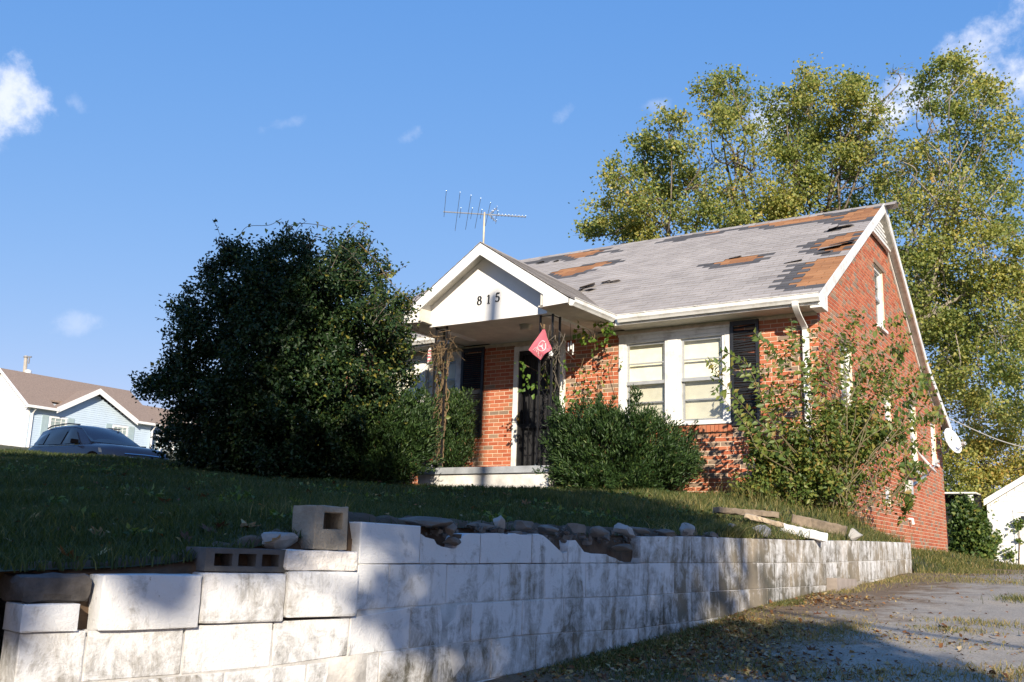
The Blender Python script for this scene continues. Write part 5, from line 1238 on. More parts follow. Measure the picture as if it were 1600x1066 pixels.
m1 = MB(); q = cp(2.455, 0, .65); m1.box(q[0] - .02, q[0] + .02, q[1] - .05, q[1] + .05, q[2] - .05, q[2] + .05); m1.build('badge', CHROME, gr)

# ------------------------------------------------------------------ garage at the end of the drive
GYY = 24.3; GP = on_y(1550, 890, GYY); gx0 = GP[0] - .02; gzb = GP[2] - .05; gze = on_y(1547, 783, GYY)[2]
tipL = on_y(1537, 783, GYY - .25); tipR = on_y(1600, 745, GYY - .25); slope = (tipR[2] - tipL[2]) / (tipR[0] - tipL[0])
gw = 5.2; gx1 = gx0 + gw; gmx = (gx0 + gx1) / 2
gar = thing('garage', (gmx, GYY + 3, gzb), 'white clapboard garage with a gable roof at the end of the driveway', 'garage')
gd0 = on_y(1588, 800, GYY); gdx = gd0[0]; gdz = gd0[2]
zs = lambda x: tipL[2] - .10 + slope * min(x - tipL[0], 2 * gmx - x - tipL[0])
m1 = MB(); m1.box(gx0, gx1, GYY + .012, GYY + 6, gzb, zs(gx0)); m1.prism([(gx0, GYY + .012, zs(gx0)), (gx1, GYY + .012, zs(gx0)), (gmx, GYY + .012, zs(gmx))], (0, 5.9, 0)); m1.build('wall', simple('white_sheathing', (.72, .72, .70), .7), gar)
DO = [(gdx, gdx + .98, gzb, gdz)]
z = gzb + .03
while z < zs(gmx) - .1:
    lo, hi = gx0, gx1
    if z + .17 > zs(gx0): q = (z + .17 - zs(gx0)) / slope; lo, hi = gx0 + q, gx1 - q
    for a, b in clip_spans(lo, hi, z, z + .17, DO):
        m2 = MB(); m2.hexa([(a, GYY - .014, z), (b, GYY - .014, z), (b, GYY + .012, z), (a, GYY + .012, z)], [(a, GYY + .002, z + .17), (b, GYY + .002, z + .17), (b, GYY + .012, z + .17), (a, GYY + .012, z + .17)]); m2.build('siding_board', SIDE_W, gar)
    z += .17
m1 = MB(); xt = tipL[0]; zt = tipL[2]
for s in (0, 1):
    x0_, x1_ = (xt, gmx) if s == 0 else (2 * gmx - xt, gmx); zt2 = zt + slope * (gmx - xt)
    m1.hexa([(x0_, GYY - .25, zt), (x0_, GYY + 6.3, zt), (x1_, GYY + 6.3, zt2), (x1_, GYY - .25, zt2)], [(x0_, GYY - .25, zt + .04), (x0_, GYY + 6.3, zt + .04), (x1_, GYY + 6.3, zt2 + .04), (x1_, GYY - .25, zt2 + .04)])
m1.build('roof', TANROOF, gar)
m1 = MB()
for s in (0, 1):
    x0_, x1_ = (xt, gmx) if s == 0 else (2 * gmx - xt, gmx)
    m1.hexa([(x0_, GYY - .28, zt - .16), (x0_, GYY - .252, zt - .16), (x1_, GYY - .252, zt2 - .16), (x1_, GYY - .28, zt2 - .16)], [(x0_, GYY - .28, zt + .05), (x0_, GYY - .252, zt + .05), (x1_, GYY - .252, zt2 + .05), (x1_, GYY - .28, zt2 + .05)])
    m1.hexa([(x0_, GYY - .252, zt - .04), (x0_, GYY, zt - .04), (x1_, GYY, zt2 - .04), (x1_, GYY - .252, zt2 - .04)], [(x0_, GYY - .252, zt - .01), (x0_, GYY, zt - .01), (x1_, GYY, zt2 - .01), (x1_, GYY - .252, zt2 - .01)])
m1.build('rake_board', WHITE, gar)
m1 = MB(); m1.box(gdx - .10, gdx, GYY - .03, GYY + .03, gzb, gdz + .08); m1.box(gdx + .98, gdx + 1.08, GYY - .03, GYY + .03, gzb, gdz + .08); m1.box(gdx, gdx + .98, GYY - .028, GYY + .03, gdz, gdz + .08); m1.build('door_frame', WHITE, gar)
m1 = MB(); m1.box(gdx + .01, gdx + .97, GYY + .02, GYY + .05, gzb + .02, gdz - .02); dr_ = m1.build('door', simple('grey_white_door', (.62, .63, .64), .5, .1), gar)
m1 = MB()
for i in range(3): m1.box(gdx + .12 + .27 * i, gdx + .33 + .27 * i, GYY + .012, GYY + .019, gdz - .42, gdz - .14)
m1.build('door_pane', simple('door_glass', (.06, .07, .08), .1), dr_)
for i in range(2):
    m1 = MB(); m1.box(gdx + .12, gdx + .85, GYY + .008, GYY + .019, gzb + .2 + .75 * i, gzb + .85 + .70 * i); m1.build('door_panel', simple('door_panel_paint', (.58, .59, .60), .5, .1), dr_)
m1 = MB(); m1.obox((gx0 + .09, GYY, gzb + 1.4), XU, YN, 0, .05, 0, .06, 0, .18); m1.build('wall_hook', simple('grey_metal', (.3, .3, .3), .5), gar)
# rubbish bags by its wall
for (px, py, r, c_, lb) in ((1546, 889, .20, (.75, .75, .76), 'white rubbish bag on the left end of the row by the garage wall'), (1558, 888, .24, (.72, .70, .74), 'biggest white rubbish bag by the garage wall'), (1568, 890, .18, (.12, .09, .09), 'dark rubbish bag between the white bags by the garage wall'), (1577, 891, .17, (.70, .66, .66), 'small white rubbish bag nearest the garage door'), (1537, 891, .12, (.10, .45, .18), 'small green plastic bag left of the white rubbish bags')):
    P = on_y(px, py, GYY - .55); P[2] = Hd(P[0], P[1]) + r * .6; 
    rock('rubbish_bag', P, (r, r * .9, r * .85), lb, simple('plastic_bag', c_, .35, .15, 9, bmp=.8, bscale=20), int(px), 'rubbish bags by the garage', cat='bag', angular=.8)
# service wire from the rear of the house
m1 = MB(); A, B_ = np.array([.1, 10.1, 1.9]), at(1640, 708, 26.); m1.tube(curve([A, (A + B_) / 2 - (0, 0, .12), B_], 8), .012, 5); tag(m1.build('service_wire', simple('pale_cable', (.5, .48, .44), .6)), 'pale overhead service wire running from the rear corner of the house to the right', 'wire')
# ------------------------------------------------------------------ foliage
def unit(a): return a / (np.linalg.norm(a, axis=-1, keepdims=True) + 1e-9)
def leaf_mesh(P, L, W, A, Nrm, fold=.25):
    """n leaves: base P, length L, width W, axis A, normal Nrm -> verts, tris"""
    n = len(P); A = unit(A); S = unit(np.cross(A, Nrm)); Nn = np.cross(S, A)
    mid = P + A * (L * .45)[:, None]; tip = P + A * L[:, None] - Nn * (L * .12)[:, None]
    l = mid + S * (W / 2)[:, None] + Nn * (W * fold)[:, None]; r = mid - S * (W / 2)[:, None] + Nn * (W * fold)[:, None]
    V = np.stack([P, r, tip, l], 1).reshape(-1, 3); b = np.arange(n)[:, None] * 4
    F = np.concatenate([b + [0, 1, 2], b + [0, 2, 3]], 1).reshape(-1, 3)
    return V, F
def sph(n): return unit(rng.normal(size=(n, 3)))
def foliage(name, P, size, mat, parent, tint, aspect=.5, up=.35, out=None, kind='stuff', fold=.25, size_var=.3, droop=0.):
    n = len(P); A = sph(n); 
    if out is not None: A = A + out
    A[:, 2] -= droop
    Nn = sph(n) * .8 + np.array([SUN_H[0], SUN_H[1], .35]) * .35; Nn[:, 2] += up
    L = size * (1 + size_var * rng.uniform(-1, 1, n)); V, F = leaf_mesh(P, L, L * aspect, A, Nn, fold)
    return mk(name, V, F, mat, parent, kind, np.repeat(tint, 4))
def clumps(specs, per_area=None):
    """specs: (centre, radius, n, flatten) -> points in sub-clumps spread through each ball"""
    out = []; ctr = []
    for c, r, n, k, sg in specs:
        sub = np.asarray(c) + sph(k) * r * rng.uniform(.25, 1.0, (k, 1)) ** .5
        idx = rng.integers(0, k, n); out.append(sub[idx] + rng.normal(size=(n, 3)) * sg); ctr.append(np.repeat([c], n, 0))
    return np.concatenate(out), np.concatenate(ctr)
def limb_paths(base, ends, r0, wob=.2, nseg=7, rise=.5):
    m1 = MB(); base = np.array(base, float)
    for e in ends:
        e = np.array(e, float); d_ = e - base; L = np.linalg.norm(d_); mid = base + d_ * .45 + np.array([0, 0, rise * L * .22]) + rng.normal(size=3) * wob * L * .18
        m1.tube(curve([base, mid, e], nseg), np.linspace(r0, r0 * .22, 2 * nseg + 1), 6)
    return m1
LEAF_MAPLE = leafmat('autumn_maple_leaf', [(0, (.11, .165, .045)), (.35, (.23, .275, .075)), (.65, (.39, .38, .11)), (.85, (.52, .45, .12)), (1, (.54, .36, .10))], .5, .45)
LEAF_HOLLY = leafmat('glossy_holly_leaf', [(0, (.010, .024, .009)), (.6, (.020, .044, .014)), (.85, (.055, .085, .02)), (1, (.20, .18, .035))], .42, .12, .25)
LEAF_YEW = leafmat('yew_needle', [(0, (.016, .036, .012)), (.5, (.035, .075, .02)), (.75, (.07, .12, .028)), (.9, (.12, .17, .04)), (1, (.16, .11, .05))], .5, .2)
LEAF_VINE = leafmat('vine_leaf', [(0, (.04, .075, .02)), (.5, (.105, .165, .038)), (.8, (.22, .24, .05)), (1, (.28, .20, .05))], .45, .35)
LEAF_FRESH = leafmat('fresh_green_leaf', [(0, (.07, .15, .025)), (.7, (.14, .24, .035)), (1, (.30, .28, .04))], .5, .4)
def tint_n(n, mean, sd, lo=0, hi=1): return np.clip(rng.normal(mean, sd, n), lo, hi)

def tree(label, base, trunk_top, clumps_px, leaf_size, dens, mat, group, cat='tree', name='maple_tree', trunk_r=.3, barkmat=None, tint_mean=.45, bare=0, sgk=.30, forks=None, kmul=15, limb=.16, gap=.68):
    """trunk, limbs to every clump, twigs and a crown of leaves"""
    base = np.array(base, float); tt = np.array(trunk_top, float); bm_ = barkmat or BARK
    t_ = thing(name, base, label, cat, group)
    m1 = MB(); m1.tube(curve([base - (0, 0, .4), base * .5 + tt * .5 + np.array([.1, 0, 0]), tt], 6), np.linspace(trunk_r, trunk_r * .6, 13), 10); m1.build('trunk', bm_, t_, smooth=True)
    forks = [np.array(f, float) for f in (forks or [tt])]
    m1 = MB(); specs = []
    for f in forks:
        if np.linalg.norm(f - tt) > .2: m1.tube(curve([tt, (tt + f) / 2 + rng.normal(size=3) * .15, f], 5), np.linspace(trunk_r * .5, trunk_r * .26, 11), 7)
    twig = MB()
    for (c, r, w_) in clumps_px:
        c = np.array(c, float); f = min(forks, key=lambda q: np.linalg.norm((c - q) * (1, 1, .6)))
        f = f + rng.normal(size=3) * (.35, .35, .5) * (1 if trunk_r > .15 else .5); d_ = c - f; L = np.linalg.norm(d_); mid = f + d_ * .35 + np.array([0, 0, .06 * L]) + rng.normal(size=3) * .10 * L; mid2 = f + d_ * .7 + rng.normal(size=3) * .09 * L
        m1.tube(curve([f, mid, mid2, c], 4), np.linspace(trunk_r * limb, .014, 13), 5)
        r = r * 1.22; k = max(5, int(r * kmul)); sub = c + sph(k) * r * rng.uniform(.3, 1.1, (k, 1)) ** .6
        for s_ in sub: q = c - d_ / L * r * .8 * rng.uniform(0, 1); twig.tube([q, (q + s_) / 2 + rng.normal(size=3) * .08 * r, s_ + (s_ - q) * .3], [.013, .008, .004], 4, cap=False)
        n = int(dens * r * r * w_)
        if n > 0:
            keep_ = rng.uniform(0, 1, k) < gap; keep_[0] = True; sb_ = sub[keep_]; wt_ = rng.uniform(.3, 1.6, len(sb_)); idx = rng.choice(len(sb_), n, p=wt_ / wt_.sum()); specs.append(sb_[idx] + rng.normal(size=(n, 3)) * (sgk * min(1, r) * rng.uniform(.6, 1.3, len(sb_))[idx])[:, None] * np.array([1.1, 1.1, .8]))
    m1.build('limbs', bm_, t_, smooth=True); twig.build('twigs', bm_, t_, 'stuff')
    if specs:
        P = np.concatenate(specs); tn = tint_n(len(P), tint_mean, .2) + .10 * np.sin(P[:, 0] * 1.3 + P[:, 2] * .9); foliage('crown', P, leaf_size, mat, t_, np.clip(tn, 0, 1), .8, .35, droop=.25, size_var=.5)
    return t_

# --- the big maples behind the house; crown clumps read off at their distance
def cl(lst, d0, spread=2.0):
    out = []
    for (px, py, rp, w_) in lst: d_ = d0 + rng.uniform(-spread, spread); out.append((at(px, py, d_), rp / FPX * d_, w_))
    return out
GT = 'trees behind the house'
L1 = [(930, 370, 22, 1), (960, 350, 30, 1.1), (1000, 345, 34, 1), (945, 330, 20, .9), (990, 300, 32, 1), (1040, 320, 34, 1.1), (970, 270, 24, .9), (1020, 255, 32, 1), (1060, 270, 30, 1), (1005, 215, 26, 1), (1045, 200, 24, .9), (1078, 225, 24, .8), (1080, 330, 30, .8), (1050, 365, 26, 1), (1000, 375, 26, 1), (1100, 290, 26, .35), (1120, 250, 30, .2)]
tree('left maple behind the roof ridge, low rounded yellow green crown', at(1065, 640, 35.5), at(1085, 430, 35), cl(L1, 34.5), .105, 1750, LEAF_MAPLE, GT, tint_mean=.46, forks=[at(1040, 350, 34.5), at(1095, 330, 34.5)], trunk_r=.22)
L2 = [(1115, 145, 24, 1), (1140, 125, 20, .9), (1160, 150, 26, 1), (1130, 180, 22, 1), (1170, 190, 24, .7), (1110, 190, 14, .7), (1150, 240, 30, .22), (1130, 300, 34, .45), (1180, 260, 30, .3), (1160, 320, 34, .5), (1190, 340, 34, .9), (1150, 360, 34, .9), (1110, 350, 30, .6), (1225, 300, 34, 1), (1200, 370, 30, 1),
      (1250, 130, 26, 1), (1225, 165, 24, 1), (1270, 160, 30, 1.1), (1310, 145, 30, 1.1), (1345, 140, 24, 1), (1240, 205, 32, 1.1), (1285, 205, 36, 1.2), (1330, 190, 34, 1.1), (1362, 185, 20, .8), (1250, 250, 34, 1.1), (1300, 255, 36, 1.2), (1340, 240, 28, .9), (1260, 300, 36, 1.1), (1310, 300, 34, 1.1), (1230, 345, 30, 1), (1350, 290, 24, .5), (1370, 240, 22, .4), (1385, 290, 26, .6), (1380, 330, 28, .8), (1380, 160, 30, .08), (1395, 110, 22, .06)]
tree('middle maple behind the roof, tall crown with two bare leaders showing cloud', at(1215, 650, 37), at(1200, 440, 36.5), cl(L2, 36), .105, 1750, LEAF_MAPLE, GT, tint_mean=.44, forks=[at(1195, 350, 36), at(1160, 300, 36), at(1240, 330, 36), at(1290, 330, 36)], trunk_r=.3)
L3 = [(1450, 110, 24, .9), (1490, 110, 26, 1), (1530, 120, 24, 1), (1450, 150, 22, .8), (1490, 155, 30, 1), (1530, 165, 30, 1), (1565, 160, 20, .8), (1455, 200, 24, .45), (1500, 205, 34, .8), (1545, 215, 34, .9), (1580, 225, 18, .8), (1420, 230, 26, .4), (1460, 250, 36, .6), (1510, 265, 38, .8), (1560, 280, 34, .9), (1400, 280, 30, .5), (1440, 305, 38, .65), (1490, 320, 40, .8), (1545, 340, 38, 1), (1400, 330, 34, .6), (1430, 370, 40, .75), (1480, 385, 42, .95), (1540, 400, 42, 1), (1580, 370, 26, .8), (1440, 440, 34, .9), (1490, 450, 42, 1.1), (1545, 465, 42, 1.1), (1590, 450, 34, 1), (1390, 200, 24, .12), (1405, 250, 26, .3), (1420, 420, 30, .8), (1450, 475, 30, 1), (1420, 470, 24, .9), (1465, 540, 30, 1), (1440, 520, 28, 1.1), (1430, 470, 28, 1), (1470, 420, 30, 1), (1415, 400, 24, .8), (1480, 600, 30, 1), (1500, 480, 30, 1),
      (1460, 500, 34, 1.1), (1510, 520, 42, 1.1), (1565, 530, 42, 1.1), (1605, 510, 36, 1), (1480, 570, 34, 1), (1530, 590, 38, .9), (1585, 600, 38, .8), (1610, 440, 30, 1), (1625, 580, 40, 1)]
tree('right maple beside the gable, pale branches and thin olive crown', at(1415, 760, 33), at(1438, 500, 33), cl(L3, 33.5), .105, 1500, LEAF_MAPLE, GT, tint_mean=.44, forks=[at(1470, 440, 33), at(1440, 350, 33), at(1480, 340, 33), at(1540, 450, 33)], trunk_r=.16, barkmat=PALEBARK, limb=.2)
L4 = [(1500, 640, 34, 1), (1540, 650, 34, .9), (1590, 660, 34, .8), (1500, 700, 34, 1.1), (1535, 715, 36, 1.1), (1580, 710, 30, .8), (1505, 755, 36, 1.2), (1545, 760, 34, 1), (1500, 800, 30, 1.1), (1530, 800, 26, 1), (1600, 740, 24, .6), (1630, 690, 30, .8)]
tree('lower yellowing tree between the house corner and the garage', at(1520, 880, 36.5), at(1525, 790, 36.5), cl(L4, 36.5, 1.2), .105, 2000, LEAF_MAPLE, GT, tint_mean=.62, trunk_r=.14)
# far dark belt of woodland behind everything on the right
V_ = []
P = []
for i in range(46): P.append((rng.uniform(-14, 26), rng.uniform(46, 60), rng.uniform(-1, 3.5)))
pts, _c = clumps([(p, 2.0, 420, 10, .55) for p in P]); foliage('woodland', pts, .42, LEAF_MAPLE, None, tint_n(len(pts), .25, .2), .7); 

# --- holly
HC = [(408, 410, 40), (475, 400, 42), (535, 402, 40), (352, 452, 38), (420, 460, 60), (500, 450, 60), (565, 445, 42), (320, 525, 50), (400, 540, 70), (480, 530, 70), (560, 520, 58), (600, 525, 40), (300, 600, 45), (370, 620, 60), (450, 620, 70), (540, 610, 66), (605, 600, 42), (295, 655, 42), (350, 690, 50), (430, 690, 58), (510, 690, 58), (250, 606, 26), (230, 605, 15), (282, 560, 24), (305, 495, 24), (275, 690, 30), (618, 470, 24), (370, 375, 24), (552, 370, 22), (530, 362, 12), (300, 465, 14), (330, 410, 18), (425, 362, 16), (620, 560, 24), (585, 665, 40), (590, 410, 14), (365, 370, 12), (387, 360, 9), (328, 405, 9), (300, 440, 9), (283, 482, 10), (266, 522, 8), (560, 352, 10), (578, 372, 10), (520, 350, 8), (455, 352, 8), (310, 718, 34), (360, 728, 34), (415, 730, 36), (470, 730, 36), (525, 728, 36), (570, 725, 34), (445, 352, 18), (470, 345, 12), (335, 395, 12), (355, 385, 16), (268, 590, 20), (218, 600, 9), (272, 470, 8), (632, 520, 16), (640, 590, 14), (600, 395, 10), (545, 352, 10)]
holly = thing('holly_tree', at(440, 742, 14.9), 'big dark rounded holly tree on the lawn left of the porch', 'tree')
def shell(specs, d0, Rpx, cxy, dens, front=1.0):
    out = []
    for (px, py, rp) in specs:
        q = max(0., 1 - ((px - cxy[0]) / Rpx[0]) ** 2 - ((py - cxy[1]) / Rpx[1]) ** 2); dep = math.sqrt(q) * Rpx[0] / FPX * d0
        for sgn, w_ in ((-1, front), (1, .45)):
            c = at(px, py, d0 + sgn * dep * .85); r = rp / FPX * d0; out.append((c, r, int(dens * r * r * w_), max(6, int(r * 45)), .075))
    return out
HC = [(a, b + max(0, 530 - b) * .17, c * .84) for a, b, c in HC]
pts, ctr = clumps(shell(HC, 14.9, (200, 205), (440, 570), 13000))
def shoots(pts, cen, k, ln, per, lean=.35, up=.5):
    d_ = pts - cen; far = np.argsort(-np.linalg.norm(d_ * (1, 1, 1.05), axis=1) * rng.uniform(.75, 1, len(pts)))[:k * 12]; sel = pts[rng.choice(far, k, replace=False)]; out = []; paths = []
    for p in sel:
        a = unit(p - cen) + rng.normal(size=3) * lean + np.array([0, 0, up]); a = unit(a); L = ln * rng.uniform(.4, 1.3); c = curve([p - a * .1, p + a * L * .5 + rng.normal(size=3) * .02, p + a * L + np.array([0, 0, -.1 * L])], 5); paths.append(c)
        for t in np.linspace(.1, 1, per): q = c[int(t * (len(c) - 1))]; out.append(q + rng.normal(size=3) * .018)
    return np.array(out), paths
sh_, shp = shoots(pts, at(440, 600, 14.9), 110, .32, 10, .5, .25)
core_ = []
for (a_, b_, rx_, ry_) in ((440, 490, 100, 75), (440, 570, 150, 110), (450, 660, 150, 80), (400, 700, 120, 40), (500, 700, 110, 40)):
    q_ = sph(11000) * rng.uniform(.5, 1, (11000, 1)); core_.append(at(a_, b_, 14.9) + (RIGHT * (q_[:, :1] * rx_ / FPX * 14.9) + UP * (q_[:, 1:2] * ry_ / FPX * 14.9) + FWD * (q_[:, 2:3] * rx_ / FPX * 12.)))
pts = np.r_[pts, sh_, np.concatenate(core_)]
m1 = MB()
for c in shp: m1.tube(c, .004, 3)
m1.build('shoots', BARK, holly, 'stuff')
tn = tint_n(len(pts), .45, .2); right = np.clip((pts - at(520, 400, 14.5)) @ RIGHT * .30 + .06, 0, .36) * (pts[:, 2] > .2)  # lighter leaf tint towards the upper right imitates the sunlit side
foliage('leaves', pts, .062, LEAF_HOLLY, holly, np.clip(tn + right * rng.uniform(0, 1, len(pts)), 0, 1), .55, .3, fold=.3)
m1 = limb_paths(at(440, 748, 14.9), [at(a, b, 14.9 + rng.uniform(-.8, .8)) for a, b, _ in HC[:28]], .05); m1.tube([at(440, 760, 14.9), at(442, 690, 14.9)], [.13, .10], 8); m1.build('trunk', BARK, holly)
# thin vine runners reaching out of the crown, with a few leaves
VR = [[(285, 510), (255, 555), (240, 580), (228, 605)], [(330, 420), (300, 450), (275, 470), (255, 485)], [(300, 470), (280, 482), (262, 500), (242, 496)], [(370, 380), (385, 355), (420, 352), (440, 342)], [(560, 380), (585, 405), (610, 440), (640, 470)], [(440, 365), (460, 350), (500, 352), (520, 360)], [(545, 360), (560, 348), (575, 355)], [(590, 430), (608, 425), (618, 428)]]
m1 = MB(); vp = []
for v in VR:
    c = curve([at(a, b, 14.4) for a, b in v], 6); m1.tube(c, .0045, 4); vp += [c[i] for i in range(3, len(c), 4)]
m1.build('vine_runner', VINE, holly, 'stuff'); vp = np.array(vp); vp = np.repeat(vp, 2, 0) + rng.normal(size=(len(vp) * 2, 3)) * .02
foliage('vine_leaves', vp, .075, LEAF_VINE, holly, tint_n(len(vp), .75, .2), .8)

# --- yews
def yew(label, specs, d0, cxy, R, base, dens=26000):
    t_ = thing('yew_bush', base, label, 'bush', 'yew bushes by the porch'); pts, ctr = clumps(shell(specs, d0, R, cxy, dens))
    sh_, shp = shoots(pts, np.array(base) + (0, 0, .4), 110, .20, 12, .25, .9); sh_ = np.repeat(sh_, 4, 0) + rng.normal(size=(len(sh_) * 4, 3)) * .012; pts = np.r_[pts, sh_]
    out = unit(pts - np.array(base)) * 1.1; foliage('needles', pts, .066, LEAF_YEW, t_, tint_n(len(pts), .45, .2), .26, .5, out=out + np.array([0, 0, .5]))
    m1 = limb_paths(base, [c for c, *_ in clspec(specs, d0)], .035); m1.build('stems', BARK, t_); return t_
def clspec(specs, d0): return [(at(a, b, d0 + rng.uniform(-.2, .2)), 0) for a, b, _ in specs]
yew('sunlit yew bush right of the porch slab, under the double window', [(900, 690, 34), (945, 680, 34), (990, 685, 36), (1035, 700, 36), (1060, 730, 28), (880, 730, 26), (920, 735, 40), (970, 740, 42), (1020, 745, 36), (890, 755, 22), (950, 765, 26), (1000, 768, 22), (895, 665, 18), (930, 655, 16), (960, 655, 14), (1005, 662, 18), (1050, 685, 14), (1078, 722, 12), (880, 690, 18)], 14.6, (970, 715), (105, 70), at(970, 775, 14.6))
yew('dark shaded yew bush left of the porch, against the holly', [(560, 690, 34), (600, 680, 38), (640, 680, 34), (545, 720, 28), (590, 715, 40), (635, 715, 34), (565, 738, 20), (615, 738, 22), (600, 645, 22), (630, 640, 22), (650, 650, 18), (575, 660, 18), (655, 700, 16)], 14.6, (600, 690), (70, 60), at(600, 745, 14.6))
yew('small yew bush on the left end of the porch behind the vine covered column', [(690, 680, 26), (715, 665, 22), (700, 710, 26), (722, 700, 18), (690, 645, 16), (712, 640, 12), (728, 680, 12), (675, 690, 18), (710, 725, 14)], 17.3, (700, 680), (40, 50), at(700, 735, 17.3), 26000)

# --- corner thicket: weeds, vines and saplings against the brick corner
th_ = thing('corner_thicket', at(1285, 800, 14.3), 'tangle of weeds, vines and arching saplings against the brick corner', 'shrub')
WC = [(1165, 770, 22), (1195, 755, 30), (1235, 750, 36), (1280, 760, 36), (1320, 745, 34), (1215, 705, 28), (1190, 720, 22), (1265, 710, 34), (1300, 700, 32), (1335, 700, 26), (1360, 690, 22), (1180, 690, 12), (1240, 675, 20), (1285, 665, 22), (1330, 665, 22), (1375, 670, 20), (1310, 785, 26), (1250, 785, 26), (1200, 785, 20), (1400, 680, 14), (1345, 640, 22), (1300, 640, 18)]
sp = []
for (a, b, r) in WC: d_ = np.interp(a, [1165, 1280, 1400], [13.5, 13.1, 14.3]); sp.append((at(a, b, d_), r / FPX * d_ * .95, int(r * r * 1.05), 18, .05))
WC2 = [(1120, 580, 12), (1205, 575, 20), (1235, 545, 22), (1270, 590, 26), (1310, 560, 26), (1345, 540, 22), (1380, 600, 30), (1420, 590, 24), (1445, 610, 20), (1400, 640, 28), (1350, 600, 24), (1440, 660, 22), (1465, 690, 16), (1410, 720, 22), (1380, 760, 26), (1240, 620, 26), (1200, 625, 16), (1290, 520, 16), (1330, 500, 14), (1400, 520, 16), (1370, 710, 24), (1420, 680, 20), (1340, 770, 24), (1395, 790, 18), (1220, 650, 22)]
for (a, b, r) in WC2: d_ = np.interp(a, [1130, 1280, 1340, 1470], [13.6, 13.2, 13.7, 16.0]); sp.append((at(a, b, d_), r / FPX * d_ * 1.2, int(r * r * .22), 9, .07))
pts, _c = clumps(sp); foliage('leaves', pts, .060, LEAF_VINE, th_, tint_n(len(pts), .60, .24), .62, .4, size_var=.5)
BR = [[(1290, 790), (1240, 680), (1170, 590), (1100, 565)], [(1290, 790), (1230, 670), (1170, 575), (1125, 545)], [(1285, 790), (1240, 640), (1210, 560), (1180, 520)], [(1290, 790), (1270, 650), (1245, 560), (1236, 498)], [(1300, 790), (1300, 640), (1320, 540), (1345, 482)], [(1300, 790), (1325, 620), (1370, 525), (1425, 488)], [(1310, 790), (1350, 640), (1400, 560), (1418, 535)], [(1310, 790), (1360, 660), (1400, 600), (1455, 590)], [(1310, 790), (1370, 680), (1420, 625), (1465, 615)], [(1305, 790), (1370, 690), (1430, 650), (1478, 655)], [(1300, 790), (1290, 660), (1280, 590), (1260, 545)], [(1305, 790), (1320, 680), (1340, 600), (1360, 560)], [(1290, 790), (1215, 690), (1175, 650), (1130, 600)], [(1280, 790), (1230, 720), (1180, 680), (1150, 640)], [(1310, 790), (1380, 720), (1420, 700), (1450, 705)], [(1350, 790), (1400, 740), (1430, 730), (1440, 760)], [(1370, 800), (1400, 770), (1425, 780), (1415, 800)], [(1300, 790), (1345, 600), (1395, 545), (1410, 575)]]
BR = BR + [[(p[0] + rng.uniform(-22, 22), p[1] + rng.uniform(-22, 30)) for p in b] for b in BR[8:]]
m1 = MB(); lp = []; lax = []
for i, b in enumerate(BR):
    d_ = [13.5, 13.4, 13.5, 13.5 + .08 * (i % 5)] if b[-1][0] < 1300 else [13.5, 13.6, 14.1 + .15 * (i % 3), 14.9 + .2 * (i % 3)]
    b = [(b[0][0] + rng.uniform(-80, 70) * (.6 if b[-1][0] < 1300 else 1), b[0][1]), (b[1][0] + rng.uniform(-25, 25), b[1][1])] + list(b[2:])
    c = curve([at(p[0], p[1], q - .3) for p, q in zip(b, d_)], 14); m1.tube(c, np.linspace(.008, .0025, len(c)), 4)
    for j in range(14, len(c) - 1):
        for sgn in (-1, 1):
            if random.random() < .88: 
                a_ = unit(c[j + 1] - c[j]); s_ = unit(np.cross(a_, FWD)); lp.append(c[j] + rng.normal(size=3) * .012); lax.append(s_ * sgn * .9 + a_ * .6 + np.array([0, 0, -.35]) + rng.normal(size=3) * .25)
m1.build('branches', simple('green_brown_stem', (.16, .13, .07), .8), th_)
lp = np.array(lp); n = len(lp); L_ = rng.uniform(.07, .12, n); V_, F_ = leaf_mesh(lp, L_, L_ * .58, np.array(lax), unit(rng.normal(size=(n, 3)) * .5 - FWD * .4 + np.array([0, 0, .5])), .15)
mk('sapling_leaves', V_, F_, LEAF_VINE, th_, 'stuff', np.repeat(tint_n(n, .55, .24), 4))
# dry grass seedheads at its foot
def blades(P, h, w_, lean, tint, name, mat, parent=None, kind='stuff'):
    n = len(P); az = rng.uniform(0, 2 * math.pi, n); S = np.c_[np.cos(az), np.sin(az), np.zeros(n)]; la = rng.uniform(0, 2 * math.pi, n); Ld = np.c_[np.cos(la), np.sin(la), np.zeros(n)] * (lean * rng.uniform(.2, 1.6, n))[:, None]
    Z = np.array([0, 0, 1.]); hh = h[:, None]; ww = (w_ / 2)[:, None] if hasattr(w_, '__len__') else w_ / 2
    a = P - S * ww; b = P + S * ww; m_ = P + Z * hh * .55 + Ld * hh * .3; c = m_ - S * ww * .75; d_ = m_ + S * ww * .75; e = P + Z * hh * .92 + Ld * hh * .95
    V = np.stack([a, b, d_, c, e], 1).reshape(-1, 3); q = np.arange(n)[:, None] * 5
    F = np.concatenate([q + [0, 1, 2], q + [0, 2, 3], q + [3, 2, 4]], 1).reshape(-1, 3)
    return mk(name, V, F, mat, parent, kind, np.repeat(tint, 5))
GRASS = leafmat('grass_blade', [(0, (.030, .048, .014)), (.45, (.062, .085, .024)), (.7, (.125, .135, .04)), (.88, (.26, .22, .08)), (1, (.34, .25, .11))], .55, .3, .3)
P = np.concatenate([at(a, b, 13.2) + rng.normal(size=(110, 3)) * (.22, .2, .02) for a, b in ((1170, 792), (1215, 796), (1255, 797), (1310, 803), (1345, 810), (1185, 785))])
P[:, 2] = Hl(P[:, 0], P[:, 1]); blades(P, rng.uniform(.12, .38, len(P)), .006, .6, tint_n(len(P), .72, .2), 'dry_stalks', GRASS, th_)

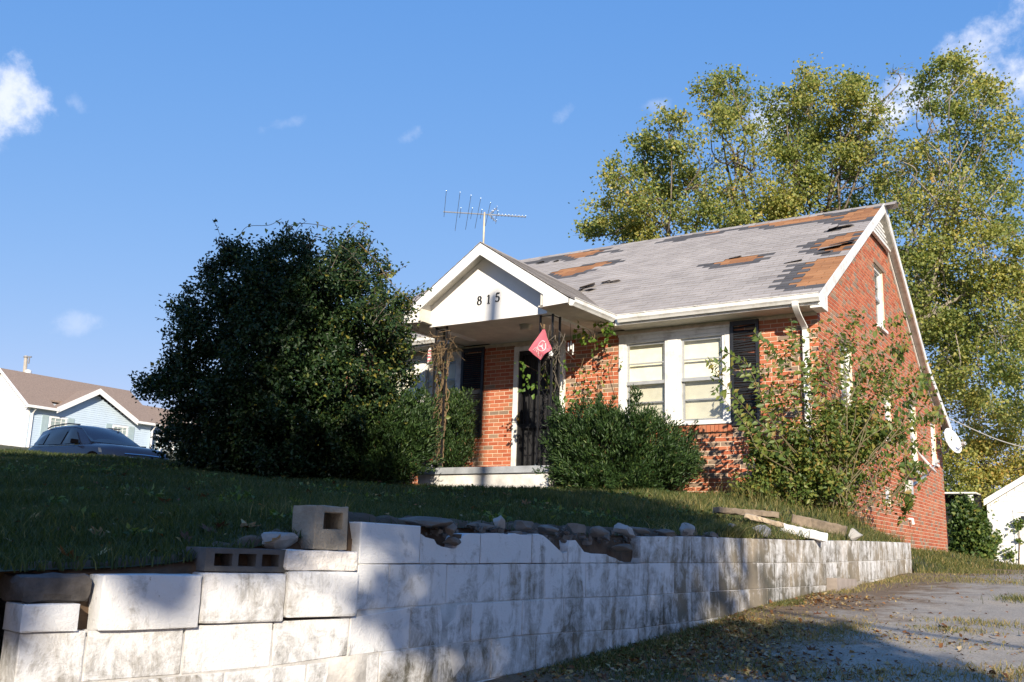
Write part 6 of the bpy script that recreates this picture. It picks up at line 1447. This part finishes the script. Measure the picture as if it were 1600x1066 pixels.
# --- vines on the porch columns, sapling by the gutter, climbers on the brick
def vine_tangle(label, col_c, z0, z1, n, mat, r, leaves=0, lm=LEAF_FRESH, headz=None):
    t_ = thing('climbing_vine', (col_c[0], col_c[1], z0), label, 'vine'); m1 = MB()
    for i in range(n):
        ph = rng.uniform(0, 6.28); k_ = rng.uniform(.6, 2.2); rr = r * rng.uniform(.4, 1.1); za = z0 + (z1 - z0) * rng.uniform(0, .2); zb = z0 + (z1 - z0) * rng.uniform(.7, 1.)
        zz = np.linspace(za, zb, 16); pts = [np.array([col_c[0] + .10 + rr * math.cos(ph + k_ * (z - z0) * 2.2) + rng.normal() * .02, col_c[1] + .08 + rr * math.sin(ph + k_ * (z - z0) * 2.2) + rng.normal() * .02, z]) for z in zz]
        m1.tube(pts, rng.uniform(.004, .010), 4)
    if headz:
        for i in range(90 if leaves else 26):
            c = np.array([col_c[0] + .10, col_c[1] - .02, headz]) + rng.normal(size=3) * (.13, .10, .16); d_ = unit(rng.normal(size=3) + np.array([0, 0, -.5])); m1.tube([c, c + d_ * .10 + rng.normal(size=3) * .03, c + d_ * .22 + np.array([0, 0, -.06])], .004, 3)
    m1.build('stems', mat, t_)
    if leaves:
        p = np.array([[col_c[0] + .1, col_c[1], rng.uniform(z0 + .5, z1 - .4)] for _ in range(leaves)]) + rng.normal(size=(leaves, 3)) * (.16, .1, .1); foliage('leaves', p, .075, lm, t_, tint_n(leaves, .5, .25), .8, .3, droop=.4)
    return t_
vine_tangle('dry brown vine wrapped thickly round the left porch column', (-5.84, -1.58), -.2, 2.0, 18, VINE, .10, 46, LEAF_VINE, 1.72)
vine_tangle('bare grey vine twisted round the right iron porch column', (-3.62, -1.56), .9, 1.95, 3, simple('grey_vine', (.13, .11, .085), .9), .08, 0, headz=1.62)
def sprig(name, label, stems, d_, leafpts, lm, size, spread, n, cat='vine'):
    t_ = thing(name, at(stems[0][0][0], stems[0][0][1], d_), label, cat); m1 = MB()
    for s_ in stems: m1.tube(curve([at(a, b, d_) for a, b in s_], 6), .0055, 4)
    m1.build('stems', VINE, t_); p = np.concatenate([at(a, b, d_) + rng.normal(size=(n, 3)) * spread for a, b in leafpts]); foliage('leaves', p, size, lm, t_, tint_n(len(p), .45, .25), .7, .3, droop=.7); return t_
sprig('climbing_vine', 'thin sapling with bright green drooping leaves under the inner gutter corner', [[(930, 548), (929, 525), (931, 500), (930, 490)], [(928, 530), (918, 515), (900, 515)], [(931, 505), (945, 505), (955, 520)], [(930, 500), (915, 492), (905, 488)]], 15.6, [(908, 490), (900, 517), (910, 522), (932, 507), (949, 508), (952, 521), (944, 526), (934, 536), (956, 514), (918, 528)], LEAF_FRESH, .09, .06, 9)
sprig('climbing_vine', 'yellow green vine leaves across the foot of the right iron column', [[(870, 640), (850, 590), (820, 570)], [(875, 640), (890, 620), (920, 615)]], 15.3, [(815, 573), (825, 600), (838, 605), (846, 575), (862, 600), (872, 575), (885, 618), (900, 625), (925, 628), (940, 640), (870, 620), (910, 610), (895, 640)], LEAF_FRESH, .08, .07, 10)
sprig('climbing_vine', 'thin climber with scattered leaves on the brick left of the double window', [[(912, 640), (905, 590), (912, 560)], [(930, 640), (938, 600), (940, 570)], [(962, 620), (955, 570), (960, 550)]], 15.9, [(908, 575), (912, 600), (918, 590), (940, 612), (944, 570), (938, 590), (960, 560), (952, 545)], LEAF_VINE, .07, .07, 7)
# ivy covered bush beside the garage
iv = thing('ivy_bush', at(1520, 890, 31.5), 'dark bush overgrown with pale ivy between the house and the garage', 'bush'); sp = []
for (a, b, r) in ((1506, 802, 15), (1522, 815, 17), (1502, 835, 15), (1522, 848, 17), (1534, 868, 12), (1510, 872, 15), (1530, 832, 11), (1537, 848, 8), (1500, 862, 11)): sp.append((at(a, b, 31.5 + rng.uniform(-.5, .5)), r / FPX * 31.5, 1300, 10, .13))
pts, _c = clumps(sp); foliage('leaves', pts, .12, LEAF_VINE, iv, tint_n(len(pts), .35, .25), .8)
m1 = limb_paths(at(1520, 892, 31.5), [c for c, *_ in sp], .05); m1.build('stems', BARK, iv)
sh = thing('shed', at(1497, 880, 34.), 'dark open shed corner behind the brick house, left of the ivy bush', 'shed')
c = at(1490, 886, 34.); m1 = MB(); m1.box(c[0] - .9, c[0] + .95, c[1] + .6, c[1] + .7, -1.6, 1.0); m1.build('rear_wall', DARKROOM, sh); m1 = MB(); m1.box(c[0] - 1.0, c[0] + .9, c[1] - .2, c[1] + 1.0, 1.0, 1.05); m1.build('roof', TRIM, sh); m1 = MB(); m1.box(c[0] + .62, c[0] + .78, c[1] - .1, c[1] + .05, -1.6, 1.0); m1.build('post', TRIM, sh)
iw = thing('climbing_vine', at(1590, 830, 33.6), 'small ivy patches climbing the white garage front by its door', 'vine')
p = np.concatenate([on_y(a, b, 24.22) + rng.normal(size=(m_, 3)) * (s_, .02, s_) for a, b, s_, m_ in ((1591, 820, .10, 90), (1578, 868, .12, 70), (1556, 850, .12, 60), (1593, 845, .05, 25), (1560, 838, .10, 40), (1552, 872, .10, 60))]); foliage('leaves', p, .11, LEAF_VINE, iw, tint_n(len(p), .45, .2), .8, out=np.array([0, -.8, 0]))
m1 = MB(); m1.tube([on_y(1592, 885, 24.24), on_y(1593, 850, 24.24), on_y(1591, 818, 24.24)], .02, 4); m1.build('stems', VINE, iw)

# ------------------------------------------------------------------ lawn grass
def inframe(P, mrg=60):
    q = P - CAM; dz_ = q @ FWD; x = 800 + FPX * (q @ RIGHT) / dz_; y = 533 - FPX * (q @ UP) / dz_
    return (dz_ > .3) & (x > -mrg) & (x < 1600 + mrg) & (y < 1066 + mrg) & (y > 0), dz_
n0 = 2600000
xs = rng.uniform(-27, 2.3, n0); ys = rng.uniform(-12.0, 9, n0)
edge = np.interp(ys, WP[:, 1], WP[:, 0]) - .09 + np.minimum(1.3, np.maximum(0, ys + .3) * .4)
d2 = (xs - CAM[0]) ** 2 + (ys - CAM[1]) ** 2
keep = (xs < edge) & (rng.uniform(0, 1, n0) < np.clip(38 / d2, 0, 1)) & ~((ys > -.02) & (xs > -9.5) & (xs < .03)) & ~((xs > -5.95) & (xs < -3.48) & (ys > -1.78))
xs, ys = xs[keep], ys[keep]; P = np.c_[xs, ys, Hl2(xs, ys) - .006]; k_, _d = inframe(P, 420); P = P[k_]
soilz = (edge[keep][k_] - P[:, 0] < .34) & (P[:, 1] > -10.2) & (P[:, 1] < -6.2); P = P[~(soilz & (rng.uniform(0, 1, len(P)) < .93))]
dd = np.hypot(P[:, 0] - CAM[0], P[:, 1] - CAM[1])
patch = np.sin(P[:, 0] * 2.3 + 1.1 * P[:, 1]) * np.sin(P[:, 1] * 1.9 - .6 * P[:, 0]) + .5 * np.sin(P[:, 0] * 6.1) * np.sin(P[:, 1] * 5.3)
h = rng.uniform(.03, .085, len(P)) * (1 + .35 * patch) * np.where((P[:, 0] > -2.5) & (P[:, 1] > -5), 1.35, 1.0)
dry = np.where((P[:, 1] > -6) & (P[:, 0] > -1.5), .12, 0) + np.where((P[:, 1] > -4.6) & (P[:, 0] > -2.5), .14, 0)  # paler, yellower blades brighten the strip of lawn where the sun falls
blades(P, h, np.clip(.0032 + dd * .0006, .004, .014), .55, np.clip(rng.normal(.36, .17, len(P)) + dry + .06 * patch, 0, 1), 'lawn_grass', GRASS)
print('lawn blades', len(P))
wp_ = []
for i in range(110):
    x, y = rng.uniform(-9, .3), rng.uniform(-11.2, -2.2)
    if x > wx_of_y(y) - .3: continue
    c = np.array([x, y, float(Hl(x, y)) + .03]); wp_.append(c + rng.normal(size=(26, 3)) * (.06, .06, .012))
wp_ = np.concatenate(wp_); foliage('lawn_weeds', wp_, .05, LEAF_VINE, None, tint_n(len(wp_), .5, .2), .6, .8)
# rough grass and weeds along the foot of the wall and in the driveway's cracks
def tuft(px, py, r, n, hgt, tm, name_list):
    c = None
    for d_ in np.linspace(3, 20, 900):
        q = at(px, py, d_)
        if q[2] < Hd(q[0], q[1]): c = q; break
    if c is None: return
    p = np.c_[c[0] + rng.normal(size=n) * r[0], c[1] + rng.normal(size=n) * r[1], np.zeros(n)]; name_list.append((p[:int(n * .62)], rng.uniform(.3, 1, n)[:int(n * .62)] * hgt * .85, np.full(int(n * .62), tm + .22)))
acc = []
for (px, py, rx, ry, n, hg, tm) in [(900, 1040, .14, .30, 1500, .07, .4), (960, 1025, .12, .30, 1700, .07, .42), (1020, 1010, .14, .35, 1700, .07, .45), (1060, 990, .14, .35, 1500, .06, .5), (1110, 975, .14, .4, 1500, .06, .6), (1160, 960, .12, .4, 1300, .06, .62), (1200, 950, .10, .35, 1100, .06, .55), (1230, 945, .06, .15, 900, .07, .4), (1265, 932, .06, .2, 500, .06, .45), (1180, 985, .16, .35, 1700, .06, .75), (1240, 975, .18, .35, 1500, .06, .68), (1320, 985, .10, .30, 1300, .07, .7), (1300, 1000, .2, .2, 900, .05, .7), (1240, 1000, .22, .25, 1500, .05, .6), (1120, 1010, .25, .30, 1100, .05, .6), (1180, 1030, .3, .25, 1000, .05, .6), (1080, 1045, .25, .2, 900, .05, .5), (1000, 1060, .2, .2, 1100, .06, .38), (1340, 1010, .35, .12, 1100, .05, .6), (1420, 1005, .3, .12, 700, .05, .65), (1290, 1060, .35, .12, 600, .06, .6), (1400, 1062, .4, .12, 700, .06, .65), (1520, 1062, .35, .12, 900, .07, .7), (1590, 1055, .25, .1, 700, .08, .7), (1530, 975, .25, .10, 700, .06, .62), (1480, 985, .16, .08, 500, .05, .6), (1595, 940, .10, .16, 900, .10, .45), (1365, 912, .12, .5, 900, .07, .65), (1400, 905, .12, .5, 900, .07, .6), (1320, 925, .10, .4, 700, .06, .68),
                                   (1440, 890, .35, .8, 1900, .14, .42), (1470, 885, .5, .8, 1900, .15, .40), (1500, 895, .5, .5, 1500, .12, .5), (1440, 905, .4, .7, 1600, .08, .6), (1520, 907, .6, .4, 1200, .07, .6), (1570, 912, .6, .3, 900, .07, .6), (1480, 878, .3, .5, 1200, .2, .38)]:
    tuft(px, py, (rx, ry), n, hg, tm, acc)
P = np.concatenate([a[0] for a in acc]); h = np.concatenate([a[1] for a in acc]); tm = np.concatenate([a[2] for a in acc])
wx_ = np.array([wx_of_y(min(max(y, -11.9), .5)) for y in P[:, 1]]); ok = (P[:, 0] > wx_ + .015) | (P[:, 1] > -.25); P, h, tm = P[ok], h[ok], tm[ok]
P[:, 2] = np.where(P[:, 1] > -.3, np.maximum(Hl2(P[:, 0], P[:, 1]), Hd(P[:, 0], P[:, 1])), Hd(P[:, 0], P[:, 1])) - .004
blades(P, h, .006, .9, np.clip(tm + rng.normal(size=len(P)) * .15, 0, 1), 'driveway_grass', GRASS)
# grass hanging over the wall top at the lit end
sp = []
for s_ in rng.uniform(5.6, 9.0, 1100): sp.append(wpt(s_, -rng.uniform(.02, .25), zT(s_) + .01))
for s_ in rng.normal(6.75, .18, 900): sp.append(wpt(s_, -rng.uniform(-.01, .2), zT(s_) - .0))
for s_ in rng.uniform(9.9, 12.5, 1500): sp.append(wpt(s_, -rng.uniform(.06, .4), zT(s_) + .0))
P = np.array(sp); blades(P, rng.uniform(.04, .16, len(P)), .006, 1.3, tint_n(len(P), .66, .18), 'wall_top_grass', GRASS)
sp = [wpt(s_, -.16, z_) for s_, z_ in [(2.33 + rng.normal() * .03, -1.42) for _ in range(30)]] 
# tall clump beside the hollow block
P = at(520, 822, 4.95) + rng.normal(size=(160, 3)) * (.05, .05, .005); P2 = at(445, 830, 5.3) + rng.normal(size=(260, 3)) * (.10, .10, .005); P = np.r_[P, P2]; P[:, 2] = Hl(P[:, 0], P[:, 1]); blades(P, rng.uniform(.08, .18, len(P)), .004, .6, tint_n(len(P), .55, .2), 'tall_grass', GRASS)

# ------------------------------------------------------------------ fallen leaves
LEAFDRY = tintmat('dry_fallen_leaf', [(0, (.10, .04, .018)), (.4, (.24, .11, .04)), (.7, (.36, .22, .07)), (.85, (.45, .34, .14)), (1, (.40, .33, .24))], .8, .2, 60, weather=.15)
def leaf_shape(kind, r_):
    if kind == 0: R = [(90, 1), (68, .52), (48, .88), (25, .45), (5, .75), (-25, .38), (-60, .25), (-90, .12), (-120, .25), (-155, .38), (175, .75), (155, .45), (132, .88), (112, .52)]
    else: R = [(90, 1), (60, .55), (25, .45), (-20, .42), (-60, .5), (-90, .75), (-120, .5), (200, .42), (155, .45), (120, .55)]
    pts = [(q * math.cos(math.radians(a)), q * math.sin(math.radians(a))) for a, q in R]; n = len(pts)
    cu = r_.uniform(.15, .5); tw = r_.uniform(-.3, .3)
    f = lambda x, y: (x, y, cu * (x * x + .6 * y * y) + tw * x * y + r_.uniform(-.04, .04))
    V = [(0, 0, 0)] + [f(*p) for p in pts]; return V, [(0, 1 + i, 1 + (i + 1) % n) for i in range(n)]
lmesh = []
r_ = random.Random(5)
for i in range(18):
    V_, F_ = leaf_shape(i % 3 > 1, r_); me = bpy.data.meshes.new('fallen_leaf'); me.from_pydata([tuple(c * .058 for c in v) for v in V_], [], F_); set_attr(me, [r_.random()] * len(V_)); me.materials.append(LEAFDRY); lmesh.append(me)
def fallen(px, py, hfn, label, group, scale=1.):
    for d_ in np.linspace(3, 26, 2300):
        q = at(px, py, d_)
        if q[2] < hfn(q[0], q[1]): break
    else: return
    o = bpy.data.objects.new('fallen_leaf', random.choice(lmesh)); col.objects.link(o); place(o, (q[0], q[1], hfn(q[0], q[1]) + (.02 if hfn is Hl1 else .012)), None)
    o.rotation_euler = (random.uniform(-.5, .5), random.uniform(-.5, .5), random.uniform(0, 6.28)); s_ = scale * random.uniform(.75, 1.25); o.scale = (s_, s_, s_); tag(o, label, 'leaf', group)
def Hl1(x, y): return float(Hl(np.array(x), np.array(y)))
def Hd1(x, y): return float(Hd(x, y))
LW = [(102, 783), (40, 776), (105, 757), (150, 761), (25, 730), (415, 783), (322, 782), (260, 790), (340, 830), (325, 838), (380, 832), (145, 875), (110, 880), (45, 815), (75, 805), (520, 762), (540, 782), (730, 787), (735, 800), (700, 770), (655, 790), (640, 772), (595, 778), (580, 800), (480, 775), (300, 770), (225, 770), (185, 745), (85, 840), (160, 845), (230, 830), (290, 850), (255, 815), (820, 790), (860, 800), (905, 790), (610, 760), (450, 765), (760, 775), (690, 755), (20, 855), (200, 800), (430, 850), (560, 808), (790, 778), (940, 800), (1020, 812)]
for i, (a, b) in enumerate(LW): fallen(a + rng.uniform(-4, 4), b + rng.uniform(-3, 3), Hl1, 'dry brown or yellow fallen leaf lying in the lawn grass', 'fallen leaves on the lawn', 1.35)
DW = [(930, 1028), (960, 1040), (1000, 1040), (1075, 1025), (1085, 1035), (1100, 1025), (1160, 990), (1200, 992), (1210, 1000), (1225, 990), (1185, 1018), (1050, 1045), (1010, 1030), (1320, 945), (1475, 978), (1480, 982), (1545, 1008), (1430, 1025), (1435, 1032), (1290, 985), (1315, 1035), (1300, 1055), (1370, 1050), (1110, 1060), (1120, 1058), (1170, 1060), (1200, 1030), (1240, 1040), (1265, 1020), (1150, 1000), (1130, 985), (1140, 1010), (1190, 1045), (1450, 1055), (1480, 1058), (1550, 1058), (1575, 1060), (1520, 1050), (1420, 1060), (1350, 1000), (1275, 965), (1220, 965), (1100, 990), (1060, 1005), (985, 1055), (945, 1060), (890, 1055), (1045, 1025), (1345, 1065), (1390, 1040), (1260, 990), (1300, 970), (1180, 1000), (1230, 1015)]
for a, b in DW: fallen(a + rng.uniform(-4, 4), b + rng.uniform(-3, 3), Hd1, 'dry curled brown fallen leaf lying on the driveway', 'fallen leaves on the driveway', .85)
# the small stuff: crumbs of leaf litter along the wall foot and over the drive
n = 2600; s_ = rng.uniform(2.5, 8.6, n); o_ = np.abs(rng.normal(0, .38, n)) + .02
P = np.array([wpt(a, b, 0) for a, b in zip(s_, o_)]); ex = np.c_[rng.uniform(1.5, 6, 700), rng.uniform(-11, 4, 700), np.zeros(700)]; e2 = np.c_[rng.normal(1.7, .7, 2600), rng.normal(-7.9, .9, 2600), np.zeros(2600)]; e2 = e2[e2[:, 0] > .95]; P = np.r_[P, ex, e2]; P[:, 2] = Hd(P[:, 0], P[:, 1]) + .012
n = len(P); L_ = rng.uniform(.012, .048, n); V_, F_ = leaf_mesh(P, L_, L_ * .7, np.c_[rng.normal(size=(n, 2)), rng.normal(size=n) * .3], np.c_[rng.normal(size=(n, 2)) * .4, np.ones(n)], .15)
mk('leaf_litter', V_, F_, LEAFDRY, None, 'stuff', np.repeat(rng.uniform(0, 1, n), 4))
n = 1500; xs = rng.uniform(-12, .5, n); ys = rng.uniform(-11.5, -2, n); k_ = xs < np.interp(ys, WP[:, 1], WP[:, 0]) - .2; P = np.c_[xs, ys, Hl(xs, ys) + rng.uniform(.02, .05, n)][k_]
n = len(P); L_ = rng.uniform(.02, .05, n); V_, F_ = leaf_mesh(P, L_, L_ * .7, np.c_[rng.normal(size=(n, 2)), rng.normal(size=n) * .3], np.c_[rng.normal(size=(n, 2)) * .4, np.ones(n)], .15)
mk('leaf_litter', V_, F_, LEAFDRY, None, 'stuff', np.repeat(rng.uniform(.2, 1, n), 4))

# ------------------------------------------------------------------ across the street, behind the camera: the trees and pole that throw the shade
EU = np.array([-SUN_H[1], SUN_H[0]])
def sunpt(u, v, S): xy = EU * u + SUN_H * S; return np.array([xy[0], xy[1], v + SUN_T * S])
def shade_tree(label, u0, S, blobs, dens, leaf=.16, trunk_r=.16, mat=LEAF_MAPLE):
    b = sunpt(u0, 0, S); b[2] = -2.9; cl_ = [(sunpt(u, v, S + rng.uniform(-.8, .8)), r, 1.0) for u, v, r in blobs]
    top = np.mean([c for c, _, _ in cl_], 0); top = np.array([b[0], b[1], max(-1.0, top[2] - 1.4)])
    return tree(label, b, top, cl_, leaf, dens, mat, 'street trees behind the camera', trunk_r=trunk_r, name='street_tree', tint_mean=.4, sgk=.34, kmul=34, gap=1.0)
# crown whose shade covers the lawn; its top edge leaves the house front lit, its foot the low end of the wall
B1 = [(u, v, r) for u, v, r in [(-6.3, -.95, .55), (-5.4, -.95, .55), (-4.6, -1.1, .55), (-3.9, -1.5, .55), (-3.3, -2.1, .5), (-7.0, -.8, .6), (-7.8, -.7, .7), (-6.4, -1.8, .7), (-5.4, -1.8, .7), (-4.4, -2.0, .7), (-3.6, -2.7, .55), (-7.4, -1.7, .8), (-6.6, -2.8, .8), (-5.6, -2.8, .8), (-4.6, -3.0, .8), (-7.6, -2.7, .8), (-6.5, -3.8, .7), (-5.5, -3.7, .7), (-4.6, -3.9, .6), (-7.5, -3.7, .7), (-3.9, -3.5, .45), (-8.4, -1.6, .8), (-8.5, -2.6, .8), (-8.4, -3.6, .7), (-6.3, -4.35, .36), (-6.9, -4.4, .38), (-7.5, -4.35, .4), (-8.2, -4.3, .4), (-8.9, -4.1, .5), (-9.6, -3.8, .6), (-6.8, -4.85, .27), (-7.15, -4.9, .3), (-7.55, -4.9, .3), (-6.5, -4.68, .16), (-7.95, -4.8, .35), (-9.2, -1.0, .7), (-9.3, -2.0, .8), (-9.3, -3.0, .8), (-10.2, -1.2, .8), (-10.3, -2.3, .8), (-11.2, -1.5, .8), (-11.3, -2.6, .8), (-12.3, -2.0, .9)]]
shade_tree('round street tree shading the lawn', -5.1, 22.5, B1, 1500, .20)
B2 = [(-8.6, 1.0, .7), (-9.4, 1.2, .7), (-9.0, 2.0, .7), (-9.8, 2.3, .7), (-8.4, 2.3, .55), (-9.2, 3.0, .7), (-8.2, 3.2, .55), (-7.7, 2.6, .35), (-10.4, .4, .7), (-9.7, .2, .6), (-10.8, 1.4, .6), (-8.0, 3.7, .35), (-8.9, 3.9, .5), (-7.9, 1.4, .35), (-11.8, .3, .6), (-8.9, .3, .4)]
shade_tree('tall street tree shading the left of the holly', -9.4, 25.5, B2, 1300, .18)
B3 = [(u_ + rng.uniform(-.05, .05), v_ + rng.uniform(-.04, .04), .33) for v_ in (-4.68, -5.15, -5.65, -6.2, -6.7) for u_ in (-5.33, -4.85, -4.35, -3.87, -3.4, -2.97)] + [(-4.9, -4.4, .3), (-4.5, -4.4, .3), (-5.35, -4.3, .34), (-2.75, -5.5, .2), (-2.7, -6.0, .3), (-2.2, -6.2, .3), (-1.6, -6.3, .3), (-1.0, -6.2, .3)]  # grid of leaf blobs, shaped to lay shade over the near driveway
shade_tree('low unseen bush placed to shade the near driveway', -4.4, 18.5, B3, 1700, .14, .10)
pb = sunpt(-4.88, 0, 18.0); pole = thing('street_pole', (pb[0], pb[1], -2.9), 'round wooden street pole behind the camera', 'pole')
m1 = MB(); a = sunpt(-5.02, 0, 18.0); b = sunpt(-4.68, 0, 18.0); m1.tube([(a[0], a[1], -2.9), (b[0], b[1], 10.1)], [.115, .085], 10); m1.build('pole_shaft', simple('pole_wood', (.25, .19, .14), .9), pole)
m1 = MB(); a = sunpt(-4.9, -2.28, 18.0); b = sunpt(1.6, -7.55, 18.0); m1.tube([a, b], .032, 6); m1.build('streak_cable', ALU, pole)  # unseen cable added to cast the thin streak of shade on the driveway
bpy.context.view_layer.update()
